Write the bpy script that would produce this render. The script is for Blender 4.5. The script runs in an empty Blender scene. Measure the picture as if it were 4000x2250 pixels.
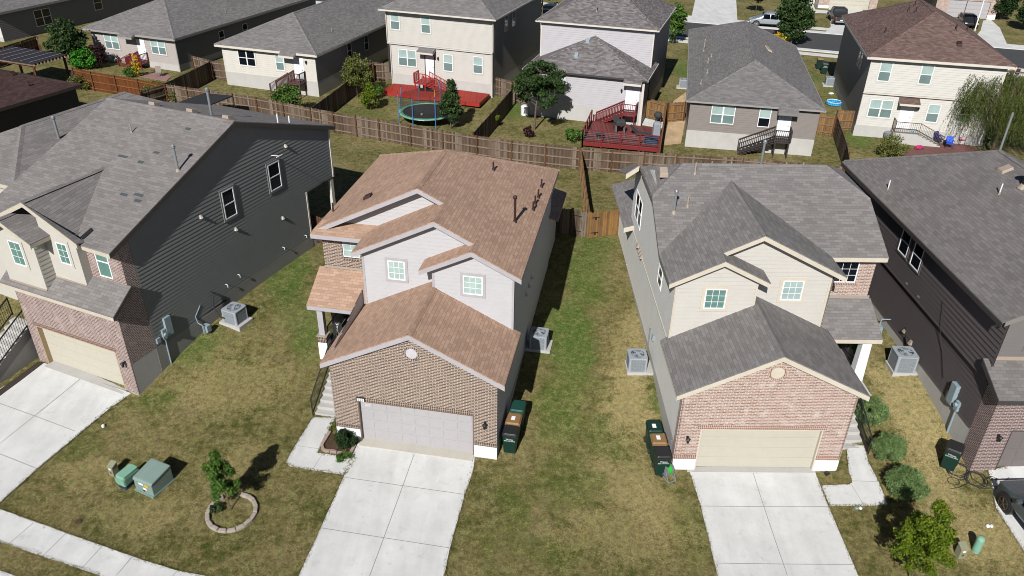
import bpy, math, random
import numpy as np
from mathutils import Vector, Matrix
random.seed(7); rng = np.random.default_rng(7)
SC = bpy.context.scene
R = math.radians
# ---------------------------------------------------------------- camera, world, sun, exposure
CAMZ, PITCH, ROLL, FPX = 22.48, 0.53244, 0.01925, 3055.5
cd = bpy.data.cameras.new('camera'); cam = bpy.data.objects.new('camera', cd); SC.collection.objects.link(cam)
cd.sensor_width = 36; cd.lens = FPX / 4000 * 36; cd.clip_start = 0.5; cd.clip_end = 3000
fw = Vector((0, math.cos(PITCH), -math.sin(PITCH))); up0 = Vector((0, math.sin(PITCH), math.cos(PITCH)))
rt = math.cos(ROLL) * Vector((1, 0, 0)) + math.sin(ROLL) * up0
upv = -math.sin(ROLL) * Vector((1, 0, 0)) + math.cos(ROLL) * up0
cam.matrix_world = Matrix(((rt.x, upv.x, -fw.x, 0), (rt.y, upv.y, -fw.y, 0), (rt.z, upv.z, -fw.z, CAMZ), (0, 0, 0, 1)))
SC.camera = cam; SC.render.filter_size = 1.0
try: SC.cycles.filter_width = 1.0; SC.cycles.pixel_filter_type = 'BLACKMAN_HARRIS'
except Exception: pass
SUN_AZ, SUN_EL = R(16.3), R(37.5)          # shadows run 14 degrees right of straight ahead
w = bpy.data.worlds.new("World"); SC.world = w; w.use_nodes = True
nt = w.node_tree; bg = nt.nodes['Background']; sk = nt.nodes.new('ShaderNodeTexSky')
sk.sky_type = 'NISHITA'; sk.sun_disc = False; sk.sun_elevation = SUN_EL; sk.sun_rotation = math.pi + SUN_AZ
nt.links.new(sk.outputs[0], bg.inputs[0]); bg.inputs[1].default_value = 0.05; sk.air_density = 0.6; sk.dust_density = 0.3
sd = bpy.data.lights.new('sun', 'SUN'); sun = bpy.data.objects.new('sun', sd); SC.collection.objects.link(sun)
sd.energy = 5.0; sd.angle = R(0.5); sd.color = (1.0, 0.985, 0.965)
sdir = Vector((math.sin(SUN_AZ) * math.cos(SUN_EL), math.cos(SUN_AZ) * math.cos(SUN_EL), -math.sin(SUN_EL)))
sun.rotation_euler = sdir.to_track_quat('-Z', 'Y').to_euler(); sun.location = (0, -20, 60)
SC.view_settings.view_transform = 'Standard'; SC.view_settings.look = 'None'
SC.view_settings.exposure = 0.50; SC.view_settings.gamma = 1
# ---------------------------------------------------------------- terrain height
CP = np.array([(-7.3,25.4,0),(-.5,24.2,-.02),(6.7,23.9,-.1),(13.4,24,-.1),(18.7,23.7,.25),(25,24,.35),(-16.5,27.3,.43),(-22.3,30,.43),(-28,33,.8),
 (-24,19,-.15),(-14,17,-.3),(-20,24,.1),(-12,22,0),(-7,16,-.4),(0,15,-.5),(8,15,-.5),(17,15,-.35),(26,15,-.1),(-11,26.5,.3),(0,8,-.6),(-25,8,-.5),(25,8,-.4),
 (.3,29.5,.6),(2,34,.9),(6.6,29,.75),(6.5,33.4,.95),(6.4,38,1.1),(6.4,43,1.15),(-9.5,30,.7),(-10.5,35,1.5),(-11.5,39.5,1.8),(-15.9,28.7,.85),(-14.9,30.9,1.3),(-13.75,33.5,1.7),
 (18.6,25.9,.72),(18.6,28.8,1.2),(18.5,33.4,1.35),(18.5,42,1.3),(14.3,24.75,.0),(14.3,23.2,-.08),(-19.24,28.44,.40),(-19.8,27.2,.34),(-17.9,27.85,.41),(-8.3,26.7,.02),(-9.3,24.5,-.02),(15.6,27,.5),(15.5,31,1.0),(1,54,.95),(8,53,.95),(-15,60,1.1),(-9,57,1.0),(16,54,.95),(25,54,.95),(35,54,1.1),(-5,45,1.2),(2,46,1.1),
 (13.5,59.3,.88),(27.7,62,1.12),(-11.6,73.5,1.38),(-17.6,68.8,1.4),(-32.4,75.3,1.6),(10.4,63.2,.97),(-35,52,2.0),(-25,45,1.8),(-28,62,1.5),(40,63,1.2),
 (0,95,1.5),(40,100,1.5),(-60,100,1.8),(70,95,1.5),(0,140,1.8),(-60,60,2.2),(-50,30,1.6),(50,30,.6),(60,60,1.2),(-50,10,0),(55,8,0),(0,220,2),(-120,220,2.2),(120,220,2),(-140,80,2.2),(140,80,1.6),(-120,-40,-.6),(120,-40,-.6),(0,-40,-.8)])
def _tps():
    X = CP[:, :2] / 30; n = len(X); d2 = ((X[:, None] - X[None]) ** 2).sum(-1)
    K = np.where(d2 > 0, .5 * d2 * np.log(d2 + 1e-12), 0) + np.eye(n) * 0.002
    P = np.c_[np.ones(n), X]; A = np.block([[K, P], [P.T, np.zeros((3, 3))]])
    s = np.linalg.solve(A, np.r_[CP[:, 2], 0, 0, 0]); return X, s[:n], s[n:]
_X, _W, _A = _tps()
def gz_np(x, y):
    q = np.stack([np.ravel(x), np.ravel(y)], -1) / 30; d2 = ((q[:, None] - _X[None]) ** 2).sum(-1)
    r = (.5 * d2 * np.log(d2 + 1e-12)) @ _W + _A[0] + q @ _A[1:]; return r.reshape(np.shape(x))
def gz(x, y): return float(gz_np(np.array([x]), np.array([y]))[0])
def ray(px, py):
    return fw + rt * ((px - 2000) / FPX) - upv * ((py - 1125) / FPX)
def at(px, py, dz=0.0, z=None):      # point of the ground seen at a pixel of the 4000 px photograph
    d = ray(px, py); zz = 1.0 if z is None else z
    for _ in range(12):
        t = (zz + dz - CAMZ) / d.z; p = Vector((0, 0, CAMZ)) + d * t
        if z is not None: break
        zz = gz(p.x, p.y)
    return p
# ---------------------------------------------------------------- mesh builder
class MB:
    def __init__(s): s.v = []; s.f = []; s.m = []; s.k = 0
    def poly(s, pts, mi=None):
        b = len(s.v); s.v += [tuple(p) for p in pts]; s.f.append(tuple(range(b, b + len(pts)))); s.m.append(s.k if mi is None else mi)
    def hexa(s, c):                 # 8 corners: bottom 4 ccw, top 4 ccw
        b = len(s.v); s.v += [tuple(p) for p in c]
        for q in ((3, 2, 1, 0), (4, 5, 6, 7), (0, 1, 5, 4), (1, 2, 6, 5), (2, 3, 7, 6), (3, 0, 4, 7)):
            s.f.append(tuple(b + i for i in q)); s.m.append(s.k)
    def box(s, x0, x1, y0, y1, z0, z1):
        s.hexa([(x0, y0, z0), (x1, y0, z0), (x1, y1, z0), (x0, y1, z0), (x0, y0, z1), (x1, y0, z1), (x1, y1, z1), (x0, y1, z1)])
    def beam(s, p, q, w, h):        # bar from p to q, w across (horizontal), h vertical-ish
        p, q = Vector(p), Vector(q); d = (q - p).normalized(); a = d.cross(Vector((0, 0, 1)))
        if a.length < 1e-4: a = Vector((1, 0, 0))
        a.normalize(); b = a.cross(d).normalized(); a *= w / 2; b *= h / 2
        s.hexa([p - a - b, p + a - b, q + a - b, q - a - b, p - a + b, p + a + b, q + a + b, q - a + b])
    def strip(s, p, q, z0, z1, th): # vertical board following p to q (may slope)
        p, q = Vector(p), Vector(q); a = Vector((q.y - p.y, p.x - q.x, 0)).normalized() * th / 2
        Z = Vector((0, 0, 1))
        s.hexa([p - a + Z * z0, q - a + Z * z0, q + a + Z * z0, p + a + Z * z0, p - a + Z * z1, q - a + Z * z1, q + a + Z * z1, p + a + Z * z1])
    def cyl(s, p, q, r0, r1=None, n=10, cap=True):
        r1 = r0 if r1 is None else r1; p, q = Vector(p), Vector(q); d = (q - p).normalized()
        a = d.cross(Vector((0, 0, 1))); a = Vector((1, 0, 0)) if a.length < 1e-3 else a.normalized(); b = d.cross(a)
        k = len(s.v)
        for c, r in ((p, r0), (q, r1)):
            for i in range(n):
                t = 2 * math.pi * i / n; s.v.append(tuple(c + (a * math.cos(t) + b * math.sin(t)) * r))
        for i in range(n):
            j = (i + 1) % n; s.f.append((k + i, k + j, k + n + j, k + n + i)); s.m.append(s.k)
        if cap:
            s.f.append(tuple(k + i for i in reversed(range(n)))); s.m.append(s.k); s.f.append(tuple(k + n + i for i in range(n))); s.m.append(s.k)
    def tube(s, pts, r, n=6):
        pts = [Vector(p) for p in pts]
        for i in range(len(pts) - 1): s.cyl(pts[i], pts[i + 1], r, r, n)
    def slab(s, pts, th):
        pts = [Vector(p) for p in pts]; Z = Vector((0, 0, th))
        if sum((pts[i].x - pts[i - 1].x) * (pts[i].y + pts[i - 1].y) for i in range(len(pts))) > 0: pts = pts[::-1]
        s.poly(pts); s.poly([p - Z for p in reversed(pts)])
        for i in range(len(pts)):
            a, b = pts[i], pts[(i + 1) % len(pts)]; s.poly([a, a - Z, b - Z, b])
    def loft(s, rings, cap=True):
        k = len(s.v); n = len(rings[0])
        for r in rings: s.v += [tuple(p) for p in r]
        for i in range(len(rings) - 1):
            for j in range(n):
                a = k + i * n + j; b = k + i * n + (j + 1) % n; s.f.append((a, b, b + n, a + n)); s.m.append(s.k)
        if cap:
            s.f.append(tuple(k + j for j in reversed(range(n)))); s.m.append(s.k); s.f.append(tuple(k + (len(rings) - 1) * n + j for j in range(n))); s.m.append(s.k)
    def cap(s, p, q, wd=.15, drop=.05, rise=.03, both=True):   # ridge cap tent
        p, q = Vector(p), Vector(q); a = Vector((q.y - p.y, p.x - q.x, 0)).normalized() * wd; Z = Vector((0, 0, 1))
        P = [p + a - Z * drop + Z * .012, p + Z * rise, p - a - Z * drop + Z * .012]; Q = [x + (q - p) for x in P]
        s.poly([P[0], Q[0], Q[1], P[1]][::-1]); s.poly([P[1], Q[1], Q[2], P[2]][::-1])
    def build(s, name, mat, parent=None, label=None, bevel=0, smooth=False, loc=None, rz=0):
        me = bpy.data.meshes.new(name); me.from_pydata(s.v, [], s.f)
        mats = mat if isinstance(mat, (list, tuple)) else [mat]
        for m in mats: me.materials.append(m)
        nf = len(s.f); me.polygons.foreach_set('material_index', [min(i, len(mats) - 1) for i in s.m]); me.update()
        uv = me.uv_layers.new(name='UVMap'); n = len(me.loops)
        nor = np.empty(nf * 3); me.polygons.foreach_get('normal', nor); nor = nor.reshape(-1, 3)
        tot = np.empty(nf, int); me.polygons.foreach_get('loop_total', tot); li = np.empty(n, int); me.loops.foreach_get('vertex_index', li)
        co = np.empty(len(me.vertices) * 3); me.vertices.foreach_get('co', co); co = co.reshape(-1, 3)[li]
        N = np.repeat(nor, tot, 0); U = np.stack([-N[:, 1], N[:, 0], np.zeros(n)], -1); L = np.linalg.norm(U, axis=1)
        flat = L < .02; U[~flat] /= L[~flat, None]; U[flat] = (1, 0, 0); V = np.cross(N, U)
        uv.data.foreach_set('uv', np.stack([(co * U).sum(1), (co * V).sum(1)], -1).ravel())
        if smooth: me.polygons.foreach_set('use_smooth', [True] * nf)
        o = bpy.data.objects.new(name, me); SC.collection.objects.link(o)
        if parent: o.parent = parent
        if loc is not None: o.location = loc; o.rotation_euler = (0, 0, rz)
        if label: o['label'] = label
        if bevel:
            b = o.modifiers.new('bevel', 'BEVEL'); b.width = bevel; b.segments = 2; b.limit_method = 'ANGLE'
        if smooth == 'auto' or (smooth and bevel): pass
        return o
def tag(o, label, cat, group=None, kind=None):
    if label: o['label'] = label
    if cat: o['category'] = cat
    if group: o['group'] = group
    if kind: o['kind'] = kind
    return o
def thing(name, label, cat, loc=(0, 0, 0), rz=0, group=None):
    o = bpy.data.objects.new(name, None); SC.collection.objects.link(o); o.location = loc; o.rotation_euler = (0, 0, rz)
    o.empty_display_size = .2; return tag(o, label, cat, group)
def struct(o): o['kind'] = 'structure'; return o
# ---------------------------------------------------------------- materials
ALB = .78   # overall reflectance level, balanced by the exposure
def lin(h, k=1.0):
    k *= ALB
    h = h.lstrip('#'); c = [int(h[i:i + 2], 16) / 255 for i in (0, 2, 4)]
    return tuple(min(1, (x / 12.92 if x < .04045 else ((x + .055) / 1.055) ** 2.4) * k) for x in c) + (1,)
class NM:
    def __init__(s, name, rough=.8, spec=.3):
        s.m = bpy.data.materials.new(name); s.m.use_nodes = True; s.t = s.m.node_tree; s.b = s.t.nodes['Principled BSDF']
        s.b.inputs['Roughness'].default_value = rough; s.b.inputs['Specular IOR Level'].default_value = spec
    def n(s, typ, **kw):
        x = s.t.nodes.new('ShaderNode' + typ)
        for k, v in kw.items():
            if k.startswith('i_'): x.inputs[k[2:].replace('_', ' ')].default_value = v
            else: setattr(x, k, v)
        return x
    def l(s, a, b): s.t.links.new(a, b)
    def uv(s, sx=1, sy=1, rot=0, obj=False):
        tc = s.n('TexCoord'); mp = s.n('Mapping'); mp.inputs['Scale'].default_value = (sx, sy, 1); mp.inputs['Rotation'].default_value = (0, 0, rot)
        s.l(tc.outputs['Object' if obj else 'UV'], mp.inputs[0]); return mp.outputs[0]
    def noise(s, vec, scale, detail=4, rough=.6):
        x = s.n('TexNoise'); x.inputs['Scale'].default_value = scale; x.inputs['Detail'].default_value = detail; x.inputs['Roughness'].default_value = rough
        if vec is not None: s.l(vec, x.inputs['Vector'])
        return x.outputs['Fac']
    def ramp(s, fac, stops):
        r = s.n('ValToRGB'); el = r.color_ramp.elements
        while len(el) < len(stops): el.new(.5)
        for e, (p, c) in zip(el, stops): e.position = p; e.color = c
        s.l(fac, r.inputs[0]); return r.outputs[0]
    def mix(s, fac, a, b, typ='MIX'):
        x = s.n('MixRGB', blend_type=typ)
        for i, v in ((0, fac), (1, a), (2, b)):
            if hasattr(v, 'links'): s.l(v, x.inputs[i])
            else: x.inputs[i].default_value = v
        return x.outputs[0]
    def bump(s, h, st=.3, dist=.02):
        b = s.n('Bump'); b.inputs['Strength'].default_value = st; b.inputs['Distance'].default_value = dist; s.l(h, b.inputs['Height']); s.l(b.outputs[0], s.b.inputs['Normal'])
    def col(s, c):
        if hasattr(c, 'links'): s.l(c, s.b.inputs['Base Color'])
        else: s.b.inputs['Base Color'].default_value = c
        return s
G1 = (.5, .5, .5, 1)
def gray(v): return (v, v, v, 1)
def plain(name, c, rough=.6, spec=.4, metal=0, var=.12, sc=3.0):
    m = NM(name, rough, spec); v = m.noise(m.uv(obj=True), sc); f = m.ramp(v, [(.3, gray(1 - var)), (.7, gray(1 + 0 * var))])
    m.col(m.mix(1.0, c, f, 'MULTIPLY')); m.b.inputs['Metallic'].default_value = metal; return m.m
def shingle(name, c1, c2, c3, tab=.32, row=.143, var=.5, gap=.5):
    m = NM(name, .92, .2); uv = m.uv()
    br = m.n('TexBrick'); m.l(uv, br.inputs['Vector']); br.offset = .5; br.squash = 1
    br.inputs['Scale'].default_value = 1; br.inputs['Brick Width'].default_value = tab; br.inputs['Row Height'].default_value = row
    br.inputs['Mortar Size'].default_value = .010; br.inputs['Mortar Smooth'].default_value = .6; br.inputs['Bias'].default_value = 0
    br.inputs['Color1'].default_value = c1; br.inputs['Color2'].default_value = c2; br.inputs['Mortar'].default_value = tuple(x * gap for x in c1[:3]) + (1,)
    b2 = m.n('TexBrick'); m.l(uv, b2.inputs['Vector']); b2.offset = .5; b2.inputs['Scale'].default_value = 1; b2.inputs['Brick Width'].default_value = tab
    b2.inputs['Row Height'].default_value = row; b2.inputs['Mortar Size'].default_value = 0; b2.inputs['Color1'].default_value = gray(1); b2.inputs['Color2'].default_value = c3
    c = m.mix(var, br.outputs[0], b2.outputs[0], 'MULTIPLY')
    big = m.ramp(m.noise(uv, .35, 3), [(.3, gray(.9)), (.7, gray(1.05))]); c = m.mix(1, c, big, 'MULTIPLY')
    fine = m.ramp(m.noise(uv, 60, 2, .8), [(.25, gray(.72)), (.75, gray(1.25))]); c = m.mix(.7, c, fine, 'MULTIPLY'); m.col(c)
    sep = m.n('SeparateXYZ'); m.l(uv, sep.inputs[0]); md = m.n('Math', operation='MODULO'); dv = m.n('Math', operation='DIVIDE'); dv.inputs[1].default_value = row
    ad = m.n('Math', operation='ADD'); ad.inputs[1].default_value = 500; m.l(sep.outputs[1], dv.inputs[0]); m.l(dv.outputs[0], ad.inputs[0]); m.l(ad.outputs[0], md.inputs[0]); md.inputs[1].default_value = 1
    su = m.n('Math', operation='SUBTRACT'); su.inputs[0].default_value = 1; m.l(md.outputs[0], su.inputs[1])
    h = m.mix(.35, su.outputs[0], m.noise(uv, 50, 2)); m.bump(h, .55, .02); return m.m
def brick(name, c1, c2, mortar, c3=None, bw=.225, rh=.076, ms=.011, soldier=False, mess=.0):
    m = NM(name, .85, .25); uv = m.uv(rot=R(90) if soldier else 0)
    br = m.n('TexBrick'); m.l(uv, br.inputs['Vector']); br.inputs['Scale'].default_value = 1; br.inputs['Brick Width'].default_value = bw; br.inputs['Row Height'].default_value = rh
    if soldier: br.offset = 0
    br.inputs['Mortar Size'].default_value = ms; br.inputs['Mortar Smooth'].default_value = .15; br.inputs['Bias'].default_value = 0
    br.inputs['Color1'].default_value = c1; br.inputs['Color2'].default_value = c2; br.inputs['Mortar'].default_value = mortar
    c = br.outputs[0]
    if c3:
        nz = m.ramp(m.noise(uv, 2.2, 5, .7), [(.52, gray(0)), (.66, gray(1))]); k = m.n('Math', operation='MULTIPLY'); k.inputs[1].default_value = .75; m.l(nz, k.inputs[0]); c = m.mix(k.outputs[0], c, c3)
        c = m.mix(br.outputs['Fac'], c, mortar)
    f = m.ramp(m.noise(uv, 30, 3), [(.3, gray(.8)), (.7, gray(1.1))]); m.col(m.mix(.8, c, f, 'MULTIPLY'))
    iv = m.n('Math', operation='SUBTRACT'); iv.inputs[0].default_value = 1; m.l(br.outputs['Fac'], iv.inputs[1]); m.bump(iv.outputs[0], .5, .01); return m.m
def paint(name, c, var=.08): # lap siding paint, boards are real geometry
    m = NM(name, .65, .3); uv = m.uv(); f = m.ramp(m.noise(uv, 1.3, 5, .65), [(.3, gray(1 - var)), (.7, gray(1.0))]); g = m.ramp(m.noise(m.uv(40, 2), 3, 3), [(.3, gray(.93)), (.7, gray(1.03))])
    m.col(m.mix(1, m.mix(1, c, f, 'MULTIPLY'), g, 'MULTIPLY')); return m.m
def concrete(name, c, st=.5):
    m = NM(name, .9, .2); o = m.uv(obj=True); a = m.ramp(m.noise(o, .7, 6, .65), [(.3, gray(1 - .22 * st)), (.68, gray(1.0))]); b = m.ramp(m.noise(o, 45, 3, .8), [(.3, gray(.88)), (.7, gray(1.06))])
    s2 = m.ramp(m.noise(o, 2.3, 8, .7), [(.58, gray(1)), (.76, gray(1 - .3 * st))])
    s3 = m.ramp(m.noise(m.uv(1.6, .22, obj=True), 1.1, 5, .6), [(.42, gray(1)), (.75, gray(1 - .16 * st))]); s4 = m.ramp(m.noise(o, 5.5, 3, .5), [(.68, gray(1)), (.76, gray(1 - .22 * st))])
    c = m.mix(1, m.mix(1, c, a, 'MULTIPLY'), b, 'MULTIPLY'); c = m.mix(1, m.mix(1, c, s3, 'MULTIPLY'), s4, 'MULTIPLY'); m.col(m.mix(1, c, s2, 'MULTIPLY')); m.bump(m.noise(o, 60, 4), .15, .01); return m.m
def wood(name, cs, bw=.14, rough=.85, streak=1.0):
    m = NM(name, rough, .2); uv = m.uv(); sep = m.n('SeparateXYZ'); m.l(uv, sep.inputs[0])
    dv = m.n('Math', operation='DIVIDE'); dv.inputs[1].default_value = bw; fl = m.n('Math', operation='FLOOR'); m.l(sep.outputs[0], dv.inputs[0]); m.l(dv.outputs[0], fl.inputs[0])
    wn = m.n('TexWhiteNoise', noise_dimensions='1D'); m.l(fl.outputs[0], wn.inputs['W']); n = len(cs)
    c = m.ramp(wn.outputs['Value'], [(i / max(1, n - 1), k) for i, k in enumerate(cs)])
    g = m.ramp(m.noise(m.uv(30, 1.2), 1.5, 5, .7), [(.3, gray(.62)), (.7, gray(1.2))]); c = m.mix(streak, c, g, 'MULTIPLY')
    g2 = m.ramp(m.noise(uv, .8, 4), [(.3, gray(.75)), (.7, gray(1.1))]); m.col(m.mix(.8, c, g2, 'MULTIPLY'))
    fr = m.n('Math', operation='FRACT'); m.l(dv.outputs[0], fr.inputs[0]); pp = m.n('Math', operation='PINGPONG'); pp.inputs[1].default_value = .5; m.l(fr.outputs[0], pp.inputs[0])
    hh = m.ramp(pp.outputs[0], [(0, gray(0)), (.08, gray(1))]); m.bump(hh, .6, .02); return m.m
def leafm(name, c1, c2, c3=None, tr=.25):
    m = NM(name, .6, .25); o = m.uv(obj=True); st = [(.25, c1), (.75, c2)] if c3 is None else [(.25, c1), (.55, c2), (.8, c3)]
    a = m.ramp(m.noise(o, 2.4, 2), st); wn = m.n('TexWhiteNoise', noise_dimensions='3D'); g = m.n('NewGeometry')
    m.l(g.outputs['Random Per Island'], wn.inputs['Vector']); b = m.ramp(g.outputs['Random Per Island'], [(0, gray(.7)), (1, gray(1.15))]); c = m.mix(1, a, b, 'MULTIPLY'); m.col(c)
    t = m.n('BsdfTranslucent'); m.l(c, t.inputs['Color']); ms = m.n('MixShader'); ms.inputs[0].default_value = tr
    out = m.t.nodes['Material Output']; m.l(m.b.outputs[0], ms.inputs[1]); m.l(t.outputs[0], ms.inputs[2]); m.l(ms.outputs[0], out.inputs['Surface']); return m.m
def glassm(name, c, blinds=0, rough=.06):
    m = NM(name, rough, .6); base = c
    if blinds:
        uv = m.uv(); wv = m.n('TexWave', bands_direction='Y', wave_profile='SAW'); wv.inputs['Scale'].default_value = blinds; wv.inputs['Distortion'].default_value = 0; m.l(uv, wv.inputs['Vector'])
        base = m.mix(1, c, m.ramp(wv.outputs['Fac'], [(0, gray(.55)), (.35, gray(1))]), 'MULTIPLY')
    nz = m.ramp(m.noise(m.uv(obj=True), .8, 2), [(.3, gray(.85)), (.7, gray(1.1))]); m.col(m.mix(1, base, nz, 'MULTIPLY')); return m.m
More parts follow.
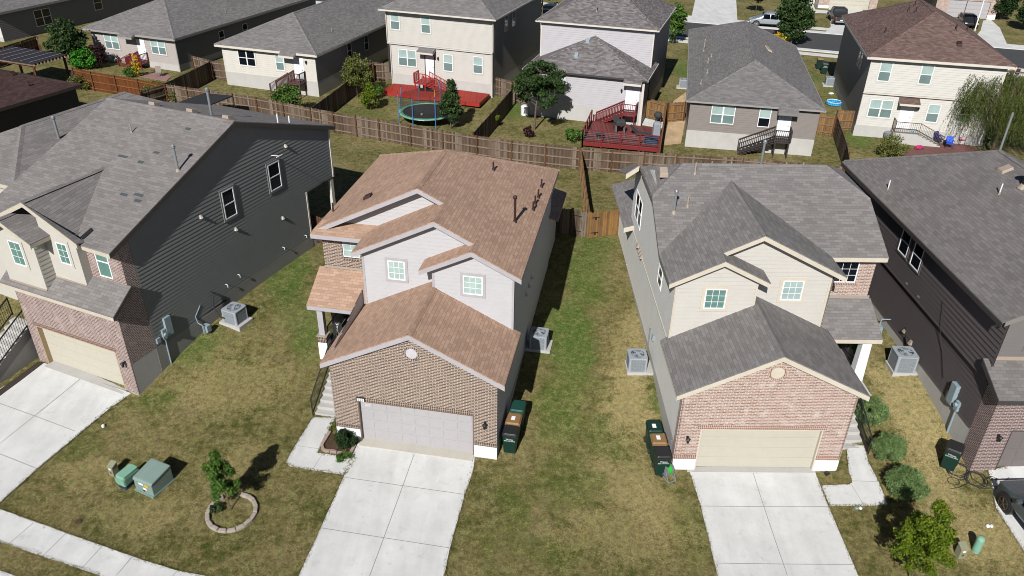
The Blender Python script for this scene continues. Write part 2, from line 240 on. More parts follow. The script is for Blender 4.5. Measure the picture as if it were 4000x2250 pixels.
# ---------------------------------------------------------------- material library
WHITE = plain('white_trim', gray(.66), .4, .4, var=.05)
M = dict(
 cnavy2=plain('navy_cloth', lin('#1c2440'), .8), wd_br2=wood('fence_brown_rail', [lin('#7b4a26'), lin('#8a5730')], .9), wd_br3=wood('fence_umber', [lin('#6b4a39'), lin('#5d4032'), lin('#75523f')]),
 block=concrete('ring_stone', lin('#bdb0a2', .85), .9), blockp=concrete('edging_stone', lin('#b79f93', .85), .9), navy=plain('dark_navy_base', lin('#26304a'), .7), hose2=plain('hose_lime', lin('#35b53a'), .4), iron_tan=plain('tan_iron', lin('#6b5a4a', .9), .6), tramp=plain('trampoline_mat', gray(.012), .8), trpad=plain('trampoline_pad', lin('#7cc3a2', .85), .5), trblue=plain('trampoline_pole', lin('#4a84bd', .85), .5), cblue=plain('chair_blue', lin('#1f4fc4'), .6), cnavy=plain('chair_navy', lin('#23206e'), .6), cpink=plain('chair_pink', lin('#c41a66'), .6), cyan=plain('toy_cyan', lin('#2f9fd6'), .5), cloth=plain('grey_cover', lin('#8d9098'), .8), canopy=plain('black_canopy', gray(.02), .7), perg=plain('pergola_roof', lin('#30282a'), .6), skin=plain('skin', lin('#a87860'), .6), drk=plain('dark_cloth', gray(.03), .8),
 sh_B=shingle('shingle_tan', lin('#b49580', 1.0), lin('#a38571', 1.0), gray(.88), .30, .145, .45, .62),
 sh_A=shingle('shingle_grey', lin('#86817e', 1), lin('#7b7673', 1), gray(.85), .36, .145, .75, .62),
 sh_C=shingle('shingle_dark_grey', lin('#84807d', 1), lin('#7a7573', 1), gray(.84), .36, .145, .8, .62),
 sh_D=shingle('shingle_weathered', lin('#7c7774', 1), lin('#726d6a', 1), gray(.84), .36, .145, .75, .65),
 sh_F=shingle('shingle_far_grey', lin('#807c7a', 1), lin('#706c6b', 1), gray(.78), .36, .145, .55, .7),
 sh_J=shingle('shingle_mottled', lin('#837d7c', 1), lin('#6a6463', 1), gray(.6), .32, .145, .7, .6),
 sh_L=shingle('shingle_brown', lin('#78625b', 1), lin('#64514b', 1), gray(.7), .32, .145, .6, .6),
 sh_E=shingle('shingle_maroon', lin('#57423e', .8), lin('#493633', .8), gray(.7), .32, .145, .6, .6),
 br_B=brick('brick_brown', lin('#836a58', .92), lin('#5e4b40', .92), lin('#d0c4b7', .85), None),
 br_Bs=brick('brick_brown_soldier', lin('#66503f', .8), lin('#4d3b32', .8), lin('#c8b7a6', .75), None, soldier=True),
 br_C=brick('brick_pink', lin('#ab8d7c', .97), lin('#8b6c5c', .92), lin('#dccfc6', .88), lin('#cfc0b7', .9)),
 br_Cs=brick('brick_pink_soldier', lin('#9a6f60', .82), lin('#875f50', .82), lin('#e2cdbd', .78), None, soldier=True),
 br_A=brick('brick_red', lin('#967a70', .85), lin('#786058', .85), lin('#cfc2bc', .8), lin('#b9aaa4', .8)),
 br_As=brick('brick_red_soldier', lin('#8a6459', .7), lin('#6f5148', .7), lin('#bba79f', .7), None, soldier=True),
 br_D=brick('brick_mauve', lin('#8a716d', .7), lin('#6e5a57', .7), lin('#d6c4be', .7), None),
 pt_B=paint('siding_lavender_grey', lin('#c8c6c7', .84)), pt_C=paint('siding_cream', lin('#d6d1c8', .80)), pt_Cs=paint('siding_cream_lit', lin('#dcdad4', 1.05)),  # last one: the cream made lighter to stand in for skimming sun
 pt_A=paint('siding_charcoal', lin('#868885', .9)), pt_Abg=paint('stucco_beige', lin('#d2cdc2', .82)), pt_D=paint('siding_brown_black', lin('#625a5a', .82)), pt_Df=paint('siding_dove', lin('#87817f', .7)),
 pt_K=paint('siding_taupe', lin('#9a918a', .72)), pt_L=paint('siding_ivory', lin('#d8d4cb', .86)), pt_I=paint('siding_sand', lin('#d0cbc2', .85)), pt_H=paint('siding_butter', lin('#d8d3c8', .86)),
 pt_G=paint('siding_greige', lin('#bdb4ad', .8)), pt_J=paint('siding_lilac', lin('#c8c4c6', .8)), pt_Lshade=paint('siding_ivory_shaded', lin('#a59f96', .75)),  # last one: ivory darkened, shade of the unlit walls put into the paint
 pt_Gshade=paint('siding_greige_shaded', lin('#948e8a', .7)), pt_E=paint('siding_dark', lin('#4c4644', .6)),  # greige darkened for side walls away from the sun, shade in the colour
 conc=concrete('drive_concrete', (.53,.525,.505,1), .8), found=concrete('foundation_concrete', lin('#c9c6c0', .85)), foundd=concrete('slab_concrete', lin('#a5a29b', .8)), stone=brick('white_stone', gray(.64), gray(.58), gray(.50), None, .42, .19, .008),
 trimB=plain('trim_grey', lin('#bdb8bb', .82), .6), trimC=plain('trim_beige', lin('#d6ccba', .88), .6), trimA=plain('trim_dark', lin('#56534e', .7), .6), trimW=plain('trim_offwhite', lin('#dad2c5', .9), .5), trimD=plain('trim_charcoal', lin('#4c4846', .7), .6),
 gut=plain('gutter_grey', lin('#a9a5a0', .8), .4), flash=plain('flashing', lin('#b3a698', .8), .6), dark=plain('black_iron', gray(.015), .45), blackp=plain('black_plastic', gray(.02), .4), rubber=plain('rubber', gray(.018), .8),
 gl_mint=glassm('glass_mint_blind', lin('#b6cdc7', .8), 6), gl_mintd=glassm('glass_teal_screen', lin('#8aa29e', .65), 6), gl_dark=glassm('glass_dark', lin('#12161c', 1)), gl_blind=glassm('glass_green_blind', lin('#6f988e', .8), 5),
 wd_old=wood('fence_weathered', [lin('#4b3d32'), lin('#716253'), lin('#5a4a3c'), lin('#84776a'), lin('#634d3a'), lin('#42362d')]), wd_br=wood('fence_brown', [lin('#61371a'), lin('#70411f'), lin('#542f16'), lin('#774a28')]),
 wd_new=wood('fence_tan', [lin('#7b5c3f'), lin('#94703e'), lin('#6c533d'), lin('#a47a42'), lin('#82603a')]), wd_post=wood('post_wood', [lin('#5a3a26'), lin('#6e4a31'), lin('#4b3426')], .5), wd_rail=wood('rail_wood', [lin('#7b6755'), lin('#8c7a68')], .9),
 deck_red=wood('deck_red', [lin('#a33426', .9), lin('#b03a2a', .9), lin('#952e22', .9)], .14, .6, .4), deck_mar=wood('deck_maroon', [lin('#6e3a37'), lin('#7c4642'), lin('#5f3230')], .14, .7, .6), pt_red=plain('paint_red', lin('#a8302a', .9), .5), pt_mar=plain('paint_maroon', lin('#7c2528', .9), .5),
 wd_dkst=plain('stair_brown', lin('#5b3c38'), .7), wd_blk=plain('stair_black', lin('#3b3230', .9), .7), metal=plain('galvanised', lin('#a4a9ac', .8), .4, .5, .4), acg=plain('ac_grey', lin('#b3bac0', .75), .5), acd=plain('ac_dark', gray(.03), .6),
 elec=plain('utility_grey_blue', lin('#9fb0b8', .75), .5), pipe=plain('vent_pipe', lin('#8f8880', .7), .6), pipeb=plain('vent_brown', lin('#3c2622', .9), .5), capm=plain('vent_cap', lin('#b5a392', .8), .5), pvc=plain('white_plastic', gray(.6), .4),
 bin=plain('bin_green', lin('#12352c', .9), .45), binl=plain('bin_green_lid', lin('#1f4a3f', .9), .45), binb=plain('bin_brown_lid', lin('#96744c', .85), .55), utg=plain('utility_green', lin('#8ba096', .8), .45, .4), utm=plain('utility_mint', lin('#8fbfa6', .8), .45, .4), utt=plain('utility_tan', lin('#a1a184', .7), .5),
 asph=concrete('asphalt', gray(.055), .5), mulch=concrete('mulch', lin('#5e4b3a', .8), 1.2), rock=brick('rock_bed', lin('#a99582', .7), lin('#7b6a5c', .7), lin('#4a4038', .7), None, .07, .06, .012), woodchip=brick('wood_chips', lin('#c7a57c', .8), lin('#a98a62', .8), lin('#5e4a33', .8), None, .11, .05, .01),
 bark=plain('bark', lin('#7b6a5a', .8), .9, .1, 0, .4, 8), ivory=plain('garage_ivory', lin('#cbc5b4', .80), .6, var=.05), garB=plain('garage_lavender', lin('#b7b3b3', .84), .6, var=.06), garD=plain('garage_taupe', lin('#847b78', .7), .6, var=.05), jamb=plain('jamb_tan', lin('#c2a982', .85), .6),
 doorw=plain('door_white', gray(.6), .4, var=.04), sill=plain('sill_tan', lin('#b7a493', .8), .7), label=plain('sticker_white', gray(.65), .5, var=.02), yel=plain('sticker_yellow', lin('#e0b020'), .5), blue=plain('blue_paint', lin('#2f62b5'), .4), hose=plain('hose_green', lin('#1e8a3c'), .4),
)
LF = dict(
 willow=leafm('leaves_willow', lin('#3f4a20', .95), lin('#58652b', .95), lin('#717b3b'), .2),
 tree=leafm('leaves_green', lin('#28401d', .9), lin('#41592b', .9), lin('#566b36', .9)), dark=leafm('leaves_dark', lin('#1f3517', .9), lin('#375225', .9)), yel=leafm('leaves_yellow_green', lin('#465e14'), lin('#6b7f1a'), lin('#8b9526'), .3), mid=leafm('leaves_mid', lin('#33541f'), lin('#55772c'), lin('#7a9040')),
 bush=leafm('leaves_sage', lin('#52683a'), lin('#7a9458'), lin('#98ae78')), olive=leafm('leaves_olive', lin('#4a5226'), lin('#6c7335'), lin('#858548')), bright=leafm('leaves_bright', lin('#2f7a1e'), lin('#57a02e')), purp=leafm('leaves_purple', lin('#2d1518'), lin('#4a2528')), gold=leafm('leaves_gold', lin('#c9a312'), lin('#e3c22c')))
# ---------------------------------------------------------------- walls
class WF:            # wall plane: o = origin, a = along (unit), n = outward normal (unit)
    def __init__(s, o, a, n): s.o, s.a, s.n = Vector(o), Vector(a), Vector(n); s.flip = s.a.cross(Vector((0, 0, 1))).dot(s.n) < 0
    def p(s, x, z, d=0): return s.o + s.a * x + Vector((0, 0, z)) + s.n * d
    def poly(s, mb, pts, d=0):
        q = [s.p(x, z, d) for x, z in pts]; mb.poly(q[::-1] if s.flip else q)
    def box(s, mb, x0, x1, z0, z1, d0, d1):
        c = [s.p(x0, z0, d1), s.p(x1, z0, d1), s.p(x1, z0, d0), s.p(x0, z0, d0)]; c += [v + Vector((0, 0, z1 - z0)) for v in c]
        if s.flip: c = [c[i] for i in (1, 0, 3, 2, 5, 4, 7, 6)]
        mb.hexa(c)
def front(v, u0=0, z=0): return WF((u0, v, z), (1, 0, 0), (0, -1, 0))
def right(u, v0=0, z=0): return WF((u, v0, z), (0, 1, 0), (1, 0, 0))
def left(u, v0=0, z=0): return WF((u, v0, z), (0, 1, 0), (-1, 0, 0))
def back(v, u0=0, z=0): return WF((u0, v, z), (1, 0, 0), (0, 1, 0))
def _clip(pts, z, above):
    out = []
    for i in range(len(pts)):
        a, b = pts[i], pts[(i + 1) % len(pts)]; ia = (a[1] >= z) == above; ib = (b[1] >= z) == above
        if a[1] == z: ia = True
        if b[1] == z: ib = True
        if ia: out.append(a)
        if ia != ib and a[1] != b[1]: t = (z - a[1]) / (b[1] - a[1]); out.append((a[0] + t * (b[0] - a[0]), z))
    return out
def siding(par, W, pts, mat, name='siding_wall', exp=.18, lap=.016, z0=None, label=None):
    mb = MB(); lo = min(p[1] for p in pts); hi = max(p[1] for p in pts); k = lo if z0 is None else z0
    while k < hi - 1e-4:
        c = _clip(_clip(pts, k, True), k + exp, False)
        if len(c) >= 3 and max(p[1] for p in c) - min(p[1] for p in c) > 1e-4:
            q = [W.p(x, z, lap * (1 - (z - k) / exp) + .002) for x, z in c]; mb.poly(q[::-1] if W.flip else q)
            b = [p for p in c if abs(p[1] - k) < 1e-6]
            if len(b) >= 2:
                x0, x1 = min(p[0] for p in b), max(p[0] for p in b); q = [W.p(x0, k, -.01), W.p(x1, k, -.01), W.p(x1, k, lap + .002), W.p(x0, k, lap + .002)]; mb.poly(q[::-1] if W.flip else q)
        k += exp
    q = [W.p(x, z, -.02) for x, z in pts]; mb.poly(q)
    return mb.build(name, mat, par, label)
def flatwall(par, W, polys, mat, name='wall', label=None, th=.12):
    mb = MB()
    for pts in polys:
        W.poly(mb, pts, 0)
    return mb.build(name, mat, par, label)
def board(par, W, items, mat, name='trim', d=.028):
    mb = MB()
    for x0, x1, z0, z1 in items: W.box(mb, x0, x1, z0, z1, .001, d)
    return mb.build(name, mat, par)
def window(par, W, x0, z0, w, h, units=1, grid=None, up='gl_mint', lo='gl_mintd', trim=None, tw=.09, sash=True, fr=None, simple=False, name='window', label=None, sill=None):
    fm = fr or WHITE; f = .05; mb = MB(); d1 = .045
    for k in range(units):
        a = x0 + k * w / units; b = a + w / units
        W.box(mb, a, a + f, z0, z0 + h, 0, d1); W.box(mb, b - f, b, z0, z0 + h, 0, d1); W.box(mb, a + f, b - f, z0, z0 + f, 0, d1); W.box(mb, a + f, b - f, z0 + h - f, z0 + h, 0, d1)
        if sash: W.box(mb, a + f, b - f, z0 + h / 2 - .025, z0 + h / 2 + .025, 0, d1 - .003)
        if grid:
            for i in range(1, grid[0]):
                x = a + f + (b - a - 2 * f) * i / grid[0]; W.box(mb, x - .009, x + .009, z0 + f, z0 + h - f, 0, .03)
            for j in range(1, grid[1]):
                z = z0 + f + (h - 2 * f) * j / grid[1]; W.box(mb, a + f, b - f, z - .009, z + .009, 0, .028)
    win = mb.build(name, fm, par, label)
    if trim:
        t = MB(); W.box(t, x0 - tw, x0, z0 - tw, z0 + h + tw, .001, .034); W.box(t, x0 + w, x0 + w + tw, z0 - tw, z0 + h + tw, .001, .034); W.box(t, x0, x0 + w, z0 + h, z0 + h + tw, .001, .036); W.box(t, x0, x0 + w, z0 - tw, z0, .001, .036)
        t.build('window_surround', trim, win)
    for (za, zb, mt) in ((z0 + h / 2, z0 + h - f, up), (z0 + f, z0 + h / 2, lo)) if sash else ((z0 + f, z0 + h - f, up),):
        p = MB(); W.box(p, x0 + f, x0 + w - f, za, zb, .001, .022); p.build('pane', M[mt], win)
    return win
def garage(par, W, x0, x1, h, mat, rec=.16, jamb=None, rows=4, cols=8, label=None):
    mb = MB(); dh = (h - .02) / rows
    for r in range(rows):
        z = .02 + r * dh; W.box(mb, x0 + .02, x1 - .02, z + .006, z + dh - .006, -rec - .05, -rec)
        cw = (x1 - x0 - .1) / cols
        for c in range(cols):
            xa = x0 + .05 + c * cw; W.box(mb, xa + .07, xa + cw - .07, z + .09, z + dh - .09, -rec - .02, -rec + .012)
    o = mb.build('garage_door', mat, par, label, bevel=.004)
    if jamb:
        j = MB(); W.box(j, x0 - .001, x0 + .05, 0, h, -rec, -.004); W.box(j, x1 - .05, x1 + .001, 0, h, -rec, -.004); W.box(j, x0 + .05, x1 - .05, h - .05, h + .001, -rec, -.004); j.build('door_jamb', jamb, par)
    b = MB(); W.box(b, x0, x1, -.02, h, -rec - .3, -rec - .12); b.build('garage_inner_wall', M['trimD'], par)
    return o
def door(par, W, x0, w, h, mat, z0=0, frame=None, name='door', label=None):
    mb = MB(); W.box(mb, x0, x0 + w, z0, z0 + h, .001, .03)
    for zz in ((.15, .85), (1.0, 1.9)):
        for xx in ((.1, w / 2 - .05), (w / 2 + .05, w - .1)): W.box(mb, x0 + xx[0], x0 + xx[1], z0 + zz[0] * h / 2.03, z0 + zz[1] * h / 2.03, .03, .042)
    d = mb.build(name, mat, par, label)
    k = MB(); q = W.p(x0 + w - .08, z0 + h * .48, .06); k.cyl(q, q + W.n * .04, .03, .03, 8); k.build('door_knob', M['metal'], d)
    f = MB(); W.box(f, x0 - .08, x0, z0, z0 + h + .08, .001, .05); W.box(f, x0 + w, x0 + w + .08, z0, z0 + h + .08, .001, .05); W.box(f, x0, x0 + w, z0 + h, z0 + h + .08, .001, .05); f.build('door_frame', frame or WHITE, d); return d
def lamp(par, p, n):
    mb = MB(); p, n = Vector(p), Vector(n); mb.cyl(p, p + n * .03, .06, .06, 8); mb.cyl(p + n * .03, p + n * .16 + Vector((0, 0, .06)), .015, .015, 6); q = p + n * .16
    mb.cyl(q + Vector((0, 0, .06)), q, .03, .10, 8); mb.cyl(q, q - Vector((0, 0, .18)), .075, .05, 8); return mb.build('wall_lamp', M['dark'], par)
# ---------------------------------------------------------------- roofs
def roof(par, mat, polys, caps=(), th=.05, name='roof', capdrop=.05, label=None, capw=.15):
    mb = MB()
    for p in polys: mb.slab(p, th)
    for a, b in caps: mb.cap(a, b, capw, capdrop)
    return mb.build(name, mat, par, label)
def fascia(par, mat, segs, h=.19, th=.03, name='fascia', top=-.045):
    mb = MB()
    for a, b in segs: mb.strip(a, b, top - h, top, th)
    return mb.build(name, mat, par)
def gutter(par, mat, segs, name='gutter'):
    mb = MB()
    for a, b in segs: mb.strip(a, b, -.14, -.01, .1)
    return mb.build(name, mat, par)
def vent(par, p, h, r=.05, cap=None, base=None, mat=None, name='roof_vent', flash=True):
    m = mat or M['pipe']; p = Vector(p); mb = MB(); mb.cyl(p - Vector((0, 0, .1)), p + Vector((0, 0, h)), r, r, 10)
    if cap: mb.cyl(p + Vector((0, 0, h)), p + Vector((0, 0, h + .05)), r * 1.7, r * 1.7, 12); mb.cyl(p + Vector((0, 0, h + .09)), p + Vector((0, 0, h + .16)), r * 1.8, r * .7, 12); mb.cyl(p + Vector((0, 0, h + .05)), p + Vector((0, 0, h + .09)), r * 1.2, r * 1.2, 8)
    o = mb.build(name, m, par)
    if base: b = MB(); b.cyl(p - Vector((0, 0, .10)), p + Vector((0, 0, .10)), r * 2.4, r * 1.25, 12); b.build('vent_flashing', base, o)
    return o
def boxvent(par, p, mat, s=.4, h=.14, sl=(0, .5), name='box_vent'):
    p = Vector(p); mb = MB(); a = s / 2; c = []
    for z in (-.03, h):
        for x, y in ((-a, -a), (a, -a), (a, a), (-a, a)): k = 1 if z < 0 else .86; c.append(p + Vector((x * k, y * k, z + x * k * sl[0] + y * k * sl[1])))
    mb.hexa(c); o = mb.build(name, mat, par, bevel=.02); return o
def hiproof(par, mat, x0, x1, y0, y1, z, sl, near='hip', far='hip', y1r=None, fmat=None, gut=False, name='roof'):
    """ridge along y; eaves rectangle; returns ridge points"""
    y1r = y1 if y1r is None else y1r; xm = (x0 + x1) / 2; hw = (x1 - x0) / 2; zr = z + sl * hw
    A = (xm, y0 + hw if near == 'hip' else y0, zr); B = (xm, min(y1, y1r + 99) - hw if far == 'hip' else y1, zr)
    NL, NR, FR, FL = (x0, y0, z), (x1, y0, z), (x1, y1r, z), (x0, y1, z)
    P = [[NL, A, B, FL][::-1], [NR, FR, B, A]]; caps = [(A, B)]
    if near == 'hip': P.append([NL, NR, A]); caps += [(NL, A), (NR, A)]
    if far == 'hip': P.append([FR, FL, B]); caps += [(FL, B), (FR, B)]
    P = [p if (Vector(p[1]) - Vector(p[0])).cross(Vector(p[2]) - Vector(p[1])).z > 0 else p[::-1] for p in P]
    r = roof(par, mat, P, caps, name=name)
    segs = [(NL, NR), (NR, FR), (NL, FL)]
    if fmat: (gutter if gut else fascia)(par, fmat, segs)
    return A, B
# ---------------------------------------------------------------- fences, rails, stairs
def fence(pts, label, mat='wd_old', h=1.75, side=1, group='wooden fences between the yards', step=2.4, pm='wd_post', rails=3, nm='wooden_fence', hs=None, gate=None, rl='wd_rail'):
    """pts: list of (x,y) ; side=+1: posts and rails on the right-hand side going along pts"""
    P = [Vector((p[0], p[1], gz(p[0], p[1]))) for p in pts]; o = P[0]; t = thing(nm, label, 'fence', o, 0, group)
    mb = MB(); RB = [MB() for _ in range(3)]; posts = []
    for i in range(len(P) - 1):
        a, b = P[i] - o, P[i + 1] - o; L = (b - a).xy.length; d = (b - a) / L; nrm = Vector((d.y, -d.x, 0)).normalized() * side; n = int(L / .14)
        k = max(1, round(L / step))
        for j in range(k + 1):
            if j == k and i < len(P) - 2: continue
            q = a + d * (L * j / k); q.z = gz(o.x + q.x, o.y + q.y) - o.z; posts.append((q + nrm * .06, nrm))
        for j in range(n):
            q = a + d * (L * j / n); g = gz(o.x + q.x, o.y + q.y) - o.z; q.z = g; wv = .137; e = q + Vector((d.x, d.y, 0)).normalized() * wv; e.z = g; th = nrm * .018; hh = h + random.uniform(-.025, .02); Z = Vector((0, 0, hh)); Zc = Vector((0, 0, hh - .04)); dx = Vector((d.x, d.y, 0)).normalized() * .03; B0 = Vector((0, 0, .02)); off = nrm * random.uniform(-.004, .004)
            ring = [q + B0, e + B0, e + Zc, e - dx + Z, q + dx + Z, q + Zc]; ring = [v + off for v in ring]
            mb.poly(ring if side < 0 else ring); mb.poly([v - th for v in ring[::-1]])
            for (u, v) in ((2, 3), (3, 4), (4, 5), (1, 2), (5, 0)): mb.poly([ring[u], ring[u] - th, ring[v] - th, ring[v]])
        zz = [.25, h / 2, h - .2] if rails == 3 else [.35, h - .3]
        for kz, z in enumerate(zz):
            m = 6; rb = RB[kz]
            for j in range(m):
                q0 = a + d * (L * j / m); q1 = a + d * (L * (j + 1) / m); q0.z = gz(o.x + q0.x, o.y + q0.y) - o.z + z; q1.z = gz(o.x + q1.x, o.y + q1.y) - o.z + z; rb.beam(q0 + nrm * .035, q1 + nrm * .035, .045, .09)
    mb.build('pickets', M[mat], t); [r.build('rail', M[rl], t) for r in RB if r.v]
    for q, nr in posts:
        pb = MB(); pb.box(-.05, .05, -.05, .05, -.1, h + .03); pb.build('post', M[pm], t, loc=q, rz=math.atan2(nr.y, nr.x))
    return t
def railing(par, pts, mat, h=.95, r=.02, gap=.13, ps=.09, bar=.03, name='railing', mid=False):
    """pts along floor line (3D)."""
    mb = MB(); pts = [Vector(p) for p in pts]; H = Vector((0, 0, h))
    for p in pts: mb.box(p.x - ps / 2, p.x + ps / 2, p.y - ps / 2, p.y + ps / 2, p.z, p.z + h + .04)
    for a, b in zip(pts, pts[1:]):
        mb.beam(a + H, b + H, ps, .05); mb.beam(a + Vector((0, 0, .1)), b + Vector((0, 0, .1)), .04, .05); n = max(1, int((b - a).length / gap))
        for i in range(1, n): q = a.lerp(b, i / n); mb.beam(q + Vector((0, 0, .1)), q + H, bar, bar)
    return mb.build(name, mat, par)
def steps(par, W, x0, x1, z_hi, z_lo, d0, n, mat, run=.28, name='steps', solid=True, toward=None):
    mb = MB(); dz = (z_hi - z_lo) / n
    for i in range(n):
        z = z_hi - dz * (i + 1) if not solid else z_hi - dz * i
        W.box(mb, x0, x1, z_lo - .3 if solid else z - .04, z, d0 + i * run, d0 + (i + 1) * run)
    return mb.build(name, mat, par)
# ---------------------------------------------------------------- foliage
def leafmesh(name, mat, par, centers, n, size, cr, flat=.5, up=.0, loc=None, elong=1.5):
    """centers: (k,3) clump centres, cr clump radius"""
    k = len(centers); ci = rng.integers(0, k, n); d = rng.normal(size=(n, 3)); d /= np.linalg.norm(d, axis=1)[:, None]; rr = cr * rng.random(n) ** .45
    cr_i = (np.asarray(cr)[ci] if np.ndim(cr) else cr) * rng.random(n) ** .45
    c = centers[ci] + d * cr_i[:, None] * np.array([1, 1, .8])
    nr = d * .6 + rng.normal(size=(n, 3)) * .6 + np.array([0, 0, up]); nr /= np.linalg.norm(nr, axis=1)[:, None]
    t = np.cross(nr, rng.normal(size=(n, 3))); t /= np.linalg.norm(t, axis=1)[:, None]; b = np.cross(nr, t)
    s = size * rng.uniform(.6, 1.3, n)[:, None]; v = np.stack([c - t * s * elong / 2, c + b * s * .4, c + t * s * elong / 2, c - b * s * .4], 1).reshape(-1, 3)
    me = bpy.data.meshes.new(name); me.vertices.add(4 * n); me.vertices.foreach_set('co', v.ravel()); me.loops.add(4 * n); me.loops.foreach_set('vertex_index', np.arange(4 * n)); me.polygons.add(n); me.polygons.foreach_set('loop_start', np.arange(n) * 4); me.polygons.foreach_set('loop_total', np.full(n, 4)); me.materials.append(mat); me.update(); me.validate()
    o = bpy.data.objects.new(name, me); SC.collection.objects.link(o); o.parent = par
    if loc is not None: o.location = loc
    return o
def tree(name, label, p, h, rad, leaf, cat='tree', n=5000, size=.1, trunk=.07, base=.25, group=None, clumps=40, shape=1.0, cr=None, zc=None, stems=1, lean=0):
    p = Vector(p); t = thing(name, label, cat, p, 0, group); mb = MB(); tops = []
    rz = (h * (1 - base)) / 2; cz = h * base + rz
    u = rng.normal(size=(clumps, 3)); u /= np.linalg.norm(u, axis=1)[:, None]; rr = rng.random(clumps) ** .4
    c = u * rr[:, None]; c[:, 2] *= rz * .9; taper = 1 - shape * .45 * (c[:, 2] / rz * .5 + .5); c[:, 0] *= rad * taper; c[:, 1] *= rad * taper; c[:, 2] += cz; c[:, 0] += lean * (c[:, 2] / h)
    for s in range(stems):
        ox, oy = (random.uniform(-.12, .12), random.uniform(-.12, .12)) if stems > 1 else (0, 0)
        pts = [Vector((ox, oy, -.1)), Vector((ox * 1.5 + lean * .15, oy * 1.5, h * base)), Vector((ox * 2 + lean * .5, oy * 2, h * .6)), Vector((lean * .8 + ox, oy, h * .88))]
        for i in range(3): mb.cyl(pts[i], pts[i + 1], trunk * (1 - i * .28), trunk * (1 - (i + 1) * .28), 8)
    for i in range(min(clumps, 16)):
        q = Vector(c[i]); z0 = max(h * base * .8, q.z - .45 * abs(q.xy.length) - .2); z0 = min(z0, h * .8); s0 = Vector((lean * z0 / h, 0, z0)); mb.cyl(s0, q, trunk * .35, trunk * .1, 5)
    mb.build('trunk', M['bark'], t)
    leafmesh('crown', LF[leaf], t, c, n, size, cr or rad * .32); return t
def bush(name, label, p, r, h, leaf, n=2500, size=.06, group=None, cat='bush', clumps=30):
    p = Vector(p); t = thing(name, label, cat, p, 0, group)
    u = rng.normal(size=(clumps, 3)); u /= np.linalg.norm(u, axis=1)[:, None]; c = u * (.62 + .2 * rng.random((clumps, 1))); c[:, 0] *= r; c[:, 1] *= r; c[:, 2] = c[:, 2] * h / 2 + h / 2
    mb = MB()
    for i in range(6): mb.cyl((0, 0, -.05), Vector(c[i]) * .8, .02, .01, 5)
    mb.build('stem', M['bark'], t); leafmesh('foliage', LF[leaf], t, c, n, size, r * .34); return t
# ================================================================ SETTING
def grid_mesh(name, xs, ys, mat):
    nx, ny = len(xs), len(ys); X, Y = np.meshgrid(xs, ys); Z = gz_np(X, Y)
    v = np.stack([X, Y, Z], -1).reshape(-1, 3); f = [(j * nx + i, j * nx + i + 1, (j + 1) * nx + i + 1, (j + 1) * nx + i) for j in range(ny - 1) for i in range(nx - 1)]
    me = bpy.data.meshes.new(name); me.from_pydata(v.tolist(), [], f); me.materials.append(mat); me.update(); o = bpy.data.objects.new(name, me); SC.collection.objects.link(o); return struct(o)
gm = NM('lawn', .95, .1); ov = gm.uv(obj=True)
n1 = gm.noise(ov, .38, 5, .62); n2 = gm.noise(ov, 2.6, 8, .75); n3 = gm.noise(ov, 17, 6, .8)
dn = gm.n('TexNoise'); dn.inputs['Scale'].default_value = .55; dn.inputs['Detail'].default_value = 5; dn.inputs['Roughness'].default_value = .65; gm.l(ov, dn.inputs['Vector'])
ds = gm.n('VectorMath', operation='SUBTRACT'); ds.inputs[1].default_value = (.5, .5, .5); gm.l(dn.outputs['Color'], ds.inputs[0]); dm = gm.n('VectorMath', operation='SCALE'); dm.inputs['Scale'].default_value = 3.4; gm.l(ds.outputs[0], dm.inputs[0]); da = gm.n('VectorMath', operation='ADD'); gm.l(ov, da.inputs[0]); gm.l(dm.outputs[0], da.inputs[1]); ovd = da.outputs[0]
base = gm.ramp(n1, [(.36, lin('#4f5c2a', 0.9)), (.44, lin('#686636', 0.93)), (.50, lin('#81774b', 0.93)), (.56, lin('#98875f', 0.93)), (.63, lin('#ad9872', 0.93))])
pat = gm.ramp(n2, [(.34, lin('#4c6028', 0.93)), (.43, lin('#716d3d', 0.93)), (.51, lin('#918257', 0.93)), (.59, lin('#a38b69', 0.93)), (.67, lin('#705a4a', .95))])
c = gm.mix(.65, base, pat); fn = gm.ramp(n3, [(.30, gray(.40)), (.5, gray(.85)), (.70, gray(1.3))]); c = gm.mix(1, c, fn, 'MULTIPLY')
# greener strips given as soft spots in ground coordinates (watered / damp turf)
def spot(c, x, y, rx, ry, colr, amt):
    mp = gm.n('Mapping'); mp.vector_type = 'POINT'; mp.inputs['Location'].default_value = (-x / rx, -y / ry, 0); mp.inputs['Scale'].default_value = (1 / rx, 1 / ry, 0); gm.l(ovd, mp.inputs[0])
    gr = gm.n('TexGradient', gradient_type='SPHERICAL'); gm.l(mp.outputs[0], gr.inputs[0]); a = gm.n('Math', operation='MULTIPLY_ADD'); a.inputs[1].default_value = 2.6; a.inputs[2].default_value = -1.3; gm.l(gm.mix(.4, n2, n3), a.inputs[0])
    ad = gm.n('Math', operation='ADD'); gm.l(gr.outputs[0], ad.inputs[0]); gm.l(a.outputs[0], ad.inputs[1]); r = gm.ramp(ad.outputs[0], [(.10, gray(0)), (.55, gray(amt))]); return gm.mix(r, c, gm.mix(1, colr, fn, 'MULTIPLY'))
GR = lin('#5c7a34', .95); GB = lin('#b7a374', 1.1); GD = lin('#5a6a2c', 1.0)
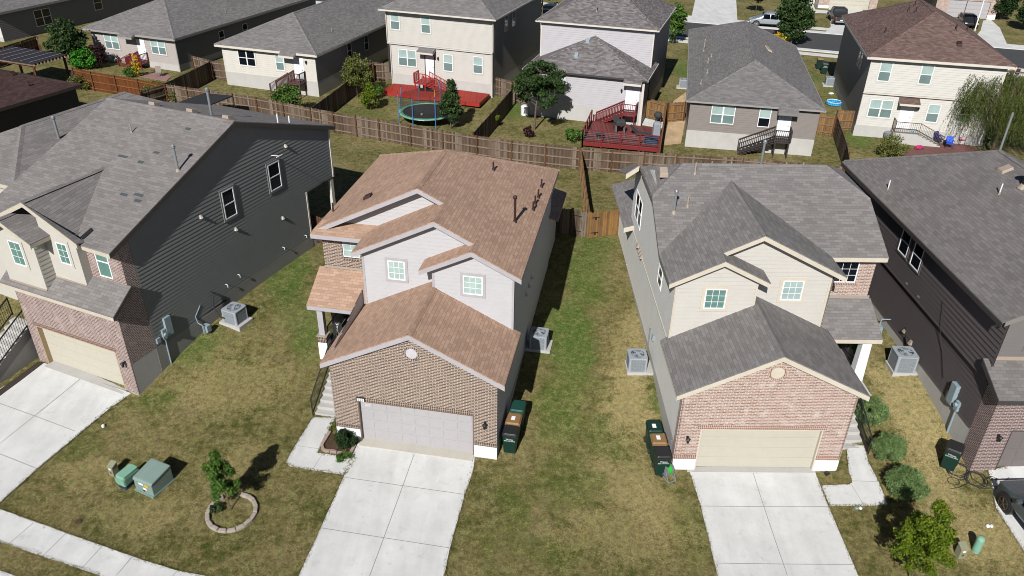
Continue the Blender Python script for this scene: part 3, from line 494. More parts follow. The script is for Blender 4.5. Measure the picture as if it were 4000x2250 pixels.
SPOTS = [((2230, 1320), 1.6, 5.5, GR, .9), ((2290, 1080), 1.6, 4.5, GR, .75), ((2330, 950), 1.8, 2.6, GR, .6), ((2180, 1600), 1.2, 2.5, GR, .6), ((2450, 1880), 2.2, 2.2, GB, .55), ((2600, 2000), 1.8, 1.8, GB, .5), ((900, 1500), 3, 2.5, GB, .5), ((550, 2000), 2.5, 1.2, GB, .5), ((2230, 1900), 1.8, 1.8, GD, .7), ((2150, 2150), 2.2, 1.2, GD, .6), ((2560, 1560), .9, 1.6, GR, .6), ((2420, 1400), 1.0, 3.0, GB, .7), ((2560, 1180), .7, 4, GB, .6),
 ((1130, 1080), 1.4, 4.5, GR, .75), ((700, 1380), 2.6, 1.3, GR, .5), ((1180, 1250), 1.5, 2.5, GR, .6), ((620, 1560), 1.6, 1.0, GR, .35), ((2350, 1700), 1.6, 1.6, GR, .35), ((2000, 2000), .9, 2.2, GD, .6), ((1900, 2150), .8, 1.8, GD, .5), ((2700, 2100), .9, 2.2, GD, .4), ((1200, 1350), .8, 2.5, GR, .5), ((820, 1330), 1.8, 1.2, GR, .4), ((330, 1750), 1.3, .9, GD, .5), ((3560, 1600), 1.8, 4.5, GB, 1.0), ((3640, 1900), 2.2, 2.2, GB, .9), ((3850, 2100), 2.8, 1.8, GB, .9), ((2450, 1560), 1.1, 3.5, GB, .8), ((2480, 1300), .9, 3.0, GB, .8), ((2430, 2100), 3.5, 1.6, GB, .45), ((350, 1850), 2.2, 1.0, GB, .5), ((1000, 1800), 2.5, 1.5, GB, .4), ((2700, 300), 2.0, 9, GR, .8), ((1750, 540), 3, 3, GD, .5), ((2010, 420), 1.6, 5, GR, .8), ((3340, 540), 2.2, 2.5, GR, .7), ((3220, 330), 1.2, 6, GR, .5), ((1420, 450), 3, 2.5, GD, .5)]
SPOTS = [(at(*q), a, b, cc, m_) for q, a, b, cc, m_ in SPOTS]
for q, a, b, cc, m_ in SPOTS: c = spot(c, q.x, q.y, a, b, cc, m_ * .78)
cl = gm.ramp(gm.noise(ov, 5.5, 5, .7), [(.34, gray(.66)), (.5, gray(.95)), (.66, gray(1.2))]); c = gm.mix(1, c, cl, 'MULTIPLY'); c = gm.mix(1, c, (.89, .92, .89, 1), 'MULTIPLY'); gm.col(c); gm.bump(gm.mix(.5, n2, n3), .9, .06)
LAWN = gm.m
ground = grid_mesh('ground', np.r_[np.linspace(-160, -32, 50)[:-1], np.linspace(-32, 36, 190), np.linspace(36, 160, 50)[1:]], np.r_[np.linspace(-30, 12, 14)[:-1], np.linspace(12, 68, 150), np.linspace(68, 110, 50)[1:], np.linspace(110, 230, 30)[1:]], LAWN)
OUT = []
def sheet(name, pts, mat, off=.03, th=.12, joints=(), seg=.8, jw=.02):
    """slab laid on the terrain: polygon (x,y) with thickness, subdivided by strips"""
    pts = [Vector((p[0], p[1], 0)) for p in pts]; out = []; OUT.append([(p.x, p.y) for p in pts])
    for i in range(len(pts)):
        a, b = pts[i], pts[(i + 1) % len(pts)]; n = max(1, int((b - a).length / 2.0))
        for k in range(n): out.append(a.lerp(b, k / n))
    bm = bmesh.new(); vs = [bm.verts.new((p.x, p.y, 0)) for p in out]; bm.faces.new(vs)
    xs = [p.x for p in out]; ys = [p.y for p in out]
    for ax, lo, hi in ((0, min(xs), max(xs)), (1, min(ys), max(ys))):
        k = lo + 1.2
        while k < hi - .3:
            bmesh.ops.bisect_plane(bm, geom=bm.verts[:] + bm.edges[:] + bm.faces[:], plane_co=(k, 0, 0) if ax == 0 else (0, k, 0), plane_no=(1, 0, 0) if ax == 0 else (0, 1, 0)); k += 1.2
    for v in bm.verts: v.co.z = gz(v.co.x, v.co.y) + off
    r = bmesh.ops.extrude_face_region(bm, geom=bm.faces[:]); 
    topv = set(g for g in r['geom'] if isinstance(g, bmesh.types.BMVert)); low = [v for v in bm.verts if v not in topv]
    for v in low: v.co.z -= th
    bmesh.ops.recalc_face_normals(bm, faces=bm.faces[:])
    me = bpy.data.meshes.new(name); bm.to_mesh(me); bm.free(); me.materials.append(mat); o = bpy.data.objects.new(name, me); SC.collection.objects.link(o); struct(o)
    for a, b in joints:
        a, b = Vector((a[0], a[1], 0)), Vector((b[0], b[1], 0)); n = max(2, int((b - a).length / .8)); d = (b - a).normalized(); s = Vector((-d.y, d.x, 0)) * jw / 2; mb = MB()
        for i in range(n):
            p, q = a.lerp(b, i / n), a.lerp(b, (i + 1) / n); Q = [p - s, q - s, q + s, p + s]; mb.poly([(v.x, v.y, gz(v.x, v.y) + off + .005) for v in Q])
        struct(mb.build(name + '_joint', M['joint']))
    return o
import bmesh
M['joint'] = plain('joint', gray(.16), .9)
def fr(F, u, v): c, s = math.cos(F[3]), math.sin(F[3]); return (F[0] + c * u - s * v, F[1] + s * u + c * v)
FA = (-16.449, 27.349, .458, -.4066); FB = (-7.271, 25.376, 0, -.16886); FC = (6.690, 23.919, -.09, .01453); FD = (18.69, 23.75, .30, .0148)
def rows(F, us, u0, u1): return [(fr(F, u0, v), fr(F, u1, v)) for v in us]
W2 = lambda *q: [tuple(at(*p).xy) for p in q]
# driveways (pixel corners are read on the ground)
sheet('driveway', [fr(FB, .95, -.02), fr(FB, 5.95, -.02)] + W2((1850, 1835), (1815, 1935), (1757, 2145), (1700, 2420), (1090, 2420), (1253, 2063), (1342, 1866)) + [fr(FB, .95, -.9)], M['conc'], joints=[W2((1342, 1866), (1817, 1934)), W2((1253, 2064), (1758, 2143)), W2((1412, 1727), (1848, 1785)), W2((1622, 1765), (1430, 2290))])
sheet('driveway', [fr(FC, .72, -.13), fr(FC, 5.88, -.13)] + W2((3236, 1980), (3352, 2250), (3420, 2420), (2850, 2420), (2803, 2250), (2738, 1980)), M['conc'], joints=[W2((2738, 1979), (3234, 1981)), W2((2800, 2202), (3331, 2207)), W2((2704, 1843), (3182, 1845)), W2((2940, 1845), (3075, 2250))], )
sheet('driveway', [fr(FA, -6.0, -.05), fr(FA, -.45, -.05)] + W2((437, 1590), (313, 1693), (150, 1830), (0, 1965), (-250, 2190), (-700, 1900), (-300, 1700), (0, 1520)), M['conc'], joints=[W2((0, 1578), (293, 1686)), W2((0, 1775), (148, 1834)), W2((325, 1473), (0, 1735)), W2((185, 1425), (497, 1530))])
sheet('driveway', W2((3860, 1840), (4100, 1790), (4500, 1900), (4500, 2400), (4090, 2400), (4000, 2155), (3890, 1985), (3875, 1900)), M['conc'], joints=[W2((3925, 2008), (3958, 2006))])
# entry walks
sheet('walkway', W2((1222, 1632), (1310, 1632), (1240, 1770), (1390, 1790), (1343, 1856), (1130, 1822), (1117, 1805), (1155, 1738)), M['conc'], off=.026, joints=[W2((1160, 1742), (1250, 1756)), W2((1262, 1772), (1222, 1836))], jw=.014)
sheet('walkway', W2((3306, 1742), (3374, 1742), (3392, 1806), (3432, 1884), (3466, 1968), (3462, 1974), (3241, 1977), (3207, 1898), (3320, 1893)), M['conc'], off=.026, joints=[W2((3330, 1880), (3430, 1884)), W2((3325, 1895), (3373, 1974))], jw=.014)
# pavement on the left, verge and kerb
sheet('sidewalk', W2((-500, 1800), (0, 1990), (300, 2098), (560, 2190), (700, 2232), (840, 2258), (1010, 2320), (700, 2500), (395, 2250), (170, 2175), (0, 2117), (-500, 1960)), M['conc'], off=.03, joints=[W2((133, 2043), (35, 2128)), W2((260, 2085), (170, 2172)), W2((405, 2130), (318, 2225)), W2((524, 2170), (455, 2250)), W2((695, 2230), (660, 2270)), W2((0, 1990), (-90, 2075))])
sheet('kerb', W2((-500, 2110), (0, 2230), (60, 2251), (160, 2300), (0, 2330), (-500, 2200)), M['conc'], off=.03)
# far street
def band(name, a, b, c_, d, mat, off, ext=70, **k):
    A, B, Cc, D = [at(*q).xy for q in (a, b, c_, d)]; u = (B - A).normalized(); u2 = (Cc - D).normalized(); return sheet(name, [A - u * ext, B + u * ext, Cc + u2 * ext, D - u2 * ext], mat, off=off, **k)
band('road', (2617, 141), (3132, 190), (3128, 124), (2617, 81), M['asph'], .004, th=.01)
band('kerb', (2617, 147), (3132, 197), (3132, 190), (2617, 141), M['conc'], .08)
band('kerb', (2617, 81), (3128, 124), (3128, 118), (2617, 76), M['conc'], .08)
band('sidewalk', (2617, 162), (3132, 213), (3132, 203), (2617, 151), M['conc'], .035)
band('sidewalk', (2617, 65), (3128, 110), (3128, 101), (2617, 55), M['conc'], .035)
sheet('driveway', W2((2702, 63), (2880, 78), (2890, 95), (2665, 78)) + W2((2722, -20), (2880, -20))[::-1][:0] + W2((2665, 78), (2702, 62), (2722, -30), (2872, -30), (2880, 76))[0:0], M['conc'], off=.04) if 0 else None
sheet('driveway', W2((2672, 79), (2702, 62), (2720, -20), (2874, -20), (2880, 78), (2902, 99)), M['conc'], off=.05)
sheet('driveway', W2((3225, 126), (3245, 105), (3236, 33), (3345, 28), (3400, 60), (3420, 120), (3420, 142)), M['conc'], off=.05)
sheet('driveway', W2((3790, 173), (3830, 120), (3840, 82), (3870, 78), (3905, 110), (3938, 185), (3990, 192)), M['conc'], off=.05)
sheet('walkway', W2((3143, -5), (3168, -5), (3184, 38), (3232, 42), (3236, 52), (3170, 50), (3152, 25)), M['conc'], off=.04)
# bare / mulch / chips
sheet('mulch_strip', W2((2630, 395), (2680, 360), (2675, 480), (2660, 560), (2590, 568), (2610, 480)), concrete('wood_chips', lin('#cdb08c', 1), 1.6), off=.012, th=.02)
sheet('rock_strip', W2((150, 1415), (172, 1420), (20, 1535), (-200, 1700), (-225, 1680), (0, 1525)), M['rock'], off=.05, th=.05)
# ---------------------------------------------------------------- turf blades: one mass
def turf():
    n = 150000; P = []
    px = rng.uniform(-60, 4060, n); py = rng.uniform(1000, 2290, n); d0 = np.array(fw)[None] + np.array(rt)[None] * ((px - 2000) / FPX)[:, None] - np.array(upv)[None] * ((py - 1125) / FPX)[:, None]
    z = np.full(n, .4)
    for _ in range(4): t = (z - CAMZ) / d0[:, 2]; x = d0[:, 0] * t; y = d0[:, 1] * t; z = gz_np(x, y)
    keep = np.ones(n, bool)
    for P in OUT:
        ins = np.zeros(n, bool)
        for i in range(len(P)):
            (xa, ya), (xb, yb_) = P[i], P[i - 1]
            if abs(yb_ - ya) > 1e-9: ins ^= ((ya > y) != (yb_ > y)) & (x < (xb - xa) * (y - ya) / (yb_ - ya) + xa)
        keep &= ~(ins & (rng.random(n) > .0))
    for F, u0, u1, v0, v1 in ((FA, -6.3, .1, -.3, 15), (FA, -9, .1, 1, 15), (FB, -.1, 6.95, -.1, 15), (FB, -2.9, 6.95, 4.2, 15), (FB, -2.0, 0, .9, 4.5), (FC, -.05, 6.85, -.1, 15), (FC, 6.7, 9.4, 4.2, 15), (FC, 6.7, 8.4, .5, 4.5), (FD, -.1, 10, -.1, 17)):
        c, s = math.cos(F[3]), math.sin(F[3]); u = c * (x - F[0]) + s * (y - F[1]); v = -s * (x - F[0]) + c * (y - F[1]); keep &= ~((u > u0) & (u < u1) & (v > v0) & (v < v1))
    x, y, z = x[keep], y[keep], z[keep]; ex = []
    for P in OUT[:8]:
        for i in range(len(P)):
            (xa, ya), (xb, yb_) = P[i - 1], P[i]; L_ = math.hypot(xb - xa, yb_ - ya)
            if L_ > 12 or L_ < .3: continue
            m_ = int(L_ * 110); f = rng.random(m_); f2 = rng.normal(size=m_) * .022 * (1 + 1.6 * (np.sin(f * L_ * 3.1) > .4)); ex.append(np.stack([xa + (xb - xa) * f - (yb_ - ya) / L_ * f2, ya + (yb_ - ya) * f + (xb - xa) / L_ * f2], -1))
    ex = np.concatenate(ex); ok = np.ones(len(ex), bool)
    for F in (FA, FB, FC): c, s = math.cos(F[3]), math.sin(F[3]); u = c * (ex[:, 0] - F[0]) + s * (ex[:, 1] - F[1]); v = -s * (ex[:, 0] - F[0]) + c * (ex[:, 1] - F[1]); ok &= ~((u > -6.4) & (u < 7.2) & (v > -.35) & (v < 1)) if F is FA else ~((u > .3) & (u < 6.5) & (v > -.35) & (v < 1))
    ex = ex[ok]; x = np.r_[x, ex[:, 0]]; y = np.r_[y, ex[:, 1]]; z = np.r_[z, gz_np(ex[:, 0], ex[:, 1]) + .02]; n = len(x); a = rng.uniform(0, 2 * np.pi, n); h = rng.uniform(.03, .085, n); wd = rng.uniform(.008, .018, n); ln = rng.normal(size=(n, 2)) * .03
    b0 = np.stack([x - np.cos(a) * wd, y - np.sin(a) * wd, z - .01], -1); b1 = np.stack([x + np.cos(a) * wd, y + np.sin(a) * wd, z - .01], -1); tp = np.stack([x + ln[:, 0], y + ln[:, 1], z + h], -1)
    v = np.stack([b0, b1, tp], 1).reshape(-1, 3); me = bpy.data.meshes.new('grass'); me.vertices.add(3 * n); me.vertices.foreach_set('co', v.ravel()); me.loops.add(3 * n); me.loops.foreach_set('vertex_index', np.arange(3 * n)); me.polygons.add(n); me.polygons.foreach_set('loop_start', np.arange(n) * 3); me.polygons.foreach_set('loop_total', np.full(n, 3)); me.materials.append(LAWN); me.update()
    o = bpy.data.objects.new('grass', me); SC.collection.objects.link(o); tag(o, 'short patchy green and tan turf over the front lawns', 'grass', kind='stuff')
turf()
# ================================================================ HOUSE B (tan roof)
def houseB():
    t = thing('brick_house', 'lavender grey two storey house with tan shingle roof and brown brick garage, number 221', 'house', FB[:3], FB[3], 'front row houses')
    Wd = 6.87; a0, a1 = 1.04, 5.92; dh = 2.15; h = 3.98; sl = .5; ap = 3.44
    f0 = front(0)
    ztop = lambda u: h + sl * (ap - abs(u - ap)) - .02
    zl, zr = ztop(0), ztop(Wd)
    s = .61; q = .80
    flatwall(t, f0, [[(0, q), (a0, q), (a0, dh), (0, dh)], [(a1, q), (Wd, q), (Wd, dh), (a1, dh)], [(0, dh + .2), (Wd, dh + .2), (Wd, zr), (ap, ztop(ap)), (0, zl)], [(0, dh), (a0 - .02, dh), (a0 - .02, dh + .2), (0, dh + .2)], [(a1 + .02, dh), (Wd, dh), (Wd, dh + .2), (a1 + .02, dh + .2)]], M['br_B'], 'brick_wall')
    flatwall(t, f0, [[(0, s), (a0, s), (a0, q), (0, q)], [(a1, s), (Wd, s), (Wd, q), (a1, q)], [(a0 - .02, dh), (a1 + .02, dh), (a1 + .02, dh + .2), (a0 - .02, dh + .2)]], M['br_Bs'], 'brick_soldier_course')
    st = MB(); f0.box(st, -.01, a0, -.4, s, -.2, .012); f0.box(st, a1, Wd + .01, -.4, s, -.2, .012); st.build('stone_base', M['stone'], t)
    rv = MB(); rv.poly([(a0, 0, s), (a0, .3, s), (a0, .3, dh), (a0, 0, dh)]); rv.poly([(a1, 0, s), (a1, 0, dh), (a1, .3, dh), (a1, .3, s)]); rv.poly([(a0, 0, dh), (a1, 0, dh), (a1, .3, dh), (a0, .3, dh)]); rv.build('brick_reveal', M['br_B'], t)
    # soldier edge along the rake
    rk = MB()
    for u0, u1 in ((0, ap), (ap, Wd)):
        n = 44
        for i in range(n):
            a = u0 + (u1 - u0) * (i + .1) / n; b = u0 + (u1 - u0) * (i + .78) / n; za, zb = ztop(a) - .1, ztop(b) - .1
            rk.hexa([(a, -.02, za - .09), (b, -.02, zb - .09), (b, .05, zb - .09), (a, .05, za - .09), (a, -.02, za), (b, -.02, zb), (b, .05, zb), (a, .05, za)])
    rk.build('brick_rake_course', M['br_Bs'], t)
    # round gable vent
    c = Vector((3.48, 0, 4.85)); rg = MB(); n = 26
    for i in range(n):
        t0, t1 = 2 * math.pi * (i + .08) / n, 2 * math.pi * (i + .8) / n
        pt = lambda r, a, y: (c.x + r * math.cos(a), y, c.z + r * math.sin(a))
        rg.hexa([pt(.24, t0, -.03), pt(.34, t0, -.03), pt(.34, t1, -.03), pt(.24, t1, -.03)][::-1] + [pt(.24, t0, .02), pt(.34, t0, .02), pt(.34, t1, .02), pt(.24, t1, .02)][::-1])
    v = MB(); v.cyl((c.x, .02, c.z), (c.x, -.015, c.z), .35, .35, 32); vr = v.build('gable_vent', plain('mortar_white', lin('#d9ccbc', .8), .8), t); rg.build('vent_brick_ring', M['br_Bs'], vr)
    v = MB(); v.cyl((c.x, 0, c.z), (c.x, -.03, c.z), .24, .24, 28)
    for i in range(-4, 5): z = c.z + i * .05; w_ = math.sqrt(max(0, .22 ** 2 - (i * .05) ** 2)); v.hexa([(c.x - w_, -.05, z - .012), (c.x + w_, -.05, z - .012), (c.x + w_, -.03, z), (c.x - w_, -.03, z), (c.x - w_, -.045, z - .004), (c.x + w_, -.045, z - .004), (c.x + w_, -.03, z + .014), (c.x - w_, -.03, z + .014)])
    v.build('vent_louvre', M['trimB'], vr)
    garage(t, f0, a0, a1, dh, M['garB'], jamb=plain('jamb_brown', lin('#7d6a5f', .8), .6))
    ap_ = MB(); ap_.box(a0, a1, -.35, .25, -.25, .045); ap_.build('garage_sill', M['sill2'], t)
    # side walls (siding) and foundation
    siding(t, right(Wd), [(0, .7), (15, 1.25), (15, 6.8), (3.6, 6.8), (3.6, 4.0), (0, 4.0)], M['pt_B'])
    siding(t, left(0), [(0, .7), (4.2, 1.0), (4.2, 4.9), (0, 4.0)], M['pt_B'])
    fd = MB(); fd.box(Wd - .2, Wd + .012, 0.02, 15, -.5, .72); fd.box(Wd - .2, Wd + .010, 6, 15, .72, 1.28); fd.box(-.012, .2, .02, 4.2, -.5, .75); fd.build('foundation', M['found'], t)
    # garage roof
    eL, eR, zb = -.32, 7.19, 4.1; e0 = -.16; za = lambda u: zb - .0 - .16 + sl * (ap + .32 - abs(u - ap))
    roof(t, M['sh_B'], [[(eL, e0, za(eL)), (ap, e0, za(ap)), (ap, 4.2, za(ap)), (eL, 4.2, za(eL))], [(ap, e0, za(ap)), (eR, e0, za(eR)), (eR, 3.6, za(eR)), (ap, 3.6, za(ap))]], [((ap, e0, za(ap)), (ap, 3.6, za(ap)))], name='garage_roof', capdrop=.07)
    fascia(t, M['trimB'], [((eL, e0 + .01, za(eL)), (ap, e0 + .01, za(ap))), ((ap, e0 + .01, za(ap)), (eR, e0 + .01, za(eR))), ((eR - .01, e0, za(eR)), (eR - .01, 3.6, za(eR))), ((eL + .01, e0, za(eL)), (eL + .01, 4.2, za(eL)))], .21)
    # upper floors
    eh = 6.83; uL, uR = -2.67, 7.22; um = (uL + uR) / 2; zc = lambda u: eh + sl * (uR - u); zr1 = zc(um)
    v3, v2, v1, vR, vE = 3.14, 3.8, 5.6, 15.1, 10.2; u3, u2 = 5.15, 3.45; l3, l2 = 2.93, -.21; z3, z2 = zc(u3), zc(u2)
    P = []
    # common right slope, stepped front edge
    P.append([(uR, v3, eh), (uR, vR, eh), (um, vE, zr1), (um, v1, zr1), (u2, v1, z2)][:0] or [(uR, v3, eh), (uR, vR, eh), (um, vE, zr1), (um, v1, zr1), (u2, v1, z2), (u2, v2, z2), (u3, v2, z3), (u3, v3, z3)])
    P.append([(um, v1, zr1), (um, vE, zr1), (uL, vR, eh), (uL, v1, eh)])
    P.append([(uL, vR, eh), (um, vE, zr1), (uR, vR, eh)][::-1])
    zL3 = z3 - sl * (u3 - l3); zL2 = z2 - sl * (u2 - l2)
    P.append([(u3, v3, z3), (u3, 4.25, z3), (l3, 4.25, zL3), (l3, v3, zL3)])
    P.append([(u2, v2, z2), (u2, 6.2, z2), (l2, 6.2, zL2), (l2, v2, zL2)])
    roof(t, M['sh_B'], P, [((um, v1, zr1), (um, vE, zr1)), ((um, vE, zr1), (uR, vR, eh)), ((um, vE, zr1), (uL, vR, eh)), ((u3, v3, z3), (u3, 4.2, z3 - .02)), ((u2, v2, z2), (u2, 6.1, z2 - .02))], name='main_roof', capdrop=.07)
    e = .012
    fascia(t, M['trimB'], [((uR, v3 + e, eh), (u3, v3 + e, z3)), ((u3, v3 + e, z3), (l3, v3 + e, zL3)), ((u3, v2 + e, z3), (u2, v2 + e, z2)), ((u2, v2 + e, z2), (l2, v2 + e, zL2)), ((u2, v1 + e, z2), (um, v1 + e, zr1)), ((um, v1 + e, zr1), (uL, v1 + e, eh)),
      ((uR - e, v3, eh), (uR - e, vR, eh)), ((uL + e, v1, eh), (uL + e, vR, eh)), ((l3 + e, v3, zL3), (l3 + e, 4.15, zL3)), ((l2 + e, v2, zL2), (l2 + e, 6.1, zL2)), ((uL, vR - e, eh), (uR, vR - e, eh))], .2)
    S = M['pt_B']
    siding(t, front(3.5), [(3.4, 4.0), (6.87, 4.0), (6.87, zc(6.87) - .08), (u3, z3 - .08), (3.4, z3 - .08 - sl * (u3 - 3.4))], S)
    siding(t, left(3.4), [(3.5, 4.0), (4.15, 4.0), (4.15, zL3 + .1), (3.5, zL3 + .1)], S)
    siding(t, front(4.15), [(.12, 4.0), (5.6, 4.0), (5.6, zc(5.6) - .1), (u2, z2 - .08), (.12, z2 - .08 - sl * (u2 - .12))], S)
    siding(t, left(.12), [(4.15, 3.9), (5.95, 3.9), (5.95, 6.9), (4.15, 6.9)], S)
    siding(t, front(6.1), [(-2.1, 6.9), (3.2, 6.9), (3.2, zc(3.2) - .1), (um, zr1 - .08), (-2.1, zr1 - .08 - sl * (um + 2.1))], S)
    for wv, u0, z0, z1 in ((front(3.5), 6.79, 4.0, 6.95), (front(3.5), 3.4, 5.5, 6.9), (front(4.15), .12, 4.1, 6.95)): board(t, wv, [(u0, u0 + .09, z0, z1)], M['trimB'], 'corner_board')
    window(t, front(3.5), 4.72, 5.66, .84, .88, grid=(3, 3), up='gl_mint', trim=M['trimB'], tw=.12, sash=False, label='square nine pane window of the right bay')
    window(t, front(4.15), 1.27, 5.6, .76, .92, grid=(3, 3), up='gl_mint', trim=M['trimB'], tw=.12, sash=False, label='square nine pane window of the middle bay')
    # brick bay at the left, skirt roof over it
    bw = front(5.85); flatwall(t, bw, [[(-2.38, 4.6), (-1.47, 4.6), (-1.47, 6.75), (-2.38, 6.75)], [(-.67, 4.6), (.12, 4.6), (.12, 6.75), (-.67, 6.75)], [(-1.47, 4.6), (-.67, 4.6), (-.67, 5.3), (-1.47, 5.3)]], M['br_B'], 'brick_wall')
    flatwall(t, bw, [[(-1.47, 5.3), (-.67, 5.3), (-.67, 5.44), (-1.47, 5.44)]], M['br_Bs'], 'brick_sill')
    siding(t, left(-2.38), [(5.85, 1.3), (15, 1.3), (15, 6.8), (5.85, 6.8)], S)
    window(t, WF((0, 5.95, 0), (1, 0, 0), (0, -1, 0)), -1.47, 5.44, .8, 1.3, grid=(2, 4), up='gl_mint', lo='gl_mint', label='window in the brick bay under the eave')
    roof(t, M['sh_B'], [[(uL, 5.3, 6.80), (.3, 5.3, 6.80), (.3, 6.12, 7.12), (uL + .3, 6.12, 7.12)]], name='skirt_roof'); fascia(t, M['trimB'], [((uL, 5.31, 6.8), (.2, 5.31, 6.8))], .2)
    # porch
    roof(t, M['sh_B'], [[(-2.75, 4.2, 3.72), (.1, 4.2, 3.72), (.1, 5.9, 4.83), (-2.68, 5.9, 4.83)]], name='porch_roof'); fascia(t, M['trimB'], [((-2.75, 4.215, 3.72), (-.3, 4.215, 3.72)), ((-2.74, 4.2, 3.72), (-2.67, 5.9, 4.83))], .2)
    board(t, front(5.85), [(-2.4, .12, 4.83, 4.95)], M['flash'], 'roof_flashing')
    pl = 1.25
    fl = MB(); fl.box(-2.4, 0, 4.36, 8.2, -.3, pl); fl.box(-1.5, 0, 3.4, 4.36, -.3, pl); fl.build('porch_floor', M['foundd'], t)
    pw = front(8.2); flatwall(t, pw, [[(-2.4, pl), (-1.5, pl), (-1.5, 4.2), (-2.4, 4.2)], [(-.4, pl), (0, pl), (0, 4.2), (-.4, 4.2)], [(-1.5, 3.4), (-.4, 3.4), (-.4, 4.2), (-1.5, 4.2)]], M['br_B'], 'porch_brick_wall'); door(t, front(8.25), -1.42, .94, 2.05, M['blackp'], pl)
    cl = MB(); cl.box(-2.42, -2.14, 4.42, 4.7, 1.98, 3.75); cl.build('porch_column', M['trimB'], t, bevel=.01)
    cl = MB(); cl.box(-2.5, -2.06, 4.34, 4.78, 1.62, 1.95); b = cl.build('column_brick_pier', M['br_Bs'], t); cl = MB(); cl.box(-2.53, -2.03, 4.31, 4.81, 1.95, 2.0); cl.build('pier_cap', M['flash'], b); cl = MB(); cl.box(-2.5, -2.06, 4.34, 4.78, -.3, 1.62); cl.build('pier_stone', M['stone'], b)
    steps(t, WF((0, 3.42, 0), (1, 0, 0), (0, -1, 0)), -1.5, -.06, 1.25, 0, 0, 8, M['found'], run=.285, name='entry_steps')
    railing(t, [(-1.55, 1.05, .1), (-1.55, 3.35, 1.25), (-1.55, 4.5, 1.25)], M['dark'], .92, gap=.11, ps=.04, bar=.014)
    railing(t, [(-2.2, 4.9, 1.25), (-2.2, 8.0, 1.25)], M['dark'], .92, gap=.11, ps=.04, bar=.014); railing(t, [(-.04, 1.1, .1), (-.04, 2.6, .9)], M['dark'], .92, gap=.3, ps=.035, bar=.012)
    # rear lean-to over patio at right
    roof(t, M['sh_B'], [[(3.0, 14.3, 5.5), (7.4, 14.3, 4.2), (7.4, 18.2, 4.2), (3.0, 18.2, 5.5)]], name='rear_roof'); siding(t, right(Wd), [(15, 1.3), (17.9, 1.3), (17.9, 4.2), (15, 4.2)], M['pt_B']); siding(t, back(17.9), [(0, 1), (Wd, 1), (Wd, 4.2), (0, 4.2)], M['pt_B']); siding(t, back(15), [(-2.4, 1), (Wd, 1), (Wd, 6.8), (-2.4, 6.8)], M['pt_B']); siding(t, left(0), [(15, 1.3), (17.9, 1.3), (17.9, 4.2), (15, 4.2)], M['pt_B'])
    # vents
    vent(t, (6.2, 7.3, 7.30), 1.15, .055, cap=True, base=M['pipeb'], mat=M['pipeb'])
    for u, v_, hh in ((4.48, 10.98, .4), (6.71, 12.02, .4), (6.75, 10.73, .42), (6.72, 9.93, .42), (6.73, 9.26, .42)): vent(t, (u, v_, zc(u)), hh, .045, base=M['pipeb'], mat=M['pipeb'])
    vent(t, (-2.42 + .1, 7.25, 6.99), .45, .04, mat=M['pipeb']); boxvent(t, (-.59, 7.27, eh + sl * (-.59 - uL)), M['pipeb'], .38, .14, (.5, 0)); boxvent(t, (6.33, 6.2, zc(6.33)), M['pipeb'], .01, .01) if 0 else None
    for v_ in (8.2, 7.4, 6.6): c2 = MB(); c2.hexa([(Wd, v_ - .08, 4.0), (Wd + .14, v_ - .08, 4.0), (Wd + .14, v_ + .08, 4.0), (Wd, v_ + .08, 4.0), (Wd, v_ - .08, 4.16), (Wd + .03, v_ - .08, 4.16), (Wd + .03, v_ + .08, 4.16), (Wd, v_ + .08, 4.16)]); c2.build('wall_vent', M['trimB'], t)
    lamp(t, (6.39, 0, 1.86), (0, -1, 0))
    # number plate and painted number
    pb = MB(); pb.box(1.02, 1.38, -.05, -.005, 2.16, 2.36); o = pb.build('number_plate', M['blackp'], t); pb = MB(); pb.box(1.05, 1.35, -.056, -.051, 2.17, 2.31); o2 = pb.build('plate_face', M['label'], o)
    text('221', t, (1.2, -.060, 2.185), .13, M['blackp'], 'plate_number'); text('221', t, (1.42, .135, 1.80), .13, M['label'], 'door_number')
    return t
def text(s, par, loc, size, mat, name, rot=(R(90), 0, 0), align='CENTER', ext=.001):
    cu = bpy.data.curves.new(name, 'FONT'); cu.body = s; cu.size = size * 1.35; cu.align_x = align; cu.extrude = ext; o = bpy.data.objects.new(name, cu); SC.collection.objects.link(o)
    dg = bpy.context.evaluated_depsgraph_get(); me = bpy.data.meshes.new_from_object(o.evaluated_get(dg)); me.name = name; bpy.data.objects.remove(o); me.materials.clear(); me.materials.append(mat)
    o = bpy.data.objects.new(name, me); SC.collection.objects.link(o); o.parent = par; o.location = loc; o.rotation_euler = rot; return o
M['sill2'] = concrete('sill_concrete', lin('#d0cabd', .85))
hB = houseB()
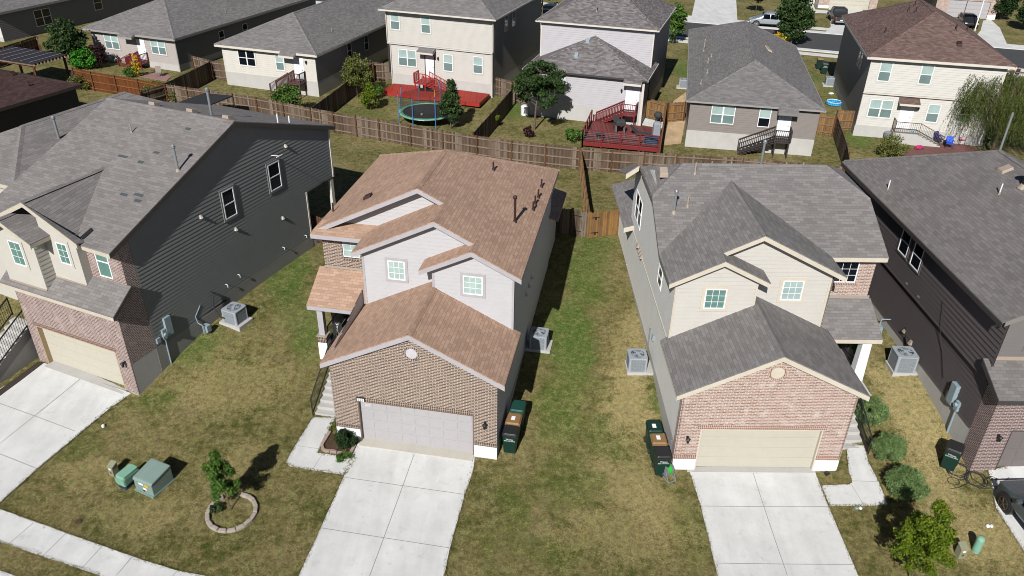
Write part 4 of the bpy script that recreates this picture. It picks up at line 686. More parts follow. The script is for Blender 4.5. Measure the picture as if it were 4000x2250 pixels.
# ================================================================ HOUSE C (cream)
def houseC():
    t = thing('brick_house', 'cream two storey house with dark grey roof and pink brick garage with ivory door', 'house', FC[:3], FC[3], 'front row houses')
    Wd = 6.76; a0, a1 = .91, 5.79; dh = 2.15; h = 4.09; sl = .5; ap = 3.47; f0 = front(0); s, q = .58, .79
    ztop = lambda u: h + sl * (ap - abs(u - ap)) - .02
    flatwall(t, f0, [[(0, q), (a0, q), (a0, dh), (0, dh)], [(a1, q), (Wd, q), (Wd, dh), (a1, dh)], [(0, dh + .2), (Wd, dh + .2), (Wd, ztop(Wd)), (ap, ztop(ap)), (0, ztop(0))], [(0, dh), (a0 - .15, dh), (a0 - .15, dh + .2), (0, dh + .2)], [(a1 + .15, dh), (Wd, dh), (Wd, dh + .2), (a1 + .15, dh + .2)]], M['br_C'], 'brick_wall')
    flatwall(t, f0, [[(0, s), (a0, s), (a0, q), (0, q)], [(a1, s), (Wd, s), (Wd, q), (a1, q)], [(a0 - .15, dh), (a1 + .15, dh), (a1 + .15, dh + .2), (a0 - .15, dh + .2)]], M['br_Cs'], 'brick_soldier_course')
    st = MB(); f0.box(st, -.01, a0, -.4, s, -.2, .012); f0.box(st, a1, Wd + .01, -.4, s, -.2, .012); st.build('stone_base', M['stone'], t)
    sb = MB(); left(0).box(sb, 0, .32, -.1, 4.05, -.05, .02); right(Wd).box(sb, 0, .32, -.1, 4.05, -.05, .02); sb.build('brick_return', M['br_C'], t)
    rv = MB(); rv.poly([(a0, 0, s), (a0, .3, s), (a0, .3, dh), (a0, 0, dh)]); rv.poly([(a1, 0, s), (a1, 0, dh), (a1, .3, dh), (a1, .3, s)]); rv.poly([(a0, 0, dh), (a1, 0, dh), (a1, .3, dh), (a0, .3, dh)]); rv.build('brick_reveal', M['br_C'], t)
    rk = MB()
    for u0, u1 in ((0, ap), (ap, Wd)):
        n = 42
        for i in range(n):
            a = u0 + (u1 - u0) * (i + .1) / n; b = u0 + (u1 - u0) * (i + .85) / n; za, zb = ztop(a) - .1, ztop(b) - .1
            rk.hexa([(a, -.018, za - .17), (b, -.018, zb - .17), (b, .05, zb - .17), (a, .05, za - .17), (a, -.018, za), (b, -.018, zb), (b, .05, zb), (a, .05, za)])
    rk.build('brick_rake_course', M['br_Cs'], t)
    c = Vector((3.42, 0, 4.95)); rg = MB(); n = 26
    for i in range(n):
        t0, t1 = 2 * math.pi * (i + .08) / n, 2 * math.pi * (i + .8) / n; pt = lambda r, a, y: (c.x + r * math.cos(a), y, c.z + r * math.sin(a))
        rg.hexa([pt(.26, t0, -.03), pt(.35, t0, -.03), pt(.35, t1, -.03), pt(.26, t1, -.03)][::-1] + [pt(.26, t0, .02), pt(.35, t0, .02), pt(.35, t1, .02), pt(.26, t1, .02)][::-1])
    v = MB(); v.cyl((c.x, .02, c.z), (c.x, -.015, c.z), .37, .37, 32); vr = v.build('gable_vent', plain('mortar_cream', lin('#dccab6', .8), .8), t); rg.build('vent_brick_ring', M['br_Cs'], vr); v = MB(); v.cyl((c.x, 0, c.z), (c.x, -.03, c.z), .26, .26, 28)
    for i in range(-4, 5): z = c.z + i * .055; w_ = math.sqrt(max(0, .24 ** 2 - (i * .055) ** 2)); v.box(c.x - w_, c.x + w_, -.045, -.03, z - .012, z + .008)
    v.build('vent_louvre', M['trimC'], vr)
    garage(t, f0, a0, a1, dh, M['ivory'], jamb=M['trimC'], cols=1)
    sl_ = MB(); sl_.box(a0 - .3, a1 + .3, -.14, .25, -.25, .012); sl_.build('garage_sill', M['found'], t)
    L = left(0); S = S0 = M['pt_Cs']
    siding(t, L, [(.32, 1.25), (15.05, 1.4), (15.05, 6.85), (12.17, 8.2), (10.4, 8.9), (8.64, 8.2), (5.9, 6.9), (3.5, 6.85), (3.5, 4.0), (.32, 3.98)], S, exp=.19)
    fd = MB(); L.box(fd, .02, 15.05, -.5, 1.3, -.2, .014); fd.build('foundation', M['found'], t)
    bd = MB(); L.box(bd, 3.4, 15.2, 3.92, 3.98, .0, .04); bd.build('band_board', M['trimC'], t)
    siding(t, back(15.05), [(0, .5), (9.3, .5), (9.3, 6.9), (0, 6.9)], S)
    siding(t, right(Wd), [(.32, 1.2), (5.9, 1.2), (5.9, 6.9), (4.35, 6.9), (4.35, 4.0), (.32, 4.0)], M['pt_C'])
    eL, eR, e0 = -.30, 7.12, -.16; zb = 4.07; za = lambda u: zb - .13 + sl * (ap + .3 - abs(u - ap))
    roof(t, M['sh_C'], [[(eL, e0, za(eL)), (ap, e0, za(ap)), (ap, 4.4, za(ap)), (eL, 3.6, za(eL))], [(ap, e0, za(ap)), (eR, e0, za(eR)), (eR, 4.4, za(eR)), (ap, 4.4, za(ap))]], [((ap, e0, za(ap)), (ap, 4.3, za(ap)))], name='garage_roof', capdrop=.07)
    fascia(t, M['trimC'], [((eL, e0 + .01, za(eL)), (ap, e0 + .01, za(ap))), ((ap, e0 + .01, za(ap)), (eR, e0 + .01, za(eR))), ((eR - .01, e0, za(eR)), (eR - .01, 4.4, za(eR)))], .21); fascia(t, M['trimC'], [((eL + .01, e0, za(eL)), (eL + .01, 3.6, za(eL)))], .1)
    # main roof
    eh, cL, cR, vf, vc, vc2 = 6.90, -.33, 9.57, 5.74, 8.64, 12.17; vm = (vc + vc2) / 2; hc = eh + sl * (vc - vf); hr = eh + sl * (vm - vf); rl, rr = 1.3, 8.0
    vl, ul, vr_, ur, rE, lE = 3.27, 1.78, 3.95, 3.40, 7.10, 3.75; zl = lambda u: eh + sl * (u - cL); z1, z2 = zl(ul), zl(ur); zE = z1 - sl * (lE - ul); vv = vf + (z2 - eh) / sl
    P = [[(rE, vf, eh), (cR, vf, eh), (cR, vc, hc), (rr, vm, hr), (rl, vm, hr), (cL, vc, hc), (cL, vf, eh), (ur, vv, z2)],
         [(cR, vc, hc), (cR, vc2, hc), (rr, vm, hr)], [(cL, vc, hc), (rl, vm, hr), (cL, vc2, hc)], [(cL, vc2, hc), (rl, vm, hr), (rr, vm, hr), (cR, vc2, hc), (cR, 15.1, eh), (cL, 15.1, eh)],
         [(cL, vl, eh), (ul, vl, z1), (ul, vr_, z1), (ur, vr_, z2), (ur, vv, z2), (cL, vf, eh)], [(ul, vl, z1), (lE, vl, zE), (lE, 4.35, zE), (ul, 4.35, z1)],
         [(ur, vr_, z2), (rE, vr_, eh), (rE, vf, eh), (ur, vv, z2)]]
    roof(t, M['sh_C'], P, [((rl, vm, hr), (rr, vm, hr)), ((cR, vc, hc), (rr, vm, hr)), ((cL, vc, hc), (rl, vm, hr)), ((ul, vl, z1), (ul, 4.3, z1)), ((ur, vr_, z2), (ur, vv, z2))], name='main_roof', capdrop=.07)
    e = .012
    fascia(t, M['trimC'], [((cL, vl + e, eh), (ul, vl + e, z1)), ((ul, vl + e, z1), (lE, vl + e, zE)), ((ul, vr_ + e, z1), (ur, vr_ + e, z2)), ((ur, vr_ + e, z2), (rE, vr_ + e, eh)), ((rE - e, vr_, eh), (rE - e, vf, eh)), ((lE - e, vl, zE), (lE - e, 4.35, zE)), ((6.4, vf + e, eh), (cR, vf + e, eh))], .2)
    fascia(t, M['trimB2'], [((cL + e, vl, eh), (cL + e, vf, eh)), ((cL + e, vf, eh), (cL + e, vc, hc)), ((cL + e, vc, hc), (cL + e, vc2, hc)), ((cR - e, vf, eh), (cR - e, vc, hc)), ((cR - e, vc, hc), (cR - e, vc2, hc))], .14)
    # rear corner eave wing
    roof(t, M['sh_C'], [[(-.95, 12.5, 7.85), (-.33, 12.5, 8.3), (-.33, 15.2, 7.2), (-.95, 15.2, 6.9)]], name='rear_eave'); fascia(t, M['trimC'], [((-.95, 12.5, 7.85), (-.33, 12.5, 8.3))], .26)
    S = M['pt_C']
    siding(t, front(3.55), [(0, 4.0), (3.35, 4.0), (3.35, z1 - .08 - sl * (3.35 - ul)), (ul, z1 - .08), (0, eh + .08)], S)
    siding(t, right(3.35), [(3.55, 4.2), (4.4, 4.2), (4.4, zE + .1), (3.55, zE + .1)], S)
    siding(t, front(4.35), [(1.4, 4.4), (6.68, 4.0), (6.68, z2 - .08 - sl * (6.68 - ur)), (ur, z2 - .08), (1.4, zl(1.4) - .1)], S)
    siding(t, right(6.68), [(4.35, 3.9), (6.1, 3.9), (6.1, 6.9), (4.35, 6.9)], S)
    board(t, front(3.55), [(3.27, 3.36, 4.2, 7.0), (0, .09, 4.0, 6.9)], M['trimC'], 'corner_board'); board(t, front(4.35), [(6.59, 6.69, 4.0, 7.0)], M['trimC'], 'corner_board')
    window(t, front(3.55), 1.25, 5.58, .88, .95, grid=(3, 3), up='gl_blind', trim=M['trimC'], tw=.13, sash=False, label='square window with half open blinds in the left bay'); window(t, front(4.35), 4.68, 5.55, .88, .95, grid=(3, 3), up='gl_mint', trim=M['trimC'], tw=.13, sash=False, label='square mint window in the right bay')
    bw = front(6.1); flatwall(t, bw, [[(8.6, 4.75), (9.3, 4.75), (9.3, 6.8), (8.6, 6.8)], [(6.7, 4.75), (8.6, 4.75), (8.6, 5.3), (6.7, 5.3)]], M['br_C'], 'brick_wall'); flatwall(t, front(6.098), [[(7.2, 5.3), (8.7, 5.3), (8.7, 5.43), (7.2, 5.43)]], M['br_Cs'], 'brick_sill')
    window(t, bw, 7.15, 5.45, 1.42, 1.35, grid=(4, 4), up='gl_dark', lo='gl_dark', sash=False, label='dark gridded window beside the right bay')
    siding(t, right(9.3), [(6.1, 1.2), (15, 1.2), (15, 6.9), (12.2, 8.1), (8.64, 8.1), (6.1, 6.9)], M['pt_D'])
    # porch
    roof(t, M['sh_C'], [[(6.5, 4.35, 3.6), (9.6, 4.35, 3.6), (9.5, 6.12, 4.62), (6.5, 6.12, 4.62)]], name='porch_roof'); fascia(t, M['trimC'], [((7.2, 4.365, 3.6), (9.6, 4.365, 3.6)), ((9.59, 4.35, 3.6), (9.49, 6.12, 4.62))], .2); board(t, front(6.1), [(6.68, 9.4, 4.62, 4.78)], M['flash'], 'roof_flashing')
    pl = 1.25; fl = MB(); fl.box(6.76, 9.3, 3.4, 8.2, -.3, pl); fl.build('porch_floor', M['found'], t)
    flatwall(t, front(8.2), [[(6.76, pl), (9.3, pl), (9.3, 4.4), (6.76, 4.4)]], M['br_C'], 'porch_brick_wall'); door(t, front(8.19), 7.6, .94, 2.05, M['blackp'], pl)
    cl = MB(); cl.hexa([(8.8, 4.42, -.2), (9.32, 4.42, -.2), (9.32, 4.9, -.2), (8.8, 4.9, -.2), (8.86, 4.5, 3.5), (9.26, 4.5, 3.5), (9.26, 4.85, 3.5), (8.86, 4.85, 3.5)]); cl.build('porch_column', M['stone'], t)
    steps(t, WF((0, 3.42, 0), (1, 0, 0), (0, -1, 0)), 6.95, 8.32, 1.2, -.08, 0, 8, M['found'], run=.33, name='entry_steps')
    railing(t, [(8.36, .8, .05), (8.36, 3.4, 1.25)], M['dark'], .92, gap=.11, ps=.04, bar=.014); railing(t, [(9.0, 5.0, 1.25), (9.0, 8.0, 1.25)], M['dark'], .92, gap=.11, ps=.04, bar=.014)
    # low side roof at the left, with return
    roof(t, M['sh_C'], [[(-.55, 14.0, 4.15), (3.6, 14.0, 5.4), (3.6, 19.8, 5.4), (-.55, 19.8, 4.15)]], name='rear_roof'); fascia(t, M['trimC'], [((-.53, 14.02, 4.15), (0, 14.02, 4.31))], .28); siding(t, L, [(15.05, 1.3), (19.4, 1.3), (19.4, 4.2), (15.05, 4.2)], S0, exp=.19); siding(t, back(19.4), [(0, .8), (Wd, .8), (Wd, 5.2), (3.6, 5.2), (0, 4.1)], S0)
    window(t, L, 12.2, 4.85, 1.85, 1.5, units=2, up='gl_dark', lo='gl_dark', label='double window high on the left side wall'); window(t, L, 5.95, 4.95, .86, .95, up='gl_dark', lo='gl_dark', label='small window near the front of the side wall')
    for v_ in (12.1, 11.6, 11.25, 10.9): c2 = MB(); c2.hexa([(-.16, v_ - .1, 3.95), (0, v_ - .1, 3.95), (0, v_ + .1, 3.95), (-.16, v_ + .1, 3.95), (-.05, v_ - .08, 4.16), (0, v_ - .08, 4.16), (0, v_ + .08, 4.16), (-.05, v_ + .08, 4.16)]); c2.build('wall_vent', M['capm'], t)
    # roof vents
    zf = lambda v_: eh + sl * (v_ - vf)
    vent(t, (.55, 7.8, zf(7.8)), .95, .055, cap=True, base=M['capm'], mat=M['metal']); vent(t, (1.2, 8.12, zf(8.12)), .5, .035, base=M['capm'], mat=M['capm']); vent(t, (1.77, 9.85, zf(9.85)), .55, .04, base=M['capm'], mat=M['capm']); boxvent(t, (.33, 9.85, zf(9.85)), M['capm'], .42, .16, (0, .5)); vent(t, (5.1, 10.9, 9.1), 1.0, .055, cap=True, mat=M['metal'])
    for u in (2.7, 3.6, 6.2, 7.0): vent(t, (u, 10.6, 9.1), .18, .03, mat=M['capm'])
    lamp(t, (.42, 0, 1.75), (0, -1, 0)); lamp(t, (-.0 + .01, 3.3, 2.9), (-1, 0, 0)) if 0 else None
    p = MB(); p.tube([(-.06, 6.9, 1.0), (-.06, 6.9, 2.4), (.0, 6.9, 2.4)], .03); p.tube([(-.05, .5, .0), (-.05, .5, 1.1), (.0, .5, 1.15)], .02); p.build('wall_pipe', M['metal'], t)
    g = MB(); g.box(-.12, 0, 5.9, 6.1, 2.3, 2.6); g.build('outlet_box', M['elec'], t)
    return t
M['trimB2'] = plain('rake_grey', lin('#8b8782', .8), .6)
hC = houseC()
# ================================================================ HOUSE A (grey roof, charcoal side)
def houseA():
    t = thing('brick_house', 'large grey roofed house with lap siding side wall and red brick garage front', 'house', FA[:3], FA[3], 'front row houses')
    f0 = front(0); Wd = 6.23; a0, a1 = -5.66, -.78; dh = 2.13; hs = 4.2
    flatwall(t, f0, [[(-Wd, 0), (a0, 0), (a0, dh), (-Wd, dh)], [(a1, 0), (0, 0), (0, dh), (a1, dh)], [(-Wd, dh + .2), (0, dh + .2), (0, hs), (-Wd, hs)], [(-Wd, dh), (a0 - .1, dh), (a0 - .1, dh + .2), (-Wd, dh + .2)], [(a1 + .1, dh), (0, dh), (0, dh + .2), (a1 + .1, dh + .2)]], M['br_A'], 'brick_wall')
    flatwall(t, f0, [[(a0 - .1, dh), (a1 + .1, dh), (a1 + .1, dh + .2), (a0 - .1, dh + .2)]], M['br_As'], 'brick_soldier_course')
    b = MB(); b.box(-.5, .012, -.012, .1, -.5, .03); b.build('brick_ledge', M['found'], t)
    rv = MB(); rv.poly([(a0, 0, 0), (a0, .3, 0), (a0, .3, dh), (a0, 0, dh)]); rv.poly([(a1, 0, 0), (a1, 0, dh), (a1, .3, dh), (a1, .3, 0)]); rv.poly([(a0, 0, dh), (a1, 0, dh), (a1, .3, dh), (a0, .3, dh)]); rv.build('brick_reveal', M['br_A'], t)
    garage(t, f0, a0, a1, dh, M['ivory'], jamb=M['jamb'], cols=1, rec=.22)
    sl_ = MB(); sl_.box(a0, a1, -.25, .3, -.3, .012); sl_.build('garage_sill', M['found'], t)
    Rw = right(0)
    rv2 = lambda v: 7.117 + .379 * (v - .475) if v < 8.34 else 10.1 - .333 * (v - 8.34)
    flatwall(t, WF((.004, 0, 0), (0, 1, 0), (1, 0, 0)), [[(0, 0), (.05, 0), (.05, 1.65), (1.42, 1.65), (1.42, rv2(1.42) - .1), (.84, rv2(.84) - .1), (.84, 4.8), (0, 4.2)]], M['br_A'], 'side_brick_wall')
    sp = MB(); Rw.poly(sp, [(.05, -.4), (1.42, -.4), (1.42, 1.65), (.05, 1.65)], .012); sp.build('plaster_patch', M['found'], t)
    siding(t, Rw, [(1.42, 1.55), (12.95, 2.0), (12.95, 4.7), (15.5, 4.7), (15.5, rv2(15.5) - .08), (8.34, rv2(8.34) - .08), (1.42, rv2(1.42) - .08)], M['pt_A'], exp=.18, lap=.021, z0=1.4)
    fd = MB(); fd.box(-.3, .02, 1.42, 13, -.2, 1.62); fd.box(-.3, .018, 6.0, 13, 1.6, 2.04); fd.build('foundation', M['foundd'], t)
    # recessed rear patio
    siding(t, back(12.95, 0), [(-4, 1.8), (-.02, 1.8), (-.02, 4.7), (-4, 4.7)], M['pt_A']); c = MB(); c.box(-.16, .01, 15.2, 15.45, 1.7, 4.75); c.build('patio_post', M['trimW'], t); c = MB(); c.box(-.02, .06, 15.42, 15.52, 4.7, 7.5); c.box(-.02, .05, 12.9, 13.0, 2.0, 4.7); c.build('corner_board', M['trimW'], t)
    c = MB(); c.box(-7, .02, 12.95, 15.5, 4.62, 4.70); c.build('patio_ceiling', M['trimD'], t); c = MB(); c.box(-7, 0, 12.95, 15.5, 1.2, 1.72); c.build('patio_slab', M['found'], t)
    # roofs
    vf, eh, vm, hr, vb, hb = .475, 7.117, 8.34, 10.1, 15.86, 7.6; uR, uL = .2, -7.75; zf = lambda v: eh + .379 * (v - vf)
    g2u, g2z, g2r, g2rz = -4.0, 8.55, -1.35, 7.22; vg = vf + (g2z - eh) / .379; g2l = -5.9; g2lz = g2z - .5 * 1.9
    vgl = vf + (g2lz - eh) / .379
    P = [[(uL, vf, eh), (g2l - .9, vf, eh), (g2l, vgl, g2lz), (g2u, vg, g2z), (-1.9, vf + .05, eh + .019), (-1.5, vf, eh), (uR, vf, eh), (uR, vm, hr), (uL, vm, hr)],
         [(uL, vm, hr), (uR, vm, hr), (uR, vb, hb), (uL, vb, hb)],
         [(g2u, .1, g2z), (g2r, .1, g2rz), (g2r, .5, g2rz - .1), (-1.9, vf + .05, eh + .02), (g2u, vg, g2z)], [(g2u, .1, g2z), (g2u, vg, g2z), (g2l, vgl, g2lz), (g2l, .1, g2lz)]]
    roof(t, M['sh_A'], P, [((uL, vm, hr), (uR, vm, hr)), ((g2u, .1, g2z), (g2u, vg, g2z))], name='main_roof')
    g1u, g1z = -4.95, 7.82; g1r, g1rz = -3.35, 7.02
    roof(t, M['sh_A'], [[(g1u, -.5, g1z), (g1r, -.5, g1rz), (g1r, .6, g1rz), (g1u, 1.1, g1z)], [(g1u, -.5, g1z), (g1u, 1.1, g1z), (g1u - 1.75, 1.1, g1rz - .07), (g1u - 1.75, -.5, g1rz - .07)]], [((g1u, -.5, g1z), (g1u, 1.0, g1z))], name='bay_roof')
    e = .012; T = M['trimW2']
    fascia(t, T, [((g2u, .1 + e, g2z), (g2r, .1 + e, g2rz)), ((g2l, .1 + e, g2lz), (g2u, .1 + e, g2z)), ((g1u, -.5 + e, g1z), (g1r, -.5 + e, g1rz)), ((g1u - 1.75, -.5 + e, g1rz - .07), (g1u, -.5 + e, g1z)), ((-1.4, .3, 7.1), (uR, .3, 7.03))], .2)
    roof(t, M['sh_A'], [[(-1.5, .28, 7.07), (uR, .28, 7.04), (uR, .5, 7.12), (-1.5, .5, 7.12)]], name='front_eave_strip')
    fascia(t, M['trimA'], [((uR - e, .28, 7.05), (uR - e, vm, hr)), ((uR - e, vm, hr), (uR - e, vb, hb)), ((uR, vb - e, hb), (uL, vb - e, hb))], .2)
    fascia(t, T, [((g1r - e, -.5, g1rz), (g1r - e, .5, g1rz))], .16)
    # front skirt roof over the garage
    roof(t, M['sh_A'], [[(-6.6, -.33, 4.356), (.2, -.33, 4.356), (.2, .86, 5.22), (-6.6, .86, 5.22)]], name='skirt_roof'); fascia(t, T, [((-6.6, -.32, 4.356), (.19, -.32, 4.356))], .16); fascia(t, M['trimA'], [((.19, -.33, 4.356), (.19, .86, 5.22))], .16)
    # upper front
    Bg = M['pt_Abg']
    flatwall(t, front(.84), [[(-1.95, 5.1), (-1.45, 5.1), (-1.45, 6.95), (-1.95, 6.95)], [(-.72, 5.1), (0, 5.1), (0, 6.95), (-.72, 6.95)], [(-1.45, 5.1), (-.72, 5.1), (-.72, 5.32), (-1.45, 5.32)]], M['br_A'], 'brick_wall')
    window(t, front(.86), -1.45, 5.34, .74, 1.5, up='gl_blind', lo='gl_blind', label='window between the brick piers of the upper floor'); board(t, front(.84), [(-1.95, .02, 4.95, 5.12)], M['sill'], 'sill_flashing')
    flatwall(t, front(.45), [[(-3.9, 4.9), (-1.95, 4.9), (-1.95, 7.3), (-3.9, 8.3)]], Bg, 'stucco_wall'); flatwall(t, right(-1.95), [[(.45, 4.9), (.9, 4.9), (.9, 7.3), (.45, 7.3)]], Bg, 'stucco_return'); board(t, front(.45), [(-3.9, -1.95, 4.75, 4.95)], M['sill'], 'sill_flashing')
    window(t, front(.45), -3.1, 5.78, .62, 1.0, grid=(2, 3), up='gl_blind', trim=Bg, tw=.12, sash=False, label='narrow window in the right stucco bay')
    flatwall(t, front(-.12), [[(-6.1, 4.5), (-3.78, 4.5), (-3.78, 7.15), (g1u, g1z - .1), (-6.1, 7.2)]], Bg, 'stucco_wall'); siding(t, right(-3.78), [(-.12, 4.5), (.5, 4.9), (.5, 7.15), (-.12, 7.15)], Bg, 'bay_side_wall', exp=.2); board(t, front(-.12), [(-6.1, -3.78, 4.38, 4.55)], M['sill'], 'sill_flashing')
    window(t, front(-.12), -5.3, 5.5, .75, 1.15, grid=(2, 3), up='gl_blind', trim=Bg, tw=.12, sash=False, label='window in the left stucco bay')
    flatwall(t, front(.84), [[(-7.7, 4.4), (-6.1, 4.4), (-6.1, 7.0), (-7.7, 7.0)]], M['br_A'], 'brick_wall')
    flatwall(t, left(-Wd), [[(0, 0), (1, 0), (1, 4.9), (0, 4.2)]], M['br_A'], 'brick_wall'); flatwall(t, left(-7.7), [[(.84, 1.0), (13, 1), (13, 8), (8.3, 9.9), (.84, 7)]], M['pt_A'], 'far_side_wall'); flatwall(t, front(1.2), [[(-7.7, 1.0), (-6.2, 1), (-6.2, 4.6), (-7.7, 4.6)]], M['br_A'], 'entry_wall')
    # left wing
    wz, we, wt = -11.2, 7.62, 8.9; roof(t, M['sh_A'], [[(-7.8, 2.4, we), (-7.8, 14.5, we), (wz, 12.3, wt), (wz, 5.9, wt)], [(-14.6, 2.4, we), (-7.8, 2.4, we), (wz, 5.9, wt)], [(-14.6, 2.4, we), (wz, 5.9, wt), (wz, 12.3, wt), (-14.6, 14.5, we)], [(-7.8, 14.5, we), (-14.6, 14.5, we), (wz, 12.3, wt)]], [((-7.8, 2.4, we), (wz, 5.9, wt)), ((wz, 5.9, wt), (wz, 12.3, wt))], name='wing_roof'); fascia(t, T, [((-14.6, 2.41, we), (-7.8, 2.41, we))], .2); ww = MB(); ww.box(-14.2, -8, 2.8, 14, .5, 7.5); ww.build('wing_wall', M['pt_Abg'], t)
    # windows etc on the side wall
    RwW = WF((.03, 0, 0), (0, 1, 0), (1, 0, 0)); window(t, RwW, 10.2, 5.8, .88, 1.42, up='gl_dark', lo='gl_dark', trim=M['pt_A'], tw=.1, label='side window nearer the back'); window(t, RwW, 6.85, 5.66, .8, 1.42, up='gl_dark', lo='gl_dark', trim=M['pt_A'], tw=.1, label='side window nearer the front')
    for v, z in ((11.77, 7.75), (10.79, 4.1), (5.4, 6.45), (7.38, 4.95)):
        c2 = MB(); c2.hexa([(0, v - .07, z - .07), (.13, v - .07, z - .07), (.13, v + .07, z - .07), (0, v + .07, z - .07), (0, v - .04, z + .08), (.05, v - .04, z + .08), (.05, v + .04, z + .08), (0, v + .04, z + .08)]); c2.build('wall_vent', M['trimW'], t)
    for v, z in ((10.48, 2.5), (12.38, 2.35), (7.0, 2.6), (6.1, 2.5)): c2 = MB(); c2.tube([(0, v, z), (.14, v, z), (.14, v, z - .14)], .018); c2.build('wall_pipe', M['pvc'], t)
    c2 = MB(); c2.tube([(0, 10.67, 7.6), (.5, 10.67, 7.65)], .02); c2.tube([(.5, 10.45, 7.65), (.5, 10.9, 7.65)], .02); c2.build('wall_bracket', M['pvc'], t)
    lamp(t, (-.3, 0, 1.75), (0, -1, 0))
    ep = MB(); ep.box(0, .14, 2.08, 2.45, 1.9, 2.85); e1 = ep.build('electric_panel', M['elec'], t, bevel=.01); ep = MB(); ep.box(.0, .12, 1.86, 2.06, 1.85, 2.35); ep.cyl((.12, 1.96, 2.1), (.22, 1.96, 2.1), .09, .09, 14); ep.cyl((.06, 1.96, 1.85), (.06, 1.96, .4), .035, .035, 8); ep.build('meter_box', M['elec'], t)
    ep = MB(); ep.box(0, .1, 1.5, 1.7, 1.85, 2.1); ep.build('cable_box', M['elec'], t)
    gp = MB(); gp.tube([(.35, 3.9, 1.0), (.35, 3.9, 1.5), (.1, 3.9, 1.55), (.02, 3.9, 1.9), (.02, 4.3, 2.3)], .025); gp.box(.2, .5, 4.0, 4.25, 1.05, 1.4); gp.build('gas_meter', M['elec'], t)
    ln = MB(); ln.tube([(.02, 5.1, 2.6), (.12, 5.1, 2.5), (.14, 4.95, 1.9), (.5, 4.9, 1.45), (.7, 5.0, 1.35)], .035); ln.build('refrigerant_line', M['rubber'], t)
    # vents on roofs
    vent(t, (-.25, 4.95, zf(4.95)), 1.05, .055, cap=True, base=M['capm'], mat=M['metal']); vent(t, (-4.42, 6.5, zf(6.5)), .4, .03, base=M['capm'], mat=M['capm']); vent(t, (-9.6, 6.5, 8.3), 1.0, .06, cap=True, mat=M['metal']); vent(t, (-2.0, 9.2, 9.8), 1.2, .06, cap=True, mat=M['metal'])
    for u, v in ((-5.4, 9.0), (-3.0, 9.0), (-.8, 9.0)): boxvent(t, (u, v, 10.1 - .333 * (v - 8.34)), M['capm'], .4, .16, (0, -.33))
    vent(t, (.0, 11.5, 9.05), .45, .035, mat=M['pvc']); vent(t, (-.2, 12.6, 8.7), .35, .035, mat=M['pvc'])
    pt = MB()
    for u, v, w_, h_ in ((-3.9, 5.0, .55, .12), (-2.6, 4.9, .3, .14), (-2.3, 5.6, .3, .12), (-1.25, 3.2, .5, .14), (-.95, 2.9, .35, .14), (-1.9, 3.05, .4, .13), (-1.9, 7.3, .3, .13)): pt.slab([(u, v, zf(v) + .012), (u + w_, v, zf(v) + .012), (u + w_, v + h_, zf(v + h_) + .012), (u, v + h_, zf(v + h_) + .012)], .01)
    pt.build('bare_shingle_patches', plain('felt_patch', lin('#4d5456', .85), .9), t); vp = MB(); vp.slab([(-1.75, .62, 7.20), (-1.5, .55, 7.18), (-1.45, 1.05, 7.38), (-1.65, 1.15, 7.42)], .01); vp.build('valley_flashing_patch', M['dark'], t)
    # entry stairs at the far side
    s = MB()
    for i in range(9): v = -2.5 + .33 * i; s.box(-7.75, -6.55, v, v + .34, -.4, .05 + .19 * (i + 1))
    s.build('entry_steps', M['found'], t); ws = MB(); ws.poly([(-6.54, -2.5, -.3), (-6.54, .5, -.3), (-6.54, .5, 1.75), (-6.54, -2.5, .15)]); ws.build('stair_side_wall', M['foundd'], t)
    railing(t, [(-6.5, -2.6, .15), (-6.5, .3, 1.8)], M['dark'], .92, gap=.12, ps=.045, bar=.014); railing(t, [(-7.75, -2.4, .2), (-7.75, .4, 1.9)], M['dark'], .92, gap=.12, ps=.045, bar=.014)
    return t
M['trimW2'] = plain('trim_cream', lin('#cfc6b4', .85), .6)
hA = houseA()
